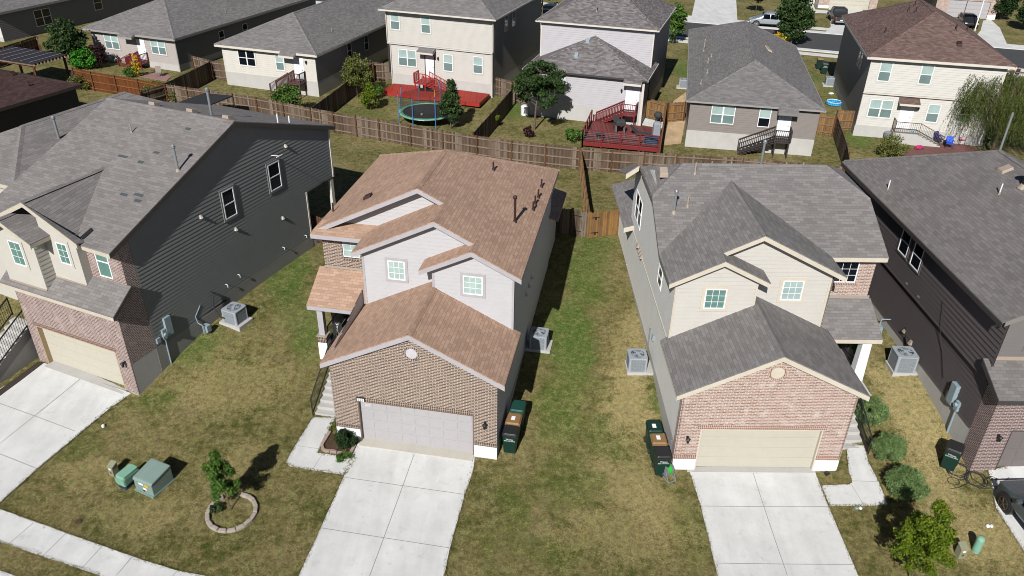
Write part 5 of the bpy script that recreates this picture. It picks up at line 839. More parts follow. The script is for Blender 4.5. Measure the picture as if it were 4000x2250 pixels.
# ================================================================ HOUSE D (dark siding at the right edge)
def houseD():
    t = thing('brick_house', 'house with brown black lap siding and taupe garage door at the right edge', 'house', FD[:3], FD[3], 'front row houses')
    L = left(0); eh = 6.71
    siding(t, L, [(.85, 1.5), (17, 1.5), (17, 3.85), (.85, 3.85)], M['pt_D'], exp=.22, lap=.042); siding(t, WF((-.11, 0, 0), (0, 1, 0), (-1, 0, 0)), [(.85, 3.86), (17, 3.86), (17, 6.72), (.85, 6.72)], M['pt_D'], exp=.22, lap=.042, name='upper_siding_wall')
    fd = MB(); L.box(fd, .3, 17, -.6, 1.5, -.2, .014); fd.build('foundation', M['found'], t)
    f0 = front(0); a0 = 1.0; dh = 2.13
    flatwall(t, f0, [[(0, -.2), (a0, -.2), (a0, dh), (0, dh)], [(0, dh), (9, dh), (9, 3.85), (0, 3.85)], [(5.9, -.2), (9, -.2), (9, dh), (5.9, dh)]], M['br_D'], 'brick_wall'); flatwall(t, WF((-.015, 0, 0), (0, 1, 0), (-1, 0, 0)), [[(0, -.2), (.85, -.2), (.85, 4.2), (0, 3.85)]], M['br_D'], 'side_brick_wall')
    rv = MB(); rv.poly([(a0, 0, -.2), (a0, .3, -.2), (a0, .3, dh), (a0, 0, dh)]); rv.build('brick_reveal', M['br_D'], t); garage(t, f0, a0, 5.9, dh, M['garD'], jamb=M['trimD'])
    roof(t, M['sh_D'], [[(-.33, -.4, 3.95), (9.3, -.4, 3.95), (9.3, 1.2, 4.72), (-.33, 1.2, 4.72)]], name='skirt_roof'); fascia(t, M['trimD'], [((-.32, -.39, 3.95), (9.3, -.39, 3.95)), ((-.32, -.4, 3.95), (-.32, 1.2, 4.72))], .2)
    board(t, front(1.16), [(0, 6, 4.68, 4.85)], M['sill'], 'roof_flashing')
    siding(t, front(1.17), [(0, 4.6), (9, 4.6), (9, 7.5), (4.5, 8.9), (0, 6.75)], M['pt_Df']); board(t, front(1.17), [(0, .1, 4.6, 6.8)], M['trimD'], 'corner_board'); window(t, front(1.17), 1.1, 5.2, .85, 1.4, up='gl_mint', lo='gl_mintd', trim=M['pt_Df'])
    um, vr, ve = 4.75, 12.0, 17.0; zr = eh + .5 * (um + .33)
    P = [[(-.45, .79, eh - .06), (um, .79, zr), (um, vr, zr), (-.45, ve, eh - .06)], [(um, .79, zr), (9.83, .79, eh), (9.83, ve, eh), (um, vr, zr)], [(9.83, ve, eh), (-.33, ve, eh), (um, vr, zr)]]
    roof(t, M['sh_D'], P, [((um, .79, zr), (um, vr, zr)), ((um, vr, zr), (-.33, ve, eh))], name='main_roof'); fascia(t, M['trimD'], [((-.44, .79, eh - .06), (-.44, ve, eh - .06)), ((-.33, ve - .01, eh), (9.8, ve - .01, eh))], .2); fascia(t, M['trimC2'], [((-.33, .80, eh), (um, .80, zr)), ((um, .8, zr), (9.8, .8, eh))], .2)
    LU = WF((-.14, 0, 0), (0, 1, 0), (-1, 0, 0)); window(t, LU, 8.7, 5.1, .86, 1.25, up='gl_dark', lo='gl_dark', trim=M['pt_D'], tw=.1, label='further of the two high side windows'); window(t, LU, 7.4, 5.05, .86, 1.25, up='gl_dark', lo='gl_dark', trim=M['pt_D'], tw=.1, label='nearer of the two high side windows')
    ep = MB(); ep.box(-.2, 0, 2.2, 2.6, 1.58, 2.55); ep.build('electric_panel', M['elec'], t, bevel=.01); ep = MB(); ep.box(-.14, 0, 1.82, 2.05, 1.55, 2.0); ep.cyl((-.14, 1.93, 1.85), (-.24, 1.93, 1.85), .09, .09, 14); ep.build('meter_box', M['elec'], t)
    ep = MB(); ep.box(-.12, 0, 2.66, 2.82, 1.6, 1.95); ep.build('cable_box', M['elec'], t); ep = MB(); ep.tube([(-.08, 1.93, 1.6), (-.08, 1.93, 0)], .045); ep.build('conduit', M['elec'], t)
    cb = MB(); cb.tube([(-.16, 5.0, 5.0), (-.16, 4.6, 3.9), (-.06, 4.0, 3.0), (-.06, 3.4, 2.1)], .012); cb.build('cable', M['rubber'], t)
    gm_ = MB(); gm_.tube([(0, 8.6, 1.75), (-.45, 8.6, 1.75), (-.55, 8.55, 1.2)], .03); gm_.box(-.75, -.4, 8.35, 8.65, 1.1, 1.45); gm_.build('gas_meter', M['elec'], t)
    ln = MB(); ln.tube([(0, 6.9, 1.95), (-.1, 6.8, 1.9), (-.12, 6.3, 1.5), (-.4, 6.1, 1.3)], .035); ln.box(-.1, 0, 7.0, 7.16, 1.95, 2.25); ln.build('refrigerant_line', M['rubber'], t)
    for v, z in ((7.1, 2.1), (6.4, 1.9), (8.0, 4.2), (6.8, 4.2), (11.3, 4.2)): c2 = MB(); c2.hexa([(-.17, v - .1, z - .1), (-.03, v - .1, z - .1), (-.03, v + .1, z - .1), (-.17, v + .1, z - .1), (-.08, v - .08, z + .1), (-.03, v - .08, z + .1), (-.03, v + .08, z + .1), (-.08, v + .08, z + .1)]); c2.build('wall_vent', M['capm'] if z < 4 else M['metal'], t)
    zz = lambda u: eh + .5 * (u + .33)
    vent(t, (.12, 12.5, zz(.12)), .5, .03, base=M['capm'], mat=M['pvc']); vent(t, (3.1, 8.63, zz(3.1)), .5, .03, base=M['capm'], mat=M['pvc']); boxvent(t, (4.1, 10.28, zz(4.1)), M['capm'], .5, .12, (.5, 0)); vent(t, (4.0, 8.5, zz(4.0)), .6, .12, cap=True, base=M['capm'], mat=M['dark']); vent(t, (4.7, 12.0, zr - .05), 1.9, .05, mat=M['metal'])
    lamp(t, (.55, 0, 1.9), (0, -1, 0)); fl = MB(); fl.box(2.2, 2.4, -.12, 0, 2.5, 2.62); fl.cyl((2.2, -.15, 2.55), (2.12, -.28, 2.45), .05, .07, 8); fl.build('flood_lamp', M['pvc'], t)
    return t
M['trimC2'] = plain('trim_mid_grey', lin('#8f8a84', .8), .6)
hD = houseD()
# ================================================================ back row
def stoop(par, x, w, z, W, mat, fmat, d=.9, nm='door_canopy'):  # small shed canopy over a door
    mb = MB(); a = [W.p(x, z - .12, d), W.p(x + w, z - .12, d), W.p(x + w, z + .18, 0), W.p(x, z + .18, 0)]; mb.slab(a, .06); o = mb.build(nm, mat, par); f = MB(); f.strip(a[0], a[1], -.22, -.06, .03); f.strip(a[0] + Vector((.02, 0, 0)), a[3] + Vector((.02, 0, 0)), -.24, -.065, .03); f.strip(a[1] - Vector((.02, 0, 0)), a[2] - Vector((.02, 0, 0)), -.24, -.065, .03); f.build('canopy_fascia', fmat, o); return o
def eave_ext(par, x0, x1, z, y, d, sl, mat, fmat): roof(par, mat, [[(x0, y - d, z - sl * d), (x1, y - d, z - sl * d), (x1, y + .1, z + sl * .1 + .015), (x0, y + .1, z + sl * .1 + .015)]], name='entry_eave'); fascia(par, fmat, [((x0, y - d + .01, z - sl * d), (x1, y - d + .01, z - sl * d)), ((x0, y - d, z - sl * d), (x0, y, z)), ((x1, y - d, z - sl * d), (x1, y, z))], .18)
def shell(t, W_, L_, z0, h, mf, ms, fd, fmat=None, msl=None):
    siding(t, front(0), [(0, 0), (W_, 0), (W_, h), (0, h)], mf); siding(t, right(W_), [(0, 0), (L_, 0), (L_, h), (0, h)], ms); siding(t, left(0), [(0, 0), (L_, 0), (L_, h), (0, h)], msl or ms)
    b = MB(); b.box(-.012, W_ + .012, -.012, L_, -fd - .7, .0); b.build('foundation', fmat or M['found'], t)
    for w_, x in ((front(0), 0), (front(0), W_ - .09)): board(t, w_, [(x, x + .09, 0, h)], mf, 'corner_board')
def woodstairs(t, W, xd, wdth, z_top, fd, mat, dirn, n=7, depth=1.1, land=1.15, name='back_stairs', d0=.0):
    """landing in front of a door; flight going along -x (dirn=-1) or +x"""
    s = MB(); W.box(s, xd, xd + land, z_top - .12, z_top - .04, d0, d0 + depth); zb = -fd + .05; dz = (z_top - zb) / (n + 1); run = .27
    for i in range(n):
        z = z_top - dz * (i + 1) - .04; a = xd + land + i * run if dirn > 0 else xd - (i + 1) * run; W.box(s, a, a + run + .02, z - .05, z, d0, d0 + depth)
    for x in (xd + .04, xd + land - .12):
        for d in (d0 + .06, d0 + depth - .12): W.box(s, x, x + .09, zb - .3, z_top - .1, d, d + .09)
    e = xd + land if dirn > 0 else xd; ex = e + dirn * run * (n + .3); o = s.build(name, mat, t)
    D = d0 + depth - .05; P = lambda x, z, d: W.p(x, z, d); far = xd if dirn > 0 else xd + land
    railing(o, [P(far, z_top - .05, d0 + .1), P(far, z_top - .05, D), P(e, z_top - .05, D), P(ex, zb + .05, D)], mat, .9, ps=.09, bar=.035, gap=.14)
    railing(o, [P(e, z_top - .05, d0 + .12), P(ex, zb + .05, d0 + .12)], mat, .9, ps=.07, bar=.035, gap=.14); return o
# K
t = thing('bungalow', 'taupe single storey house with grey hip roof and black back stairs', 'house', (13.48, 59.3, 2.27), -.19, 'houses of the row behind'); hK = t
W_, hs, fd = 9.58, 2.3, 1.39
shell(t, W_, 20, 0, hs, M['pt_K'], M['pt_K'], fd)
window(t, front(0), 1.64, .69, 1.78, 1.42, units=2, trim=M['pt_K'], up='gl_mint', lo='gl_mintd', label='double window left of the back door'); window(t, front(0), 5.2, .69, .88, 1.42, trim=M['pt_K'], up='gl_mint', lo='gl_dark', label='single window beside the back door'); door(t, front(0), 6.75, .8, 1.95, M['doorw'])
hiproof(t, M['sh_F'], -.3, W_ + .3, -.3, 25, hs + .1, .42, y1r=20.5, fmat=M['gut'], gut=True); eave_ext(t, 6.5, 7.95, hs + .1, -.3, .55, .42, M['sh_F'], M['trimB2'])
woodstairs(t, front(0), 6.55, 1.3, -.02, fd, M['wd_blk'], -1, 9)
zz = lambda u, y: hs + .1 + .42 * min(u + .3, y + .3)
for u, y, h_ in ((1.0, 13.5, .9), (1.3, 9, .4), (1.2, 5.6, .35), (1.6, 10.5, .3), (.7, 3.0, .35)): vent(t, (u, y, zz(u, y)), h_, .04, cap=h_ > .8, base=M['capm'], mat=M['capm'])
for k in range(4): boxvent(t, (6.3 + .05 * k, 12.3 - .45 * k, hs + .1 + .42 * (W_ + .3 - 6.3)), M['capm'], .42, .12, (-.4, 0))
# L
t = thing('two_storey_house', 'ivory two storey house with brown shingle roof and black metal back stair rail', 'house', (27.73, 62.01, 2.05), -.22, 'houses of the row behind'); hL = t
W_, h1, h2, fd = 9.72, 2.72, 5.48, .92
siding(t, front(0), [(0, 0), (W_, 0), (W_, h1), (0, h1)], M['pt_L']); siding(t, front(-.12), [(0, h1 + .02), (W_, h1 + .02), (W_, h2), (0, h2)], M['pt_L'], name='upper_siding_wall'); siding(t, left(0), [(-.1, 0), (15, 0), (15, h2), (-.1, h2)], M['pt_Lshade']); siding(t, right(W_), [(-.1, 0), (15, 0), (15, h2), (-.1, h2)], M['pt_L'])
b = MB(); b.box(-.012, W_ + .012, -.012, 15, -fd - .7, 0); b.build('foundation', M['found'], t); b = MB(); b.box(-.02, W_ + .02, -.17, 0, h1 - .1, h1); b.build('band_board', M['trimW'], t)
for x in (0, W_ - .1): board(t, front(-.12), [(x, x + .1, h1, h2)], M['pt_L'], 'corner_board'); board(t, front(0), [(x, x + .1, 0, h1)], M['pt_L'], 'corner_board')
window(t, front(0), .7, .73, 1.78, 1.45, units=2, trim=M['pt_L'], label='double window beside the back door'); window(t, front(0), 5.05, .7, .92, 1.45, trim=M['pt_L'], label='lower single window'); window(t, front(-.12), .75, h1 + .95, .9, 1.5, trim=M['pt_L'], label='upper window at the left'); window(t, front(-.12), 3.75, h1 + .95, .9, 1.5, trim=M['pt_L'], label='upper middle window'); window(t, front(0), 7.4, .9, .9, 1.3, trim=M['pt_L'], up='gl_dark', lo='gl_mintd', label='window behind the willow')
window(t, left(0), 3.2, h1 + .9, .85, 1.3, up='gl_dark', lo='gl_dark', label='side window'); window(t, left(0), 4.3, h1 + .9, .85, 1.3, up='gl_dark', lo='gl_dark', label='side window')
door(t, front(0), 3.15, .85, 2.0, M['doorw']); stoop(t, 2.75, 1.5, h1 - .35, front(0), M['sh_L'], M['trimW'], .75); lamp(t, (4.35, 0, 1.8), (0, -1, 0))
A_, B_ = hiproof(t, M['sh_L'], -.4, W_ + .45, -.52, 15.4, h2 + .12, .5, fmat=M['trimW'])
for u, y in ((1.4, 4.2), (3.6, 8.0), (3.9, 6.8), (4.2, 9)): vent(t, (u, y, h2 + .12 + .5 * (u + .4)), .4, .05, base=M['pipeb'], mat=M['pipeb'])
for u, y in ((6.2, 2.9), (7.6, 5.0)): vent(t, (u, y, h2 + .12 + .5 * min(W_ + .45 - u, y + .52)), .4, .05, base=M['pipeb'], mat=M['pipeb'])
boxvent(t, (6.3, 1.3, h2 + .12 + .5 * 1.8), M['pipeb'], .4, .2, (0, .5))
sl = MB(); front(0).box(sl, 2.75, 4.6, -fd - .3, -.05, 0, 1.2)
for i in range(6): front(0).box(sl, 4.6 + .3 * i, 4.9 + .3 * i, -fd - .3, -.05 - (fd - .05) / 7 * (i + 1), 0, 1.2)
o = sl.build('back_stairs', M['found'], t); railing(o, [(2.8, -.1, -.05), (2.8, -1.15, -.05), (4.6, -1.15, -.05), (6.5, -1.15, -fd)], M['iron_tan'] if 'iron_tan' in M else M['dark'], .9, ps=.04, bar=.018, gap=.13)
# I
t = thing('two_storey_house', 'sand coloured two storey house behind the red deck', 'house', (-11.6, 73.53, 2.38), -.33, 'houses of the row behind'); hI = t
W_, h1, h2, fd = 9.92, 2.83, 5.73, .99
siding(t, front(0), [(0, 0), (W_, 0), (W_, h1), (0, h1)], M['pt_I']); siding(t, front(-.12), [(-.3, h1 + .02), (W_ + .1, h1 + .02), (W_ + .1, h2), (-.3, h2)], M['pt_I'], name='upper_siding_wall'); siding(t, right(W_ + .1), [(-.1, 0), (14, 0), (14, h2), (-.1, h2)], M['pt_Lshade']); siding(t, left(-.3), [(-.1, 0), (14, 0), (14, h2), (-.1, h2)], M['pt_I'])
b = MB(); b.box(-.012, W_ + .112, -.012, 14, -fd - .7, 0); b.build('foundation', M['found'], t); b = MB(); b.box(-.32, W_ + .12, -.17, 0, h1 - .1, h1); b.build('band_board', M['pt_L'], t)
window(t, front(0), .7, .79, 1.83, 1.52, units=2, trim=M['pt_I'], label='double window beside the back door'); window(t, front(0), 5.25, .75, .92, 1.52, trim=M['pt_I'], label='single window right of the back door'); window(t, front(0), 8.15, .85, .92, 1.52, trim=M['pt_I'], label='single window near the corner'); window(t, front(-.12), .15, h1 + 1.2, .92, 1.5, trim=M['pt_I'], label='upper left window'); window(t, front(-.12), 3.2, h1 + 1.15, .92, 1.5, trim=M['pt_I'], label='upper middle window')
for v in (3, 5): window(t, right(W_ + .1), v, h1 + 1.2, .9, 1.4, up='gl_dark', lo='gl_dark', label='side window')
door(t, front(0), 3.45, .85, 2.0, M['doorw'], frame=M['blackp']); stoop(t, 2.95, 1.6, h1 - .25, front(0), M['sh_F'], M['trimW'], .8); lamp(t, (4.75, 0, 1.9), (0, -1, 0))
hiproof(t, M['sh_F'], -.7, W_ + .6, -.7, 14.5, h2 + .12, .5, fmat=M['trimW'], gut=True); vent(t, (6.6, 2.4, h2 + 1.6), .4, .12, cap=True, mat=M['capm'])
dp = MB(); dp.tube([(-.25, -.2, h2), (-.25, -.2, h1 + .1), (-.06, -.06, h1 - .1), (-.06, -.06, -fd)], .05); dp.tube([(W_ + .2, -.2, h2), (W_ + .2, -.2, h1 + .1), (W_ + .08, -.07, h1 - .1), (W_ + .08, -.07, -fd)], .05); dp.build('downpipe', M['trimW'], t)
# red stair in front of I
woodstairs(t, front(0), 3.2, 1.3, -.02, fd, M['pt_red'], 1, 7, name='red_back_stairs', d0=1.0, depth=1.1)
b = MB(); front(0).box(b, 3.2, 4.35, -.14, -.06, 0, 1.0); b.build('stair_landing', M['pt_red'], t)
# H
t = thing('bungalow', 'butter coloured single storey house with brown back stairs and small shrub at its corner', 'house', (-17.56, 68.79, 2.73), -.31, 'houses of the row behind'); hH = t
W_, hs, fd = 9.56, 2.42, 1.33
siding(t, front(0), [(-W_, 0), (0, 0), (0, hs), (-W_, hs)], M['pt_H']); siding(t, right(0), [(0, 0), (22, 0), (22, hs), (0, hs)], M['pt_Gshade']); siding(t, left(-W_), [(0, 0), (22, 0), (22, hs), (0, hs)], M['pt_H']); b = MB(); b.box(-W_ - .012, .012, -.012, 22, -fd - .7, 0); b.build('foundation', M['found'], t); board(t, front(0), [(-.09, 0, 0, hs), (-W_, -W_ + .09, 0, hs)], M['pt_H'], 'corner_board')
window(t, front(0), -7.9, .75, 1.75, 1.4, units=2, trim=M['pt_H'], up='gl_dark', lo='gl_dark', label='double window at the left'); window(t, front(0), -4.05, .68, .85, 1.4, trim=M['pt_H'], label='single window beside the back door'); door(t, front(0), -2.1, .8, 1.95, M['doorw']); lamp(t, (-.9, 0, 1.75), (0, -1, 0))
for v in (5.6, 9.0): window(t, right(0), v, .7, .8, 1.4, up='gl_dark', lo='gl_dark', label='dark side window')
hiproof(t, M['sh_F'], -W_ - .43, .43, -.43, 22.5, hs + .1, .42, fmat=M['trimW']); eave_ext(t, -3.1, -1.6, hs + .1, -.43, .5, .42, M['sh_F'], M['trimW']); vent(t, (-1.2, 5.2, hs + .1 + .42 * 1.63), .4, .03, mat=M['capm'])
woodstairs(t, front(0), -2.3, 1.3, -.02, fd, M['wd_dkst'], -1, 7)
# G
t = thing('bungalow', 'greige single storey house with maroon back stairs and climbing plant', 'house', (-32.39, 75.31, 2.24), -.35, 'houses of the row behind'); hG = t
W_, hs, fd = 10.22, 2.52, .65
siding(t, front(0), [(-W_, 0), (0, 0), (0, hs), (-W_, hs)], M['pt_G']); siding(t, right(0), [(0, 0), (24, 0), (24, hs), (0, hs)], M['pt_Gshade']); siding(t, left(-W_), [(0, 0), (24, 0), (24, hs), (0, hs)], M['pt_G']); b = MB(); b.box(-W_ - .012, .012, -.012, 24, -fd - .9, 0); b.build('foundation', M['found'], t); board(t, front(0), [(-.09, 0, 0, hs), (-W_, -W_ + .09, 0, hs)], M['pt_G'], 'corner_board')
window(t, front(0), -8.65, .75, 1.75, 1.45, units=2, trim=M['pt_G'], label='double window at the left'); window(t, front(0), -2.95, .8, 1.75, 1.45, units=2, trim=M['pt_G'], up='gl_mint', lo='gl_mintd', label='double window right of the back door'); door(t, front(0), -4.55, .8, 1.95, M['doorw'])
for v in (6.2, 10.0): window(t, right(0), v, .6, .8, 1.3, up='gl_dark', lo='gl_dark', label='dark side window')
hiproof(t, M['sh_F'], -W_ - .5, .5, -.5, 24.5, hs + .1, .42, fmat=M['gut']); eave_ext(t, -5.9, -4.2, hs + .1, -.5, .5, .42, M['sh_F'], M['gut']); dp = MB(); dp.tube([(.06, -.06, hs), (.06, -.06, -fd)], .05); dp.build('downpipe', M['gut'], t); vent(t, (-1.0, 9, hs + .1 + .42 * 1.5), .4, .03, mat=M['capm'])
woodstairs(t, front(0), -4.75, 1.2, -.02, fd + .3, M['pt_mar'], -1, 6)
# J
t = thing('two_storey_house', 'lilac grey house with a low pyramid roofed back part and white security door', 'house', (10.38, 63.22, 2.35), -.3, 'houses of the row behind'); hJ = t
W_, hs, fd, Lg, Lu, h2, W2_ = 9.82, 2.63, 1.38, 5.39, 3.15, 5.91, 9.7
siding(t, front(0), [(-W_, 0), (0, 0), (0, hs), (-W_, hs)], M['pt_J']); siding(t, right(0), [(0, 0), (Lg, 0), (Lg, hs), (0, hs)], M['pt_Gshade']); siding(t, left(-W_), [(0, 0), (Lg, 0), (Lg, hs), (0, hs)], M['pt_J']); siding(t, front(Lu), [(-W2_, hs - .3), (.05, hs - .3), (.05, h2), (-W2_, h2)], M['pt_J'], name='upper_siding_wall'); siding(t, right(.05), [(Lu, 0), (13, 0), (13, h2), (Lu, h2)], M['pt_Gshade']); siding(t, left(-W2_), [(Lu, 0), (13, 0), (13, h2), (Lu, h2)], M['pt_J'])
b = MB(); b.box(-W_ - .012, .012, -.012, 13, -fd - .7, 0); b.build('foundation', M['found'], t); board(t, front(Lu), [(-W2_, -W2_ + .1, 2, h2), (-.05, .05, 2, h2)], M['trimW'], 'corner_board'); board(t, front(0), [(-.1, 0, -fd, hs)], M['trimW'], 'corner_board')
z = hs + .1; x0, x1 = -W_ - .34, .34; ap = (-W_ / 2 - .2, 4.7, z + .5 * 5.0)
roof(t, M['sh_J'], [[(x0, -.34, z), (x1, -.34, z), ap], [(x1, -.34, z), (x1, Lg, z), (ap[0], Lg, ap[2]), ap], [(x0, Lg, z), (x0, -.34, z), ap, (ap[0], Lg, ap[2])]], [((x0, -.34, z), ap), ((x1, -.34, z), ap)], name='low_roof') if 0 else None
apz = z + .48 * (x1 - x0) / 2; apx = (x0 + x1) / 2; apy = -.34 + (x1 - x0) / 2 * .62
roof(t, M['sh_J'], [[(x0, -.34, z), (x1, -.34, z), (apx, Lu + .0, z + .42 * 3.49 + .9)], [(x1, -.34, z), (x1, Lg, z), (apx, Lu + .02, z + .42 * 3.49 + .9)], [(x0, Lg, z), (x0, -.34, z), (apx, Lu + .02, z + .42 * 3.49 + .9)]], [((x0, -.34, z), (apx, Lu, z + 2.366)), ((x1, -.34, z), (apx, Lu, z + 2.366))], name='low_roof')
gutter(t, M['trimW'], [((x0, -.34, z), (x0, Lg, z)), ((x1, -.34, z), (x1, Lg, z))]); gutter(t, M['trimD'], [((x0, -.34, z), (x1, -.34, z))]); eave_ext(t, -1.55, -.1, z, -.34, .45, .5, M['sh_J'], M['trimW'])
hiproof(t, M['sh_J'], -W2_ - .35, .4, Lu - .35, 13.5, h2 + .12, .5, fmat=M['trimW'], gut=True, name='upper_roof'); boxvent(t, (apx - .5, 2.6, z + 2.0), M['elec'], .35, .15, (0, .67)); boxvent(t, (apx - 1.1, 1.2, z + 1.05), M['elec'], .35, .15, (0, .67)); vent(t, (-5.2, Lu + 1.2, h2 + .9), .55, .04, base=M['metal'], mat=M['metal'])
window(t, front(0), -8.3, .7, 1.75, 1.45, units=2, trim=M['pt_J'], label='double window behind the tree'); d_ = door(t, front(0), -1.3, .95, 2.05, M['doorw'])
gr = MB(); W0 = front(0)
for i in range(9): W0.box(gr, -1.27 + i * .105, -1.255 + i * .105, .05, 2.0, .06, .075)
for zz_ in (.05, .7, .78, 1.95): W0.box(gr, -1.3, -.36, zz_, zz_ + .03, .058, .078)
gr.build('security_grille', WHITE, d_); lamp(t, (-1.75, 0, 1.7), (0, -1, 0)); woodstairs(t, front(0), -1.45, 1.35, -.02, fd, M['pt_mar'], -1, 8, name='maroon_back_stairs'); dp = MB(); dp.box(-.02, .1, -.1, 0, -fd, hs); dp.build('downpipe', M['trimW'], t)
# F (far left, dark side)
t = thing('bungalow', 'far house at the top left corner, mostly shaded dark wall with two windows', 'house', (-54.5, 84.5, 2.3), -.36, 'houses of the row behind'); hF = t
siding(t, right(0), [(0, -.6), (26, -.6), (26, 2.5), (0, 2.5)], M['pt_Gshade']); siding(t, front(0), [(-10, 0), (0, 0), (0, 2.5), (-10, 2.5)], M['pt_L']); b = MB(); b.box(-10, .0, -.012, 26, -1.5, -.01); b.build('foundation', M['found'], t); window(t, right(0), 4.3, .3, 2.1, 1.7, units=2, up='gl_dark', lo='gl_dark', label='double window in the shaded wall'); window(t, right(0), 12.5, .6, 1.2, 1.6, up='gl_dark', lo='gl_dark', label='single window in the shaded wall')
hiproof(t, M['sh_F'], -10.4, .4, -.4, 26.5, 2.6, .42, fmat=M['gut'])
# E (maroon roof at the left edge)
t = thing('two_storey_house', 'house at the left edge with maroon brown shingle roof and unlit dark side wall', 'house', (-32.9, 57.6, 2.0), -.42, 'front row houses'); hE = t
hiproof(t, M['sh_E'], -12, .35, -11, .35, 3.6, .36, far='hip', near='hip', fmat=M['trimD']) if 0 else None
E0 = 3.4; roof(t, M['sh_E'], [[(.35, -11, E0), (.35, .35, E0), (-5.6, -5.3, E0 + 2.1), (-5.6, -11, E0 + 2.1)], [(.35, .35, E0), (-11.5, .35, E0), (-5.6, -5.3, E0 + 2.1)], [(-11.5, .35, E0), (-11.5, -11, E0), (-5.6, -11, E0 + 2.1), (-5.6, -5.3, E0 + 2.1)]], [((.35, .35, E0), (-5.6, -5.3, E0 + 2.1)), ((-5.6, -5.3, E0 + 2.1), (-5.6, -11, E0 + 2.1))]); fascia(t, M['trimD'], [((.34, -11, E0), (.34, .35, E0))], .18)
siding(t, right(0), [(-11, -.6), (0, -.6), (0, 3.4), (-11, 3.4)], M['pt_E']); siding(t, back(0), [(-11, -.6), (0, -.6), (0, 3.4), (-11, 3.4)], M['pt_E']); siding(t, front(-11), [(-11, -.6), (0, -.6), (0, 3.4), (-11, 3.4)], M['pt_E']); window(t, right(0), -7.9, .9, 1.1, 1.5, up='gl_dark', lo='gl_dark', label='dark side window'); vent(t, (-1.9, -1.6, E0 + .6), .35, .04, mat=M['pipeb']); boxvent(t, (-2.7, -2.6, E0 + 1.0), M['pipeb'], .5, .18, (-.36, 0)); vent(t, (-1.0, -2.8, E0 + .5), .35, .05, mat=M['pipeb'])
# M and N across the far street: house with the ivory garage door, house with the white one
t = thing('brick_house', 'brick house across the far street with an ivory garage door', 'house', tuple(at(3235, 33)), -.2, 'houses across the far street'); W0 = front(0)
flatwall(t, W0, [[(-1.4, 0), (0, 0), (0, 3.2), (-1.4, 3.2)], [(0, 2.2), (5.2, 2.2), (5.2, 3.2), (0, 3.2)], [(5.2, 0), (6.2, 0), (6.2, 3.2), (5.2, 3.2)]], M['br_C'], 'brick_wall'); garage(t, W0, 0, 5.2, 2.2, M['ivory'], rec=.1); st = MB(); W0.box(st, -1.4, 0, 0, .4, 0, .02); st.build('stone_base', M['stone'], t); siding(t, left(-1.4), [(0, 0), (9, 0), (9, 3.2), (0, 3.2)], M['pt_L']); siding(t, right(6.2), [(0, 0), (9, 0), (9, 3.2), (0, 3.2)], M['pt_L']); hiproof(t, M['sh_F'], -1.8, 6.6, -.4, 12, 3.3, .45, near='gable', fmat=M['trimW'])
siding(t, front(3), [(-6, 0), (-1.5, 0), (-1.5, 3.2), (-6, 3.2)], M['pt_L'])
t = thing('brick_house', 'brick house across the far street with a white garage door and flagpole', 'house', tuple(at(3692, 66)), -.24, 'houses across the far street'); W0 = front(0)
flatwall(t, W0, [[(-1.5, 0), (0, 0), (0, 3.4), (-1.5, 3.4)], [(0, 2.2), (5.0, 2.2), (5.0, 3.4), (0, 3.4)], [(5.0, 0), (6.0, 0), (6.0, 3.4), (5.0, 3.4)]], M['br_C'], 'brick_wall'); garage(t, W0, 0, 5.0, 2.2, M['garB'], rec=.1); st = MB(); W0.box(st, 5.0, 6.0, 0, .6, 0, .02); st.build('stone_base', M['stone'], t); siding(t, right(6), [(0, 0), (9, 0), (9, 3.4), (0, 3.4)], M['pt_K']); siding(t, left(-1.5), [(0, 0), (9, 0), (9, 3.4), (0, 3.4)], M['pt_K']); hiproof(t, M['sh_F'], -1.9, 6.4, -.4, 12, 3.5, .45, near='gable', fmat=M['trimW'])
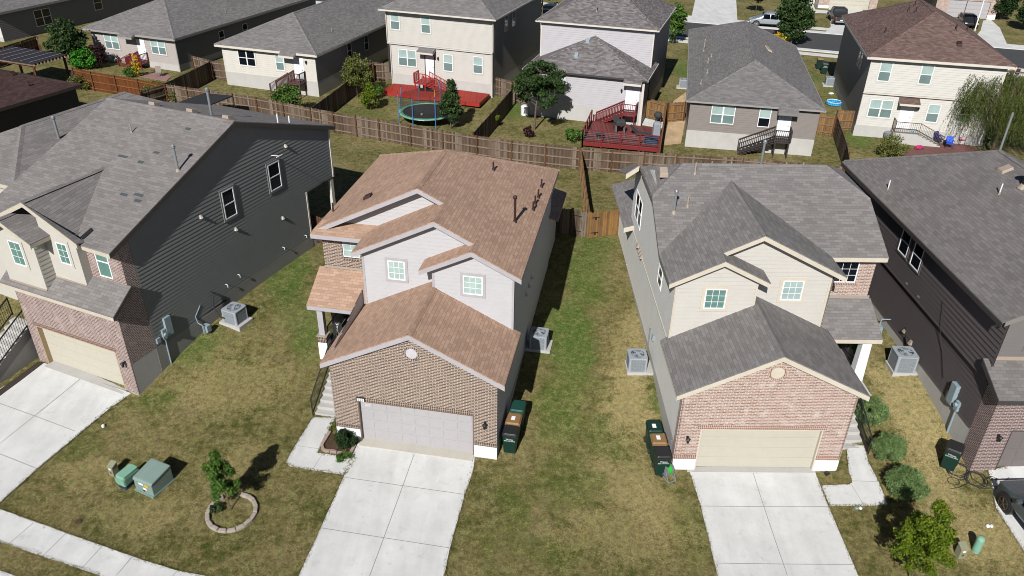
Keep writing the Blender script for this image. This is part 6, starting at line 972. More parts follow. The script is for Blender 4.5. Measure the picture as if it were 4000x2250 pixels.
# ================================================================ OBJECTS IN THE FRONT YARDS
def rbox(mb, w, d, z0, z1, r, n=4, cx=0, cy=0, s1=1.0, d1=None):   # rounded-corner prism, top scaled by s1
    def ring(w, d, r, z):
        P = []
        for qx, qy, a0 in ((1, 1, 0), (-1, 1, 90), (-1, -1, 180), (1, -1, 270)):
            for i in range(n + 1): a = R(a0 + 90 * i / n); P.append((cx + qx * (w / 2 - r) + r * math.cos(a), cy + qy * (d / 2 - r) + r * math.sin(a), z))
        return P
    mb.loft([ring(w, d, r, z0), ring(w * s1, d * (d1 or s1), r, z1)])
M['acgrille'] = brick('ac_louvre', lin('#a9b1b5', .75), lin('#9da5aa', .75), lin('#6a7074', .7), None, .25, .04, .006)
def ac_unit(label, x, y, rz, s=.84, h=.72, pad=(1.25, 1.0), off=(0, 0)):
    z = gz(x, y); t = thing('ac_unit', label, 'air conditioner', (x, y, z), rz, 'air conditioners beside the houses'); b = MB(); rbox(b, pad[0], pad[1], -.25, .10, .02, 1, off[0], off[1]); b.build('concrete_pad', M['found'], t)
    b = MB(); rbox(b, s, s, .10, .10 + h - .06, .09); b.build('cabinet', M['acgrille'], t); b = MB()
    for qx in (1, -1):
        for qy in (1, -1): b = MB(); b.cyl((qx * (s / 2 - .06), qy * (s / 2 - .06), .1), (qx * (s / 2 - .06), qy * (s / 2 - .06), .05 + h), .072, .072, 10); b.build('corner_post', M['acg'], t)
    b = MB(); rbox(b, s + .03, s + .03, .04 + h, .10 + h, .11); top = b.build('top_panel', M['acg'], t, bevel=.012); zt = .10 + h
    b = MB(); b.cyl((0, 0, zt + .002), (0, 0, zt + .006), s * .37, s * .37, 28); b.build('fan_opening', M['acd'], top); b = MB()
    for r_ in (.37, .28, .19, .11):
        n = 28
        for i in range(n): a, c = 2 * math.pi * i / n, 2 * math.pi * (i + 1) / n; b.beam((s * r_ * math.cos(a), s * r_ * math.sin(a), zt + .03), (s * r_ * math.cos(c), s * r_ * math.sin(c), zt + .03), .012, .012)
    for i in range(8): a = 2 * math.pi * i / 8; b.beam((0, 0, zt + .035), (s * .38 * math.cos(a), s * .38 * math.sin(a), zt + .025), .014, .014)
    b.cyl((0, 0, zt + .02), (0, 0, zt + .06), .09, .09, 14); b.build('fan_guard', M['acg'], top); b = MB()
    for i in range(4):
        a = 2 * math.pi * i / 4 + .4; p = lambda r_, da, z_: (s * r_ * math.cos(a + da), s * r_ * math.sin(a + da), zt + z_); b.slab([p(.08, -.3, .010), p(.34, -.25, .008), p(.34, .3, .018), p(.08, .5, .018)], .004)
    b.build('fan_blades', M['elec'], top); return t
ac_unit('air conditioner on a pad beside the wide lap siding wall, left of all others', *fr(FA, .95, 5.42), FA[3]); p = at(2104, 1352); ac_unit('air conditioner half in the shade of the tan roofed house', p.x, p.y, FB[3]); p = at(2484, 1438)
ac_unit('air conditioner beside the left side wall of the cream house', p.x, p.y, FC[3], off=(.15, 0)); p = at(3516, 1440); ac_unit('air conditioner beside the brown black siding wall', p.x, p.y, FD[3] - .05, .92, .85, off=(.1, 0))
p = at(2668, 342); ac_unit('far air conditioner left of the taupe bungalow, beside its gutter', p.x, p.y, -.19); p = at(3238, 334); ac_unit('far air conditioner between the taupe bungalow and the ivory house', p.x, p.y, -.2)
def bin_(label, p, rz, lid, txt=True, sticker=False, group='wheeled bins beside the houses'):
    t = thing('wheelie_bin', label, 'trash bin', p, rz, group); b = MB(); rbox(b, .50, .56, .06, .98, .05, 3, s1=1.2, d1=1.22); b.build('body', M['bin'], t)
    b = MB(); rbox(b, .64, .74, .98, 1.03, .06, 3); rbox(b, .60, .66, 1.03, 1.10, .07, 3, s1=.9); b.box(-.27, .27, .34, .44, 1.0, 1.04); b.build('lid', M[lid], t, bevel=.008)
    b = MB(); b.cyl((-.27, .42, 1.0), (.27, .42, 1.0), .02, .02, 8); b.build('handle', M['blackp'], t)
    for sx in (-1, 1): b = MB(); b.cyl((sx * .24, .27, .12), (sx * .30, .27, .12), .12, .12, 16); b.cyl((sx * .235, .27, .12), (sx * .305, .27, .12), .05, .05, 10); b.build('wheel', M['rubber'], t)
    if sticker: b = MB(); b.box(-.10, .06, -.12, .12, 1.101, 1.106); b.build('sticker', M['label'], t)
    if txt:
        for i, (s_, z_, sz) in enumerate((('Waste', .80, .085), ('830-570-4475', .71, .06))): text(s_, t, (0, -.335 + i * .012, z_), sz, M['label'], 'bin_lettering', rot=(R(97), 0, 0))
    return t
yb = FB[3]
bin_('dark green bin with teal green lid, furthest of three behind the brick garage corner', at(2021, 1662), yb, 'binl', False); bin_('dark green bin with a brown lid between two green ones in the shade', at(2005, 1712), yb, 'binb', False, True); bin_('dark green bin with black lid at the shaded brick corner, nearest of its three', at(1994, 1756), yb, 'blackp')
bin_('dark green bin with a sticker on its lid, furthest of three by the pink brick', at(2546, 1742), .02, 'bin', False, True); bin_('brown lidded bin in the middle of three by the pink brick', at(2562, 1788), .03, 'binb', False, True); bin_('black lidded green bin by the pink brick corner, next to the hose cart', at(2578, 1842), .03, 'blackp')
bin_('single dark bin turned sideways by the taupe garage', at(3702, 1822), -.62, 'blackp'); bin_('dark bin with a brown lid in the shade between the sand and lilac houses', at(2046, 262), -.3, 'binb', False); bin_('dark green bin in front of the brown lidded one behind the tree', at(2026, 288), -.3, 'binl', False)
bin_('dark bin by the shaded wall of the brown roofed house, lettering on its front', at(3216, 288), -.2, 'blackp'); bin_('dark bin with open looking brown top behind the lettered one', at(3197, 268), -.2, 'binb', False)
# utility boxes
t = thing('transformer_box', 'big grey green transformer cabinet on the left lawn', 'utility box', at(606, 1893), -.42); b = MB(); b.hexa([(-.47, -.5, .0), (.47, -.5, .0), (.47, .52, .0), (-.47, .52, .0), (-.47, -.5, .56), (.47, -.5, .56), (.47, .52, .74), (-.47, .52, .74)]); b.build('cabinet', M['utg2'] if 'utg2' in M else M['utg'], t, bevel=.03)
b = MB(); b.hexa([(-.49, -.53, .54), (.49, -.53, .54), (.49, .54, .72), (-.49, .54, .72), (-.49, -.47, .64), (.49, -.47, .64), (.49, .50, .80), (-.49, .50, .80)]); b.build('hood', M['utg'], t, bevel=.03); b = MB(); b.box(-.5, .5, -.56, .58, -.2, .04); b.build('pad', M['utg'], t)
b = MB(); b.box(-.2, .02, -.515, -.505, .40, .48); b.box(-.02, .16, -.513, -.507, .2, .3) ; b.build('notice', M['label'], t); b = MB(); b.box(.1, .3, -.518, -.505, .38, .48); b.build('warning_sticker', M['yel'], t); b = MB(); b.box(-.02, .05, -.53, -.5, .12, .2); b.build('lock', M['dark'], t)
t = thing('utility_pedestal', 'mint green ribbed pedestal between the transformer and the small tan box', 'utility box', at(508, 1884), -.42); b = MB(); rbox(b, .46, .78, .16, .62, .07, 3, s1=.94); b.build('cover', M['utm'], t, bevel=.02); b = MB(); rbox(b, .42, .72, -.1, .17, .05, 3); b.build('base', M['navy'] if 'navy' in M else M['dark'], t)
b = MB()
for i in range(10): z = .24 + i * .028; b.box(-.235, .235, -.40, -.385, z, z + .012); b.box(.225, .24, -.35, .35, z, z + .012)
b.build('ribs', M['utm'], t)
def tanbox(label, p, rz):
    t = thing('utility_box', label, 'utility box', p, rz); b = MB(); b.hexa([(-.14, -.14, -.1), (.14, -.14, -.1), (.14, .14, -.1), (-.14, .14, -.1), (-.13, -.13, .42), (.13, -.13, .42), (.13, .13, .55), (-.13, .13, .55)]); b.build('box', M['utt'], t, bevel=.012); b = MB(); b.hexa([(-.15, -.15, .41), (.15, -.15, .41), (.15, .15, .54), (-.15, .15, .54), (-.14, -.14, .45), (.14, -.14, .45), (.14, .14, .58), (-.14, .14, .58)]); b.build('cap', M['utt'], t)
    b = MB(); b.box(-.05, .05, -.1395, -.134, .3, .38); b.build('sticker', M['label'], t); b = MB(); b.box(-.1, .1, -.1397, -.134, .385, .405); b.build('yellow_sticker', M['yel'], t); b = MB(); b.box(-.04, .04, -.1405, -.134, .12, .2); b.build('mark', M['dark'], t)
tanbox('small olive tan box left of the mint pedestal', at(447, 1850), -.4); tanbox('tan box on the right lawn beside the green cylinder', at(3748, 2170), .1)
t = thing('utility_cylinder', 'mint green cylinder post with rounded top on the right lawn', 'utility box', at(3811, 2152), 0); b = MB(); b.cyl((0, 0, -.05), (0, 0, .62), .14, .14, 20); b.cyl((0, 0, .62), (0, 0, .70), .14, .11, 20); b.cyl((0, 0, .70), (0, 0, .73), .11, .05, 20); b.build('post', M['utm'], t, smooth=False); b = MB(); b.cyl((0, 0, .08), (0, 0, .11), .147, .147, 20); b.build('band', M['utg'], t)
def capt(name, label, p, r, h, m, cat='pipe cap'): b = MB(); b.cyl((0, 0, -.05), (0, 0, h), r, r, 14); b.cyl((0, 0, h), (0, 0, h + .03), r * .85, r * .6, 14); tag(b.build(name, m, loc=p), label, cat)
capt('drain_cap', 'white drain cap alone on the lawn near the left driveway', at(404, 1667), .07, .08, M['pvc']); capt('drain_cap', 'white drain cap beside the green lid below the walk', at(3361, 1986), .07, .03, M['pvc']); capt('valve_lid', 'round green valve lid in the turf below the walk', at(3346, 1985), .09, .03, M['utg'], 'valve lid')
capt('drain_cap', 'left one of two white caps on the right lawn', at(3858, 2056), .075, .05, M['pvc']); capt('drain_cap', 'right one of two white caps on the right lawn', at(3872, 2057), .065, .05, M['pvc']); capt('meter_lid', 'round rusty brown meter lid in the left lawn', at(309, 2037), .14, .012, M['mulch'], 'meter lid')
t = thing('garden_light', 'small black spotlight in the little bed beside the ivory garage door', 'garden light', at(3228, 1862), .5); b = MB(); b.cyl((0, 0, 0), (0, 0, .12), .02, .02, 6); b.build('stake', M['dark'], t); b = MB(); b.box(-.09, .09, -.05, .05, .12, .22); b.build('head', M['dark'], t)
# stone ring + planting bed edging
c = at(906, 2004); t = thing('stone_ring', 'ring of pale stone blocks around the young tree on the left lawn', 'stone edging', c, 0); N = 17; RX, RY = .96, .92
for i in range(N):
    if 4 <= i <= 5: continue
    a0, a1 = 2 * math.pi * (i + .03) / N, 2 * math.pi * (i + .97) / N; am = (a0 + a1) / 2; b = MB(); h = .12 + random.uniform(-.015, .015); P = []
    for r_ in (.80, .96):
        for a in (a0, a1): P.append((r_ * math.cos(a), r_ * math.sin(a)))
    zz_ = gz(c.x + math.cos(am), c.y + math.sin(am)) - c.z; b.hexa([(P[q][0], P[q][1], zz_ - .08) for q in (0, 2, 3, 1)] + [(P[q][0] * 1.0, P[q][1], zz_ + h) for q in (0, 2, 3, 1)]); b.build('stone_block', M['block'], t, bevel=.02)
tree('young_tree', 'young tree with dark green leaves inside the stone ring', at(905, 1990), 2.9, .78, 'mid', n=8000, size=.06, trunk=.03, base=.08, clumps=44, shape=1.4, cr=.2, lean=-.3)
bush('ground_plant', 'tuft of grass like plant at the left inside of the stone ring', at(848, 1995), .28, .28, 'tree', 500, .05, cat='plant')
pts = [at(*q) for q in ((1290, 1690), (1258, 1745), (1264, 1763), (1345, 1775), (1368, 1778), (1388, 1740))]; t = thing('bed_edging', 'low pink stone edging around the shrub bed left of the grey garage door', 'stone edging', pts[0], 0)
for a, c2 in zip(pts, pts[1:]):
    n = max(1, round((c2 - a).length / .32))
    for i in range(n): p0, p1 = a.lerp(c2, i / n) - pts[0], a.lerp(c2, (i + .94) / n) - pts[0]; b = MB(); b.strip(p0, p1, -.05, .12 + random.uniform(-.02, .02), .13); b.build('stone_block', M['blockp'], t, bevel=.012)
struct(sheet('bed_soil', [tuple(at(*q).xy) for q in ((1290, 1692), (1262, 1745), (1267, 1758), (1350, 1771), (1385, 1738), (1392, 1712), (1320, 1705))], M['mulch'], off=.03, th=.03))
bush('shrub', 'dense dark green shrub in the bed left of the grey garage door', at(1352, 1738), .52, .75, 'dark', 6000, .045, cat='shrub'); bush('trailing_plant', 'green plant trailing over the bed edging', at(1345, 1790), .36, .2, 'mid', 1200, .05, cat='plant'); bush('bed_weed', 'straggly pale weed against the brick by the steps', at(1300, 1680), .22, .4, 'olive', 420, .045, cat='plant')
bush('round_bush', 'round clipped sage green bush by the lower steps, upper of the round pair', at(3462, 1790), .70, 1.15, 'bush', 14000, .048, 'bushes along the side walk', clumps=60); bush('round_bush', 'round clipped bush touching the young tree with yellowish patch, lower of the round pair', at(3527, 1935), .78, 1.25, 'bush', 15000, .048, 'bushes along the side walk', clumps=60); bush('hedge_bush', 'tall loose green bush against the black stair rail', at(3392, 1655), .66, 1.35, 'bush', 12000, .048, 'bushes along the side walk', clumps=50)
bush('porch_plant', 'leafy plant beside the white stone porch column', at(3320, 1395), .3, .8, 'bright', 700, .07, cat='plant')
tree('young_tree', 'young tree with yellow green leaves at the bottom right', at(3552, 2275), 3.9, 1.15, 'yel', n=14000, size=.065, trunk=.035, base=.10, clumps=85, shape=1.1, cr=.24)
struct(sheet('bed_soil', [tuple(at(*q).xy) for q in ((3184, 1845), (3262, 1846), (3284, 1786), (3326, 1872), (3328, 1888), (3204, 1896))], LAWN, off=.05, th=.05))
# hose coil, hose cart
c = at(1952, 1738) + Vector((0, 0, .02)); t = thing('garden_hose', 'bright green hose coiled at the brick corner beside the bins', 'garden hose', c, 0); b = MB()
for k in range(5): b.tube([(.02 * k + .05 * math.cos(a), .26 * math.cos(a) * (1 - .06 * k), .30 + .28 * math.sin(a) * (1 - .05 * k)) for a in np.linspace(0, 2 * math.pi, 20)], .014, 5)
b.build('coil', M['hose'], t)
c = at(2604, 1862); t = thing('hose_cart', 'grey hose reel cart with green hose on the lawn', 'hose cart', c, .5); b = MB()
for x in (-.18, .18): b.tube([(x, -.35, .03), (x, .1, .12), (x, .3, .55), (x, .36, .85)], .02); b.tube([(x, -.35, .03), (x, -.1, .45), (x, .1, .12)], .018)
b.tube([(-.18, .36, .85), (.18, .36, .85)], .022); b.tube([(-.18, -.35, .03), (.18, -.35, .03)], .022); b.build('frame', M['metal'], t); b = MB(); b.cyl((-.15, 0, .38), (-.12, 0, .38), .24, .24, 20); b.cyl((.12, 0, .38), (.15, 0, .38), .24, .24, 20); b.build('reel', M['metal'], t); b = MB()
for k in range(7): b.tube([(-.11 + .035 * k, .17 * math.cos(a), .38 + .17 * math.sin(a)) for a in np.linspace(0, 2 * math.pi, 16)], .018, 5)
b.build('hose', M['hose2'], t)
for x in (-.22, .22): b = MB(); b.cyl((x - .02, .1, .1), (x + .02, .1, .1), .1, .1, 14); b.build('wheel', M['rubber'], t)
# black cable tangle
c = at(3780, 1882); t = thing('cable_coil', 'tangled black cable coils lying on the lawn by the brick corner', 'cable', c, 0); b = MB(); rs = random.Random(3)
def lay(P, r=.012): b.tube([(x, y, gz(c.x + x, c.y + y) - c.z + .02 + .02 * (i % 3)) for i, (x, y) in enumerate(P)], r, 5)
for cx, cy, r_, n in ((-.15, .55, .42, 4), (.35, .05, .38, 4), (.95, -.05, .25, 2), (-.55, .0, .2, 1)):
    for k in range(n): rr, ox, oy, el = r_ * rs.uniform(.85, 1.1), rs.uniform(-.06, .06), rs.uniform(-.06, .06), rs.uniform(.75, 1.05); lay([(cx + ox + rr * math.cos(a), cy + oy + rr * el * math.sin(a)) for a in np.linspace(0, 2 * math.pi, 22)])
lay([(-.9, -.35), (-.5, -.3), (0, -.1), (.3, -.35), (.9, -.4), (1.3, -.1), (1.7, .15)]); lay([(-.15, .95), (.3, .6), (.2, .1), (.6, -.3), (1.1, -.3)]); b.build('cable', M['rubber'], t)
# ---------------------------------------------------------------- welcome board on porch B
t = thing('welcome_board', 'black coffin shaped WELCOME board leaning on the porch of the tan roofed house', 'sign', Vector(fr(FB, -1.75, 4.9) + (1.25,)), FB[3]); b = MB(); P = [(-.16, 0), (.16, 0), (.26, .85), (.15, 1.15), (-.15, 1.15), (-.26, .85)]; b.loft([[(x, y_ + z * .15, z) for x, z in P] for y_ in (-.03, .0)]); b.build('board', M['blackp'], t)
for i, ch in enumerate('WELCOME'): text(ch, t, (0, -.045 + (1.0 - i * .145) * .15, .98 - i * .145), .11, M['label'], 'lettering', rot=(R(81), 0, 0))
# ================================================================ VEHICLES
def car(label, p, rz, kind, paint, L=4.7, W=1.85, H=1.7, cat='car', name='parked_car', group='parked vehicles', rim='rim'):
    """front points to +y"""
    t = thing(name, label, cat, p, rz, group); hw = W / 2; wr = .37
    if kind == 'suv': prof = [(-L / 2, .45, .95, 1.0, .86), (-L / 2 + .12, .32, .98, H - .18, .94), (-L * .36, .28, 1.0, H - .02, 1), (0, .28, .98, H, 1), (L * .12, .28, .96, H - .06, 1), (L * .27, .28, .95, 1.05, 1), (L * .42, .3, .88, .9, .95), (L / 2 - .04, .36, .72, .76, .84), (L / 2, .42, .62, .64, .76)]
    elif kind == 'pickup': prof = [(-L / 2, .5, .98, 1.0, .96), (-L / 2 + .1, .42, 1.02, 1.04, 1), (-L * .13, .4, 1.02, 1.05, 1), (-L * .12, .4, 1.02, H - .06, 1), (0, .4, 1.02, H, 1), (L * .1, .4, 1.02, H - .06, 1), (L * .24, .4, 1.05, 1.12, 1), (L * .43, .42, 1.0, 1.03, .97), (L / 2, .5, .85, .88, .9)]
    else: prof = [(-L / 2, .42, .85, .9, .85), (-L / 2 + .15, .3, .9, 1.0, .94), (-L * .3, .25, .9, H - .1, 1), (-L * .1, .25, .9, H, 1), (L * .08, .25, .9, H - .05, 1), (L * .24, .25, .88, .98, 1), (L * .42, .28, .78, .82, .95), (L / 2, .38, .6, .64, .8)]
    b = MB(); g = MB(); rings = []
    for (y, z0, zb, zt, k) in prof:
        w = hw * k; roofw = w * (.97 if zt - zb < .15 else .78); rings.append([(-w * .93, y, z0), (-w, y, z0 + (zb - z0) * .45), (-w * .97, y, zb), (-roofw, y, zt - .03 if zt - zb > .15 else zt - .01), (-roofw * .6, y, zt + .015), (roofw * .6, y, zt + .015), (roofw, y, zt - .03 if zt - zb > .15 else zt - .01), (w * .97, y, zb), (w, y, z0 + (zb - z0) * .45), (w * .93, y, z0)])
    b.loft(rings); body = b.build('body', paint, t, smooth=True)
    s = body.modifiers.new('sub', 'SUBSURF'); s.levels = s.render_levels = 2
    # glazing: slightly proud quads over the cabin between belt and roof
    def q(name, A, B, C_, D, n):
        m_ = MB(); n = Vector(n) * .02; m_.slab([Vector(v) + n for v in (A, B, C_, D)], .004); m_.poly([Vector(v) + n for v in (A, B, C_, D)]); m_.build(name, M['gl_dark'], t)
    cab = [(y, zb, zt, hw * k) for (y, z0, zb, zt, k) in prof if zt - zb > .3]; y0, y1 = cab[0][0], cab[-1][0]
    fr_ = [p_ for p_ in prof if p_[0] > y1][0]
    for sx in (-1, 1):
        ya, yb_, zt = y0 + (.15 if kind != 'pickup' else .08), y1 + (fr_[0] - y1) * .45, H - .16; zb = cab[0][1] + .04; n = 2 if kind != 'suv' else 3
        for i in range(n):
            a = ya + (yb_ - ya) * i / n + .03; c_ = ya + (yb_ - ya) * (i + 1) / n - .03; ct = min(c_, y1 + .1); q('side_window', (sx * hw * .965, a, zb), (sx * hw * .965, c_, zb), (sx * hw * .815, ct, zt), (sx * hw * .815, min(a, ct - .05), zt), (sx, 0, .35))
    q('windscreen', (-hw * .84, fr_[0] - .12, fr_[2] + .12), (hw * .84, fr_[0] - .12, fr_[2] + .12), (hw * .7, y1 + .12, H - .1), (-hw * .7, y1 + .12, H - .1), (0, .6, .8))
    rz_ = prof[1] if kind != 'pickup' else prof[3]; q('rear_window', (-hw * .78, rz_[0] - .06, cab[0][1] + .08), (hw * .78, rz_[0] - .06, cab[0][1] + .08), (hw * .68, rz_[0] + .06, H - .28), (-hw * .68, rz_[0] + .06, H - .28), (0, -1, .3))
    for sx in (-1, 1):
        for y in (-L * .31, L * .32):
            a = MB(); a.cyl((sx * (hw - .24), y, wr), (sx * (hw + .012), y, wr), wr + .075, wr + .075, 22); a.build('wheel_arch', M['blackp'], t)
            w_ = MB(); w_.cyl((sx * (hw - .2), y, wr), (sx * (hw + .03), y, wr), wr, wr, 24); wh = w_.build('wheel', M['rubber'], t); r_ = MB(); r_.cyl((sx * (hw + .03), y, wr), (sx * (hw + .034), y, wr), wr * .66, wr * .66, 20); r_.build('rim_back', M['dark'], wh); r_ = MB()
            for i in range(5): a_ = 2 * math.pi * i / 5; d = Vector((0, math.cos(a_), math.sin(a_))); e = Vector((sx, 0, 0)); o = Vector((sx * (hw + .042), y, wr)); r_.beam(o, o + d * wr * .66, .07, .07) if False else r_.cyl(o, o + d * wr * .64, .045, .03, 5)
            n = 20
            for i in range(n): a_, c_ = 2 * math.pi * i / n, 2 * math.pi * (i + 1) / n; o = Vector((sx * (hw + .04), y, wr)); r_.cyl(o + Vector((0, math.cos(a_), math.sin(a_))) * wr * .66, o + Vector((0, math.cos(c_), math.sin(c_))) * wr * .66, .018, .018, 4)
            r_.cyl((sx * (hw + .03), y, wr), (sx * (hw + .06), y, wr), .06, .05, 10); r_.build('rim', M[rim], wh)
        l = MB(); l.box(sx * hw * .72 - .14, sx * hw * .72 + .14, L / 2 - .14, L / 2 + .0, .60, .72); l.build('headlight', M['lens'], t, bevel=.02); l = MB(); l.box(sx * hw * .80 - .08, sx * hw * .80 + .08, -L / 2 - .015, -L / 2 + .1, .72, .96); l.build('tail_light', M['redlens'], t, bevel=.02)
        l = MB(); l.box(sx * (hw + .05) - .1, sx * (hw + .05) + .1, L * .17, L * .2, 1.02, 1.16); l.build('wing_mirror', paint, t, bevel=.02)
    l = MB(); l.box(-hw * .8, hw * .8, -L / 2 - .06, -L / 2 + .05, .42, .56); l.build('rear_bumper', M['metal'] if kind == 'pickup' else M['blackp'], t, bevel=.02); l = MB(); l.box(-hw * .55, hw * .55, L / 2 - .06, L / 2 + .02, .5, .68); l.build('grille', M['blackp'], t, bevel=.02)
    if kind == 'suv':
        l = MB()
        for sx in (-1, 1): l.cyl((sx * hw * .68, -L * .36, H + .03), (sx * hw * .68, L * .06, H + .03), .022, .022, 6)
        l.build('roof_rails', M['blackp'], t); l = MB(); 
        l.build('x', paint, t) if 0 else None
    if kind == 'pickup': l = MB(); l.box(-hw * .82, hw * .82, -L / 2 + .15, -L * .16, 1.055, 1.065); l.build('bed_cover', M['blackp'], t)
    l = MB(); l.box(-.26, .26, -L / 2 - .03, -L / 2 - .02, .62, .74); l.build('number_plate', M['label'], t); return t
def cpaint(name, c, metal=.3, rough=.25): m = NM(name, rough, .5); m.col(c); m.b.inputs['Metallic'].default_value = metal; m.b.inputs['Coat Weight'].default_value = .6; return m.m
M['lens'] = plain('headlight_lens', gray(.5), .1); M['redlens'] = plain('tail_lens', lin('#a01010'), .2); M['rim'] = plain('alloy', gray(.45), .3, .5, .6); M['rimd'] = plain('bronze_alloy', lin('#5a4f44'), .35, .5, .5)
pc = at(4000, 1958); g = at(3921, 1992); car('slate grey utility vehicle parked in the driveway at the right edge', (g.x + 1.0, g.y - 1.42, gz(g.x + 1, g.y - 1.4) + .04), .07, 'suv', cpaint('slate_paint', lin('#5f6a72', .9), .35), 4.8, 1.95, 1.85, rim='rimd')
car('silver utility vehicle at the kerb of the far street', at(2998, 102), R(90) - .22 + 0, 'suv', cpaint('silver_paint', lin('#b9bfc4', .9), .4), 4.6, 1.85, 1.7)
car('black pickup truck with chrome bumper on the far driveway', at(3270, 84), -.16, 'pickup', cpaint('black_paint', gray(.03), .2), 5.6, 2.0, 1.85, cat='truck', name='pickup_truck'); car('black hatchback parked nose out before the white garage door', at(3775, 100), math.pi - .25, 'hatch', cpaint('black_paint', gray(.02), .2), 4.3, 1.8, 1.5)
# ================================================================ FENCES
F2 = lambda dz, *q: [tuple(at(x, y, dz).xy) for x, y in q]
H = 1.7
fence(F2(H, (640, 328), (1000, 379), (1212, 421)), 'weathered grey plank fence behind the grey roofed house with the black canopy', 'wd_old', H)
fence(F2(H, (1212, 421), (1480, 467), (1730, 510)), 'weathered plank fence in front of the trampoline yard', 'wd_old', H)
fence(F2(H, (1730, 510), (2000, 549), (2268, 577)), 'plank fence in front of the lilac house yard, with one orange board', 'wd_old', H)
fence(F2(H, (2268, 577), (2905, 618), (3320, 652)), 'long brown plank fence below the maroon deck and the taupe bungalow', 'wd_old', H)
fence(F2(H, (1850, 516), (2003, 343)), 'dark shaded divider fence between the trampoline yard and the leaning tree', 'wd_old', H, -1); fence(F2(H, (1924, 298), (2003, 318)), 'short fence joining the sand house to the divider', 'wd_old', H)
fence(F2(H, (1215, 420), (1458, 243)), 'dark divider fence between the butter bungalow and the trampoline yard', 'wd_old', H, -1); fence(F2(H, (1372, 230), (1458, 248)), 'short fence at the shaded wall of the butter bungalow', 'wd_old', H)
fence(F2(H, (1460, 243), (1532, 247)), 'wooden gate with a diagonal brace left of the sand house', 'wd_old', H, step=1.5, nm='wooden_gate')
fence(F2(H, (640, 326), (819, 240)), 'dark shaded fence between the greige and butter bungalows', 'wd_old', H, -1); fence(F2(H, (751, 218), (820, 236), (880, 244)), 'fence from the greige bungalow to the butter bungalow', 'wd_old', H)
fence(F2(H, (283, 264), (353, 280), (446, 295), (536, 309), (637, 329)), 'warm brown stained fence in front of the greige bungalow', 'wd_br', H, pm='wd_post', rl='wd_br2'); fence(F2(H, (543, 358), (640, 330)), 'short grey fence end meeting the brown stained fence', 'wd_old', H)
fence(F2(H, (-60, 204), (140, 141)), 'shaded fence at the far left above the pergola', 'wd_old', H); fence(F2(H, (140, 141), (158, 176)), 'short fence return at the far left', 'wd_old', H)
fence(F2(H, (2305, 830), (2290, 735), (2270, 577)), 'divider fence between the two middle back yards', 'wd_new', H, -1, pm='wd_new'); 
def gate(q0, q1, label, mat, ext=False):
    a, c = F2(H, q0, q1); t = fence([a, c], label, mat, H, -1, group='side yard gates and fences', nm='wooden_gate', rails=2, pm='wd_new'); d = Vector((c[0] - a[0], c[1] - a[1], 0)); L_ = d.length; d.normalize(); n = Vector((d.y, -d.x, 0)); 
    for z in (.35, 1.35): b = MB(); o = d * (.12 if not ext else L_ * .3) + n * .03; b.beam(o + Vector((0, 0, z)), o + d * .5 + Vector((0, 0, z)), .01, .05); b.box(o.x + d.x * .25 - .05, o.x + d.x * .25 + .05, o.y - .02, o.y + .02, z - .07, z + .07); b.build('strap_hinge', M['dark'], t)
gate((2237, 817), (2305, 831), 'grey left gate leaf with black hinges between the tan roofed and cream houses', 'wd_old'); gate((2305, 831), (2420, 817), 'newer honey coloured gate leaf with black hinges beside the cream house', 'wd_new')
fence(F2(H, (2163, 812), (2237, 816)), 'fence piece in the black shade of the tan roofed house', 'wd_old', H, -1)
fence(F2(H, (1200, 832), (1262, 852)), 'brown fence between the charcoal siding house and the tan roofed house', 'wd_br3', H, -1)
fence(F2(H, (3292, 660), (3330, 668)), 'short orange brown fence between the cream and dark houses', 'wd_br', H, -1)
fence(F2(H, (3200, 443), (3268, 453)), 'brown fence right of the taupe bungalow', 'wd_new', H); fence(F2(H, (3268, 442), (3310, 560), (3322, 632)), 'dark divider fence right of the taupe bungalow, seen almost edge on', 'wd_old', H, -1); fence(F2(H, (3272, 432), (3352, 432)), 'wooden gate beside the ivory house', 'wd_new', H, nm='wooden_gate', step=1.4)
fence(F2(H, (2518, 381), (2608, 403)), 'brown fence between the lilac house and the wood chip path', 'wd_new', H); fence(F2(H, (2612, 402), (2678, 397)), 'gate over the wood chip path beside the taupe bungalow', 'wd_new', H, nm='wooden_gate', step=1.6); fence(F2(H, (2606, 404), (2582, 562)), 'divider fence at the right of the maroon deck, seen edge on', 'wd_new', H, 1)
fence(F2(H, (2003, 325), (2060, 340)), 'short fence left of the lilac house behind the tree', 'wd_old', H)
# ================================================================ DECKS AND YARD THINGS
def deck(name, label, px, z, mat, edge, dz=None):
    P = [at(x, y, z) for x, y in px]; o = Vector((P[0].x, P[0].y, gz(P[0].x, P[0].y))); zt = P[0].z; t = thing(name, label, 'deck', o); b = MB(); b.slab([Vector((p.x, p.y, zt)) - o for p in P], .05); b.build('deck_boards', mat, t); b = MB()
    for i in range(len(P)): a, c = P[i], P[(i + 1) % len(P)]; b.strip(Vector((a.x, a.y, zt)) - o, Vector((c.x, c.y, zt)) - o, -.32, -.052, .05)
    b.build('rim_board', edge, t); return t, o, zt
deck('low_deck', 'bright red low deck around the back of the sand house', [(1489, 355), (1540, 324), (1640, 336), (1640, 357), (1770, 370), (1770, 352), (1912, 374), (1872, 414), (1800, 404), (1795, 392), (1605, 380), (1602, 374)], .3, M['deck_red'], M['pt_red'])
t, o, zt = deck('raised_deck', 'maroon deck with wire railing behind the lilac house', [(2275, 552), (2310, 468), (2350, 472), (2585, 500), (2572, 580)], .5, M['deck_mar'], M['pt_mar'])
c = [at(x, y, .5) for x, y in ((2310, 470), (2275, 552), (2572, 580), (2583, 505))]; c = [Vector((p.x, p.y, zt)) - o for p in c]; b = MB()
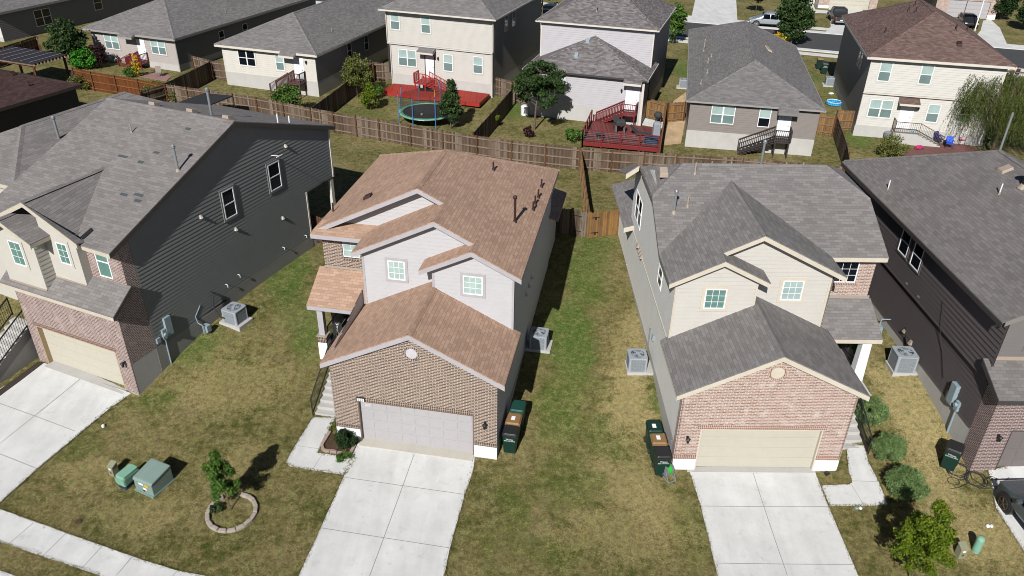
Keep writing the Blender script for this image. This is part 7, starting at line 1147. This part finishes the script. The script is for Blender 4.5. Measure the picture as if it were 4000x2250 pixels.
for a, e in ((c[0], c[1]), (c[1], c[2])):
    n = 4 if (e - a).length > 4 else 2
    for i in range(n + 1): q = a.lerp(e, i / n); b.box(q.x - .05, q.x + .05, q.y - .05, q.y + .05, q.z - .5, q.z + .95)
    b.beam(a + Vector((0, 0, .95)), e + Vector((0, 0, .95)), .09, .05); b.beam(a + Vector((0, 0, .12)), e + Vector((0, 0, .12)), .05, .05)
b.build('railing', M['pt_mar'], t); b = MB()
for a, e in ((c[0], c[1]), (c[1], c[2])):
    for k in range(1, 6): b.cyl(a + Vector((0, 0, .12 + k * .14)), e + Vector((0, 0, .12 + k * .14)), .006, .006, 4)
b.build('rail_wires', M['metal'], t)
ZD = .5
def chair(label, p, rz, mat, tall=.9, name='patio_chair', group=None, cat='chair', fold=False):
    t = thing(name, label, cat, p, rz, group); b = MB(); b.box(-.26, .26, -.26, .24, .38, .43); b.build('seat', mat, t, bevel=.01); b = MB(); b.hexa([(-.26, .2, .45), (.26, .2, .45), (.26, .24, .45), (-.26, .24, .45), (-.26, .32, tall), (.26, .32, tall), (.26, .36, tall), (-.26, .36, tall)]); b.build('backrest', mat, t)
    for x in (-.25, .25):
        for y in (-.25, .25): b = MB(); b.cyl((x, y, 0), (x, y * .9, .6 if not fold else .55), .016, .016, 6); b.build('leg', M['dark'], t)
        b = MB(); b.box(x - .03, x + .03, -.26, .26, .6, .63); b.build('armrest', mat, t)
    return t
P3 = lambda x, y, z=ZD: Vector((*at(x, y, z).xy, zt)) if z == ZD else at(x, y)
chair('black high backed patio chair at the back of the maroon deck', P3(2412, 505), .4, M['drk'], 1.05); 
t = thing('gas_grill', 'black grill standing by the stairs on the maroon deck', 'grill', P3(2420, 522), .2); b = MB(); rbox(b, .8, .5, .75, .95, .05); b.build('firebox', M['drk'], t); b = MB(); rbox(b, .8, .5, .96, 1.15, .08, s1=.8); b.build('lid', M['drk'], t)
for x in (-.35, .35): b = MB(); b.box(x - .02, x + .02, -.2, .2, 0, .75); b.build('leg', M['metal'], t)
t = thing('lounge_chair', 'black sling lounger reclined on the maroon deck', 'lounge chair', P3(2497, 533), 1.2); b = MB(); b.tube([(-.3, -.9, .32), (-.3, .2, .32), (-.3, .8, .8)], .02); b.tube([(.3, -.9, .32), (.3, .2, .32), (.3, .8, .8)], .02); b.build('frame', M['drk'], t); b = MB(); b.slab([(-.3, -.9, .33), (.3, -.9, .33), (.3, .2, .31), (-.3, .2, .31)], .01); b.slab([(-.3, .2, .31), (.3, .2, .31), (.3, .8, .79), (-.3, .8, .79)], .01); b.build('sling', M['drk'], t)
for y in (-.7, .3):
    for x in (-.3, .3): b = MB(); b.cyl((x, y, 0), (x, y, .32), .015, .015, 6); b.build('leg', M['metal'], t)
t = thing('kettle_grill', 'black kettle grill on the concrete beside the brown gate', 'grill', at(2567, 488), 0); b = MB(); n = 16; b.loft([[(.36 * math.sin(a) * math.cos(q), .36 * math.sin(a) * math.sin(q), .85 - .3 * math.cos(a)) for q in np.linspace(0, 2 * math.pi, n, False)] for a in np.linspace(.05, math.pi - .05, 9)]); b.build('kettle', M['drk'], t, smooth=True)
for k in range(3): a = 2.1 * k; b = MB(); b.cyl((.15 * math.cos(a), .15 * math.sin(a), .65), (.4 * math.cos(a), .4 * math.sin(a), 0), .015, .015, 6); b.build('leg', M['metal'], t)
t = thing('covered_grill', 'grey cloth cover over a grill at the deck corner', 'covered grill', P3(2562, 528), .1); b = MB(); rbox(b, .6, .5, 0, .9, .08, s1=.92); rbox(b, .56, .44, .9, 1.1, .1, s1=.7); b.build('cover', M['cloth'], t)
t = thing('storage_box', 'dark blue grey deck box at the front corner of the maroon deck', 'storage box', P3(2542, 562), .05); b = MB(); rbox(b, .95, .5, 0, .5, .03); b.build('box', M['navy'], t); b = MB(); rbox(b, 1.0, .55, .5, .56, .04); b.build('lid', M['navy'], t)
t = thing('fire_pit', 'small round dark fire pit on the maroon deck', 'fire pit', P3(2342, 540), 0); b = MB(); b.cyl((0, 0, .2), (0, 0, .42), .22, .38, 16); b.build('bowl', M['drk'], t)
for k in range(3): a = 2.1 * k; b = MB(); b.cyl((.2 * math.cos(a), .2 * math.sin(a), 0), (.25 * math.cos(a), .25 * math.sin(a), .3), .015, .015, 5); b.build('leg', M['metal'], t)
sheet('patio', W2((2490, 485), (2515, 462), (2592, 478), (2590, 502)), M['conc'], off=.04)
sheet('patio', W2((3540, 592), (3600, 565), (3760, 560), (3830, 590), (3780, 618), (3500, 622)), concrete('paver_maroon', lin('#7d5852', .9), 1), off=.03)
t = thing('water_barrel', 'white barrel against the lilac house behind the tree', 'barrel', at(2049, 448), 0); b = MB(); b.cyl((0, 0, 0), (0, 0, .75), .32, .34, 18); b.cyl((0, 0, .75), (0, 0, .85), .34, .2, 18); b.build('barrel', M['pvc'], t)
# trampoline
c0 = at(1668, 436, .75); g0 = gz(c0.x, c0.y); t = thing('trampoline', 'round trampoline with mint edge pad, black mat and blue net poles', 'trampoline', (c0.x, c0.y, g0), 0); n = 40; RO, RI, zt_ = 2.35, 2.02, .78
b = MB()
for i in range(n):
    a, e = 2 * math.pi * i / n, 2 * math.pi * (i + 1) / n; b.slab([(RI * math.cos(a), RI * math.sin(a), zt_ + .03), (RO * math.cos(a), RO * math.sin(a), zt_ + .01), (RO * math.cos(e), RO * math.sin(e), zt_ + .01), (RI * math.cos(e), RI * math.sin(e), zt_ + .03)], .03)
b.build('edge_pad', M['trpad'], t); b = MB(); b.cyl((0, 0, zt_ - .01), (0, 0, zt_), RI, RI, n); b.build('jump_mat', M['tramp'], t)
for i in range(8):
    a = 2 * math.pi * (i + .5) / 8; x, y = 2.42 * math.cos(a), 2.42 * math.sin(a); b = MB(); b.cyl((x, y, 0), (x, y, zt_ + 1.75), .035, .035, 8); b.build('net_pole', M['trblue'], t); b = MB(); b.cyl((x, y, zt_ + 1.75), (x, y, zt_ + 1.82), .05, .03, 8); b.build('pole_cap', M['blackp'], t)
b = MB(); b.tube([(2.3 * math.cos(a), 2.3 * math.sin(a), zt_ - .05) for a in np.linspace(0, 2 * math.pi, 33)], .03); b.build('frame_ring', M['metal'], t)
netm = NM('safety_net', .9, .1); netm.col(gray(.03)); netm.b.inputs['Alpha'].default_value = .35; b = MB(); m_ = 32
for i in range(m_): a, e = 2 * math.pi * i / m_, 2 * math.pi * (i + 1) / m_; z1_ = zt_ + 1.25 + .12 * abs(math.sin(4 * a)); z2_ = zt_ + 1.25 + .12 * abs(math.sin(4 * e)); b.poly([(2.2 * math.cos(a), 2.2 * math.sin(a), zt_), (2.2 * math.cos(e), 2.2 * math.sin(e), zt_), (2.2 * math.cos(e), 2.2 * math.sin(e), z2_), (2.2 * math.cos(a), 2.2 * math.sin(a), z1_)])
b.build('safety_net', netm.m, t)
b = MB(); b.cyl((0, 0, .09), (0, 0, .1), .01, .01, 4)
bl = MB(); nn = 10; bl.loft([[(.12 * math.sin(a) * math.cos(q), .12 * math.sin(a) * math.sin(q), .12 - .12 * math.cos(a)) for q in np.linspace(0, 2 * math.pi, nn, False)] for a in np.linspace(.05, 3.09, 7)]); tag(bl.build('ball', M['capm'], loc=(c0.x - .3, c0.y - 1.2, g0 + zt_), smooth=True), 'small ball lying on the trampoline mat', 'ball')
c1 = at(1723, 345); t = thing('basketball_hoop', 'small basketball hoop with dark backboard by the red stairs', 'basketball hoop', c1, -.3); b = MB(); b.cyl((0, .25, 0), (0, .05, 1.5), .03, .03, 8); b.build('pole', M['blackp'], t); b = MB(); rbox(b, .7, .04, 1.35, 1.9, .015); b.build('backboard', M['bin'], t); b = MB(); b.tube([(.18 * math.cos(a), -.24 + .18 * math.sin(a), 1.5) for a in np.linspace(0, 2 * math.pi, 15)], .012); b.build('hoop', M['redlens'], t)
t = thing('swing_stand', 'yellow green child stand behind the trampoline', 'toy', at(1698, 398), 0); b = MB(); b.cyl((0, 0, 0), (0, 0, 1.1), .04, .03, 8); b.build('post', M['yel'], t); b = MB(); b.tube([(-.2, 0, 0), (0, 0, .5), (.2, 0, 0)], .02); b.build('legs', M['redlens'], t)
# canopy, pergola, dish
P = [at(x, y, 2.1) for x, y in ((700, 398), (800, 366), (910, 380), (815, 414))]; g0 = gz(P[0].x, P[0].y); o = Vector((P[0].x, P[0].y, g0)); t = thing('garden_canopy', 'flat black canopy behind the ridge of the grey roofed house', 'canopy', o); b = MB(); b.slab([Vector((p.x, p.y, g0 + 2.1)) - o for p in P], .08); b.build('canopy_top', M['canopy'], t)
for p in P: b = MB(); q = Vector((p.x, p.y, 0)) - Vector((o.x, o.y, 0)); b.cyl(q + Vector((0, 0, -.2)), q + Vector((0, 0, 2.05)), .04, .04, 6); b.build('post', M['dark'], t)
P = [at(x, y, 2.6) for x, y in ((-120, 245), (120, 196), (262, 220), (128, 254))]; g0 = gz(P[3].x, P[3].y); o = Vector((P[3].x, P[3].y, g0)); A3, B3, C3 = [Vector((P[i].x, P[i].y, g0 + 2.6)) - o for i in (3, 1, 2)]; ux = (C3 - A3); uy = (B3 - C3); t = thing('pergola', 'wooden pergola with dark slatted roof beside the maroon roof', 'pergola', o)
zz3 = lambda a, e, z: A3 + ux * a + uy * e + Vector((0, 0, z)); b = MB(); b.slab([zz3(-.02, -.02, .1), zz3(1, -.02, .1), zz3(1, 1.5, .1), zz3(-.02, 1.5, .1)], .04); b.build('roof_sheet', M['perg'], t); b = MB()
for i in range(6): b.beam(zz3(.05, .12 + .24 * i, .13), zz3(.97, .12 + .24 * i, .13), .07, .03)
b.build('battens', M['cloth'], t)
for i in range(11): b = MB(); b.beam(zz3(.0 + .1 * i, -.06, -.02), zz3(.0 + .1 * i, 1.52, -.02), .05, .16); b.build('rafter', M['wd_rail'], t)
for a in (.05, .95): b = MB(); b.beam(zz3(a, 0, -.17), zz3(a, 1.5, -.17), .1, .15); b.build('beam', M['wd_post'], t)
for a in (.05, .95):
    for e in (.05, 1.4): b = MB(); q = zz3(a, e, -.2); b.box(q.x - .08, q.x + .08, q.y - .08, q.y + .08, -.4, q.z); b.build('post', M['wd_post'], t)
t = thing('satellite_dish', 'white round dish against the brown stained fence', 'satellite dish', at(298, 322), 0); b = MB(); b.cyl((0, 0, 0), (0, 0, .7), .03, .03, 8); b.build('mast', M['metal'], t); b = MB(); b.cyl((0, 0, .75), (-.05, -.08, .78), .42, .38, 20); b.build('dish', M['pvc'], t)
# yard of the ivory house
chair('navy folding chair by the foot of the metal rail', at(3662, 562), .4, M['cnavy'], .95, 'folding_chair', 'folding chairs on the maroon paving'); chair('royal blue folding chair in front of the navy one', at(3703, 578), -.3, M['cblue'], .85, 'folding_chair', 'folding chairs on the maroon paving'); chair('pink folding chair under the willow', at(3748, 562), .1, M['cpink'], .95, 'folding_chair', 'folding chairs on the maroon paving')
t = thing('play_slide', 'pale blue plastic slide standing by the stairs of the ivory house', 'toy', at(3545, 556), .3); b = MB(); b.strip((-.15, .2, .1), (.2, -.2, 1.1), -.02, .02, .4); b.hexa([(-.5, -.2, 0), (-.4, -.2, 0), (-.4, .2, 0), (-.5, .2, 0), (.1, -.2, .9), (.2, -.2, .9), (.2, .2, .9), (.1, .2, .9)]); b.build('chute', M['cyan'], t)
for y in (-.18, .18): b = MB(); b.cyl((.3, y, 0), (.17, y, .9), .03, .03, 8); b.build('leg', M['cyan'], t)
t = thing('metal_can', 'silver round can standing left of the stairs of the ivory house', 'trash can', at(3463, 545), 0); b = MB(); b.cyl((0, 0, 0), (0, 0, .6), .26, .3, 18); b.build('can', M['metal'], t); b = MB(); b.cyl((0, 0, .6), (0, 0, .68), .31, .2, 18); b.build('lid', M['metal'], t)
t = thing('black_bag', 'black box leaning by the silver can', 'box', at(3452, 528), .3); b = MB(); rbox(b, .45, .35, 0, .7, .06, s1=.85); b.build('box', M['drk'], t)
t = thing('toy_car', 'pink toy lying on the maroon paving', 'toy', at(3588, 583), .2); b = MB(); rbox(b, .6, .3, .08, .3, .06, s1=.7); b.build('body', M['cpink'], t)
for x in (-.2, .2):
    for y in (-.15, .15): b = MB(); b.cyl((x, y - .03, .08), (x, y + .03, .08), .08, .08, 10); b.build('wheel', M['drk'], t)
c1 = at(3256, 408); t = thing('paddling_pool', 'turquoise ring shaped paddling pool on the side lawn', 'paddling pool', c1, 0); b = MB()
for k in range(2): b.tube([(.62 * math.cos(a), .62 * math.sin(a), .1 + .12 * k) for a in np.linspace(0, 2 * math.pi, 25)], .08, 8)
b.build('ring', M['cyan'], t, smooth=True); b = MB(); b.tube([(.62 * math.cos(q), .62 * math.sin(q), .3) for q in np.linspace(0, 2 * math.pi, 25)], .03, 6); b.build('top_rim', M['pvc'], t)
t = thing('plastic_bag', 'crumpled white bag on the side lawn', 'bag', at(3247, 366), .4); b = MB(); rbox(b, .5, .4, 0, .12, .1, s1=.6); b.build('bag', M['pvc'], t, bevel=.03)
t = thing('flagpole', 'tall white flagpole at the far driveway', 'flagpole', at(3807, 121), 0); b = MB(); b.cyl((0, 0, 0), (0, 0, 9), .07, .045, 12); b.build('pole', WHITE, t); b = MB(); b.cyl((0, 0, 0), (0, 0, .2), .15, .15, 12); b.build('base', M['found'], t)
b = MB(); b.cyl((0, 0, 0), (0, 0, 2.3), .03, .03, 6); 
# fire hydrant-like vents: pots and plants by the greige bungalow
t = thing('patio_chair_set', 'small wire chair on the pink patio of the greige bungalow', 'chair', at(622, 300), .3); b = MB(); b.box(-.25, .25, -.25, .25, .42, .45); b.build('seat', M['cloth'], t); b = MB(); b.box(-.25, .25, .22, .25, .45, .95); b.build('backrest', M['capm'], t)
for x in (-.23, .23):
    for y in (-.23, .23): b = MB(); b.cyl((x, y, 0), (x, y, .42), .015, .015, 5); b.build('leg', M['metal'], t)
sheet('patio', W2((545, 300), (600, 285), (670, 298), (650, 318)), concrete('patio_pink', lin('#a07c78', .9), .8), off=.04)
# rolled cloth at the butter bungalow corner
t = thing('hanging_cloth', 'white cloth hanging at the shaded corner of the butter bungalow', 'cloth', at(1262, 345), -.3); b = MB(); b.hexa([(-.1, -.08, .7), (.1, -.08, .7), (.12, .08, .7), (-.12, .08, .7), (-.06, -.05, 1.5), (.06, -.05, 1.5), (.06, .05, 1.5), (-.06, .05, 1.5)]); b.build('cloth', M['pvc'], t, bevel=.03); b = MB(); b.cyl((0, .06, 0), (0, .06, 1.5), .015, .015, 5); b.build('hook_pole', M['metal'], t)
# ================================================================ PLANTS BEHIND
TG = 'trees and shrubs in the back yards'
tree('leafy_tree', 'tree with a pale leaning trunk and loose dark green crown before the lilac house', at(2087, 507), 5.9, 2.35, 'tree', n=9500, size=.16, trunk=.1, base=.32, group=TG, clumps=56, shape=.7, cr=.5, lean=.5)
bush('purple_shrub', 'dark purple leaved shrub at the foot of the leaning tree', at(2066, 535), .5, 1.0, 'purp', 700, .1, TG, 'shrub'); bush('green_shrub', 'round bright green shrub left of the maroon deck', at(2238, 553), .75, 1.1, 'mid', 1600, .1, TG, 'shrub')
tree('citrus_tree', 'tiny yellow green tree in the corner beside the dark divider fence', at(1932, 500), 1.3, .45, 'yel', n=700, size=.09, trunk=.03, base=.3, group=TG, clumps=14, cr=.18)
tree('feathery_shrub', 'wispy olive shrub left in the trampoline yard against the divider', at(1402, 378), 4.0, 1.5, 'olive', n=5200, size=.12, trunk=.05, base=.05, group=TG, clumps=60, shape=.3, cr=.45, stems=4); tree('round_shrub', 'green shrub lit yellow in the trampoline yard, left of the trampoline', at(1448, 432), 2.4, .85, 'yel', n=2600, size=.11, trunk=.04, base=.05, group=TG, clumps=34, shape=.8, cr=.3); bush('green_shrub', 'small green shrub between the wispy shrub and the red deck', at(1470, 380), .8, 1.2, 'mid', 1200, .1, TG, 'shrub')
tree('young_tree', 'dark green young tree overlapping the right side of the trampoline', at(1761, 503), 4.2, 1.15, 'tree', n=5200, size=.14, trunk=.06, base=.15, group=TG, clumps=48, shape=1.1, cr=.36)
tree('round_shrub', 'bushy green shrub before the brown stairs of the butter bungalow', at(1132, 452), 2.7, 1.3, 'mid', n=4200, size=.13, trunk=.05, base=.02, group=TG, clumps=48, shape=.5, cr=.42)
tree('leafy_tree', 'big bushy tree left of the greige bungalow', at(285, 262), 4.6, 2.0, 'tree', n=7600, size=.18, trunk=.08, base=.08, group=TG, clumps=60, shape=.8, cr=.55); bush('bright_bush', 'bright green bush in front of the big tree by the greige bungalow', at(335, 268), 1.3, 2.2, 'bright', 3200, .14, TG, 'bush'); bush('dark_bush', 'dark plum coloured bush against the greige wall', at(388, 262), 1.0, 2.6, 'purp', 1800, .13, TG, 'bush')
bush('wild_shrub', 'spiky olive shrub behind the roof ridge near the black canopy', at(630, 392), 1.6, 1.5, 'olive', 3200, .11, TG, 'shrub'); bush('wild_shrub', 'second spiky olive shrub left of the black canopy', at(705, 402), 1.1, 1.3, 'olive', 1800, .11, TG, 'shrub'); bush('rambling_shrub', 'rambling green shrub at the corner below the brown stained fence', at(330, 345), 1.2, 1.2, 'olive', 2000, .12, TG, 'shrub'); bush('climbing_plant', 'yellow flowering climber on the maroon stairs', at(541, 300), .4, 2.4, 'gold', 900, .1, TG, 'plant')
bush('stair_plant', 'leafy plant under the maroon stairs of the greige bungalow', at(515, 300), .7, 1.0, 'mid', 900, .1, TG, 'plant')
tree('street_tree', 'dense dark green street tree between the two far houses', at(3088, 176), 6.6, 2.25, 'tree', n=9000, size=.22, trunk=.12, base=.08, group='street trees', clumps=70, shape=.9, cr=.7); bush('gold_shrub', 'yellow flowered shrub beside the street tree', at(3045, 172), 1.3, 1.4, 'gold', 1600, .14, 'street trees', 'shrub')
tree('street_tree', 'small tree with thin trunk on the far verge', at(2951, 50), 3.6, 1.3, 'dark', n=2600, size=.2, trunk=.05, base=.35, group='street trees', clumps=26, cr=.5); tree('columnar_tree', 'dark columnar evergreen beside the white garage door', at(3905, 78), 5.5, 1.6, 'dark', n=5000, size=.2, trunk=.1, base=.03, group='street trees', clumps=50, shape=.8, cr=.6); tree('round_tree', 'dark tree at the right edge beyond the far driveway', at(4005, 118), 4.0, 1.6, 'dark', n=3600, size=.2, trunk=.1, base=.1, group='street trees', clumps=40, cr=.6)
tree('corner_tree', 'loose green tree at the rear corner of the lilac house', at(2628, 172), 5.0, 1.3, 'mid', n=3400, size=.2, trunk=.08, base=.1, group='street trees', clumps=40, cr=.5); tree('corner_tree', 'tree behind the gap between the sand and lilac houses', at(2118, 60), 7.0, 2.2, 'tree', n=4200, size=.25, trunk=.1, base=.1, group='street trees', clumps=40, cr=.7)
bush('grey_shrub', 'twiggy grey green shrub left of the maroon paving', at(3478, 612), 1.2, 1.7, 'olive', 2600, .1, TG, 'shrub')
# willow: trunk, limbs and hanging strands
def willow(p, h, rad):
    t = thing('willow_tree', 'weeping willow with long hanging olive strands at the right edge', 'tree', p, 0, TG); b = MB(); b.cyl((0, 0, -.1), (.1, 0, h * .35), .16, .12, 8); tips = []
    for i in range(58):
        a = rng.uniform(0, 6.28); r = rad * rng.uniform(.2, .85); z = h * rng.uniform(.72, 1.0); q = Vector((r * math.cos(a), r * math.sin(a), z)); m = q * .5 + Vector((0, 0, h * .28)); b.cyl((.1, 0, h * .35), m, .06, .035, 5); b.cyl(m, q, .035, .015, 5); tips.append(q)
    b.build('trunk', M['bark'], t); C_ = []; 
    for q in tips:
        for k in range(30):
            s = Vector((rng.normal() * .45, rng.normal() * .45, rng.uniform(-.3, .25))); o = q + s; d = Vector((o.x, o.y, 0)).normalized() * rng.uniform(.1, .7); Ls = rng.uniform(1.2, h * .62); n = int(Ls / .09)
            for j in range(n): f = j / n; C_.append((o.x + d.x * f ** .6 + rng.normal() * .02, o.y + d.y * f ** .6 + rng.normal() * .02, max(.25, o.z - Ls * f ** 1.2)))
    C_ = np.array(C_); n = len(C_); nr = rng.normal(size=(n, 3)) * [1, 1, .25]; nr /= np.linalg.norm(nr, axis=1)[:, None]; dn = np.tile([0, 0, -1.0], (n, 1)) + rng.normal(size=(n, 3)) * .35; dn /= np.linalg.norm(dn, axis=1)[:, None]; sd_ = np.cross(nr, dn); ln = rng.uniform(.10, .2, n)[:, None]; wd_ = .022
    v = np.stack([C_, C_ + dn * ln * .5 + sd_ * wd_, C_ + dn * ln, C_ + dn * ln * .5 - sd_ * wd_], 1).reshape(-1, 3); me = bpy.data.meshes.new('crown'); me.vertices.add(4 * n); me.vertices.foreach_set('co', v.ravel()); me.loops.add(4 * n); me.loops.foreach_set('vertex_index', np.arange(4 * n)); me.polygons.add(n); me.polygons.foreach_set('loop_start', np.arange(n) * 4); me.polygons.foreach_set('loop_total', np.full(n, 4)); me.materials.append(LF['willow']); me.update(); o = bpy.data.objects.new('crown', me); SC.collection.objects.link(o); o.parent = t
willow(at(3870, 605), 5.7, 3.9)
# ================================================================ PEOPLE
def person(label, p, rz, shirt, trousers, arms, hair, skirt=False):
    t = thing('person', label, 'person', p, rz); J = [(0, 0, .95), (0, 0, 1.15), (0, 0, 1.40), (0, 0, 1.50), (0, -.01, 1.60), (0, -.01, 1.70)]; E = [(0, 1), (1, 2), (2, 3), (3, 4), (4, 5)]; Rr = [.14, .12, .135, .05, .085, .075]
    def chain(a, P, rr):
        for q, r in zip(P, rr): J.append(q); Rr.append(r); E.append((a, len(J) - 1)); a = len(J) - 1
    for s in (-1, 1): chain(0, [(s * .09, 0, .88), (s * .10, .0, .5), (s * .11, .03, .08), (s * .12, -.10, .04)], [.09, .058, .04, .038])
    for s, A in zip((-1, 1), arms): chain(2, [(s * .17, 0, 1.38)] + A, [.055, .042, .03, .032])
    me = bpy.data.meshes.new('body'); me.from_pydata(J, E, []); o = bpy.data.objects.new('body', me); SC.collection.objects.link(o); o.parent = t; o.modifiers.new('skin', 'SKIN'); s_ = o.modifiers.new('sub', 'SUBSURF'); s_.levels = s_.render_levels = 1
    for i, r in enumerate(Rr): me.skin_vertices[0].data[i].radius = (r, r * .8 if i < 3 else r)
    me.skin_vertices[0].data[0].use_root = True; m = NM('skin_tone', .6, .3); m.col(lin('#a87860')); me.materials.append(m.m); bpy.context.view_layer.update()
    def tubecloth(name, z0, z1, r0, r1, mat, cx=0): b = MB(); n = 14; b.loft([[(cx + r * 1.1 * math.cos(a), r * .8 * math.sin(a), z) for a in np.linspace(0, 2 * math.pi, n, False)] for z, r in ((z0, r0), ((z0 + z1) / 2, (r0 + r1) / 2 * 1.02), (z1, r1))]); b.build(name, mat, t, smooth=True)
    tubecloth('shirt', .92, 1.44, .175, .17, shirt)
    if skirt: tubecloth('skirt', .45, .96, .24, .17, trousers)
    else:
        for s in (-1, 1): tubecloth('trouser_leg', .10, .95, .07, .11, trousers, s * .1)
    b = MB(); b.loft([[(.095 * math.cos(a) * k, .015 + .10 * math.sin(a) * k, z) for a in np.linspace(0, 2 * math.pi, 12, False)] for z, k in ((1.62, .95), (1.70, 1.08), (1.77, .8), (1.80, .2))]); b.build('hair', hair, t, smooth=True); return t
person('person in dark clothes with one hand raised to the brow, standing at the far street', at(3937, 331), .2, M['drk'], M['drk'], ([(-.28, -.05, 1.5), (-.14, -.16, 1.68), (-.08, -.16, 1.70)], [(.22, .0, 1.12), (.22, -.1, .9), (.22, -.12, .84)]), M['drk'])
person('person in navy top with folded arms and grey skirt beside the willow', at(3960, 326), -.2, M['cnavy2'], M['cloth'], ([(-.24, 0, 1.12), (-.05, -.2, 1.12), (.03, -.2, 1.13)], [(.24, 0, 1.12), (.05, -.22, 1.14), (-.03, -.22, 1.14)]), M['drk'], True)
# ================================================================ SPLIT LOOSE PIECES
def split_islands(names, most=40):
    for o in [o for o in bpy.data.objects if o.type == 'MESH' and o.name.split('.')[0] in names]:
        me = o.data; n = len(me.vertices); pa = list(range(n))
        def find(a):
            while pa[a] != a: pa[a] = pa[pa[a]]; a = pa[a]
            return a
        co = [tuple(round(c, 4) for c in v.co) for v in me.vertices]; first = {}
        for i, c in enumerate(co):
            if c in first: pa[find(i)] = find(first[c])
            else: first[c] = i
        for e in me.edges:
            a, b = find(e.vertices[0]), find(e.vertices[1]); pa[a] = b
        gr = {}
        for f in me.polygons: gr.setdefault(find(f.vertices[0]), []).append(f.index)
        if not 2 <= len(gr) <= most: continue
        for k, fs in gr.items():
            mb = MB(); 
            for fi in fs: f = me.polygons[fi]; mb.poly([me.vertices[v].co for v in f.vertices], f.material_index)
            q = mb.build(o.name.split('.')[0], list(me.materials), o.parent); q.matrix_local = o.matrix_local
            for md in o.modifiers:
                if md.type == 'BEVEL':
                    bm = bmesh.new(); bm.from_mesh(q.data); bmesh.ops.remove_doubles(bm, verts=bm.verts[:], dist=1e-4); bm.to_mesh(q.data); bm.free(); b = q.modifiers.new('bevel', 'BEVEL'); b.width = md.width; b.segments = 2; b.limit_method = 'ANGLE'
        bpy.data.objects.remove(o)
split_islands({'stone_base', 'brick_return', 'wall_pipe', 'downpipe', 'corner_board', 'fascia', 'gutter', 'notice', 'roof_rails', 'garden_bar'})
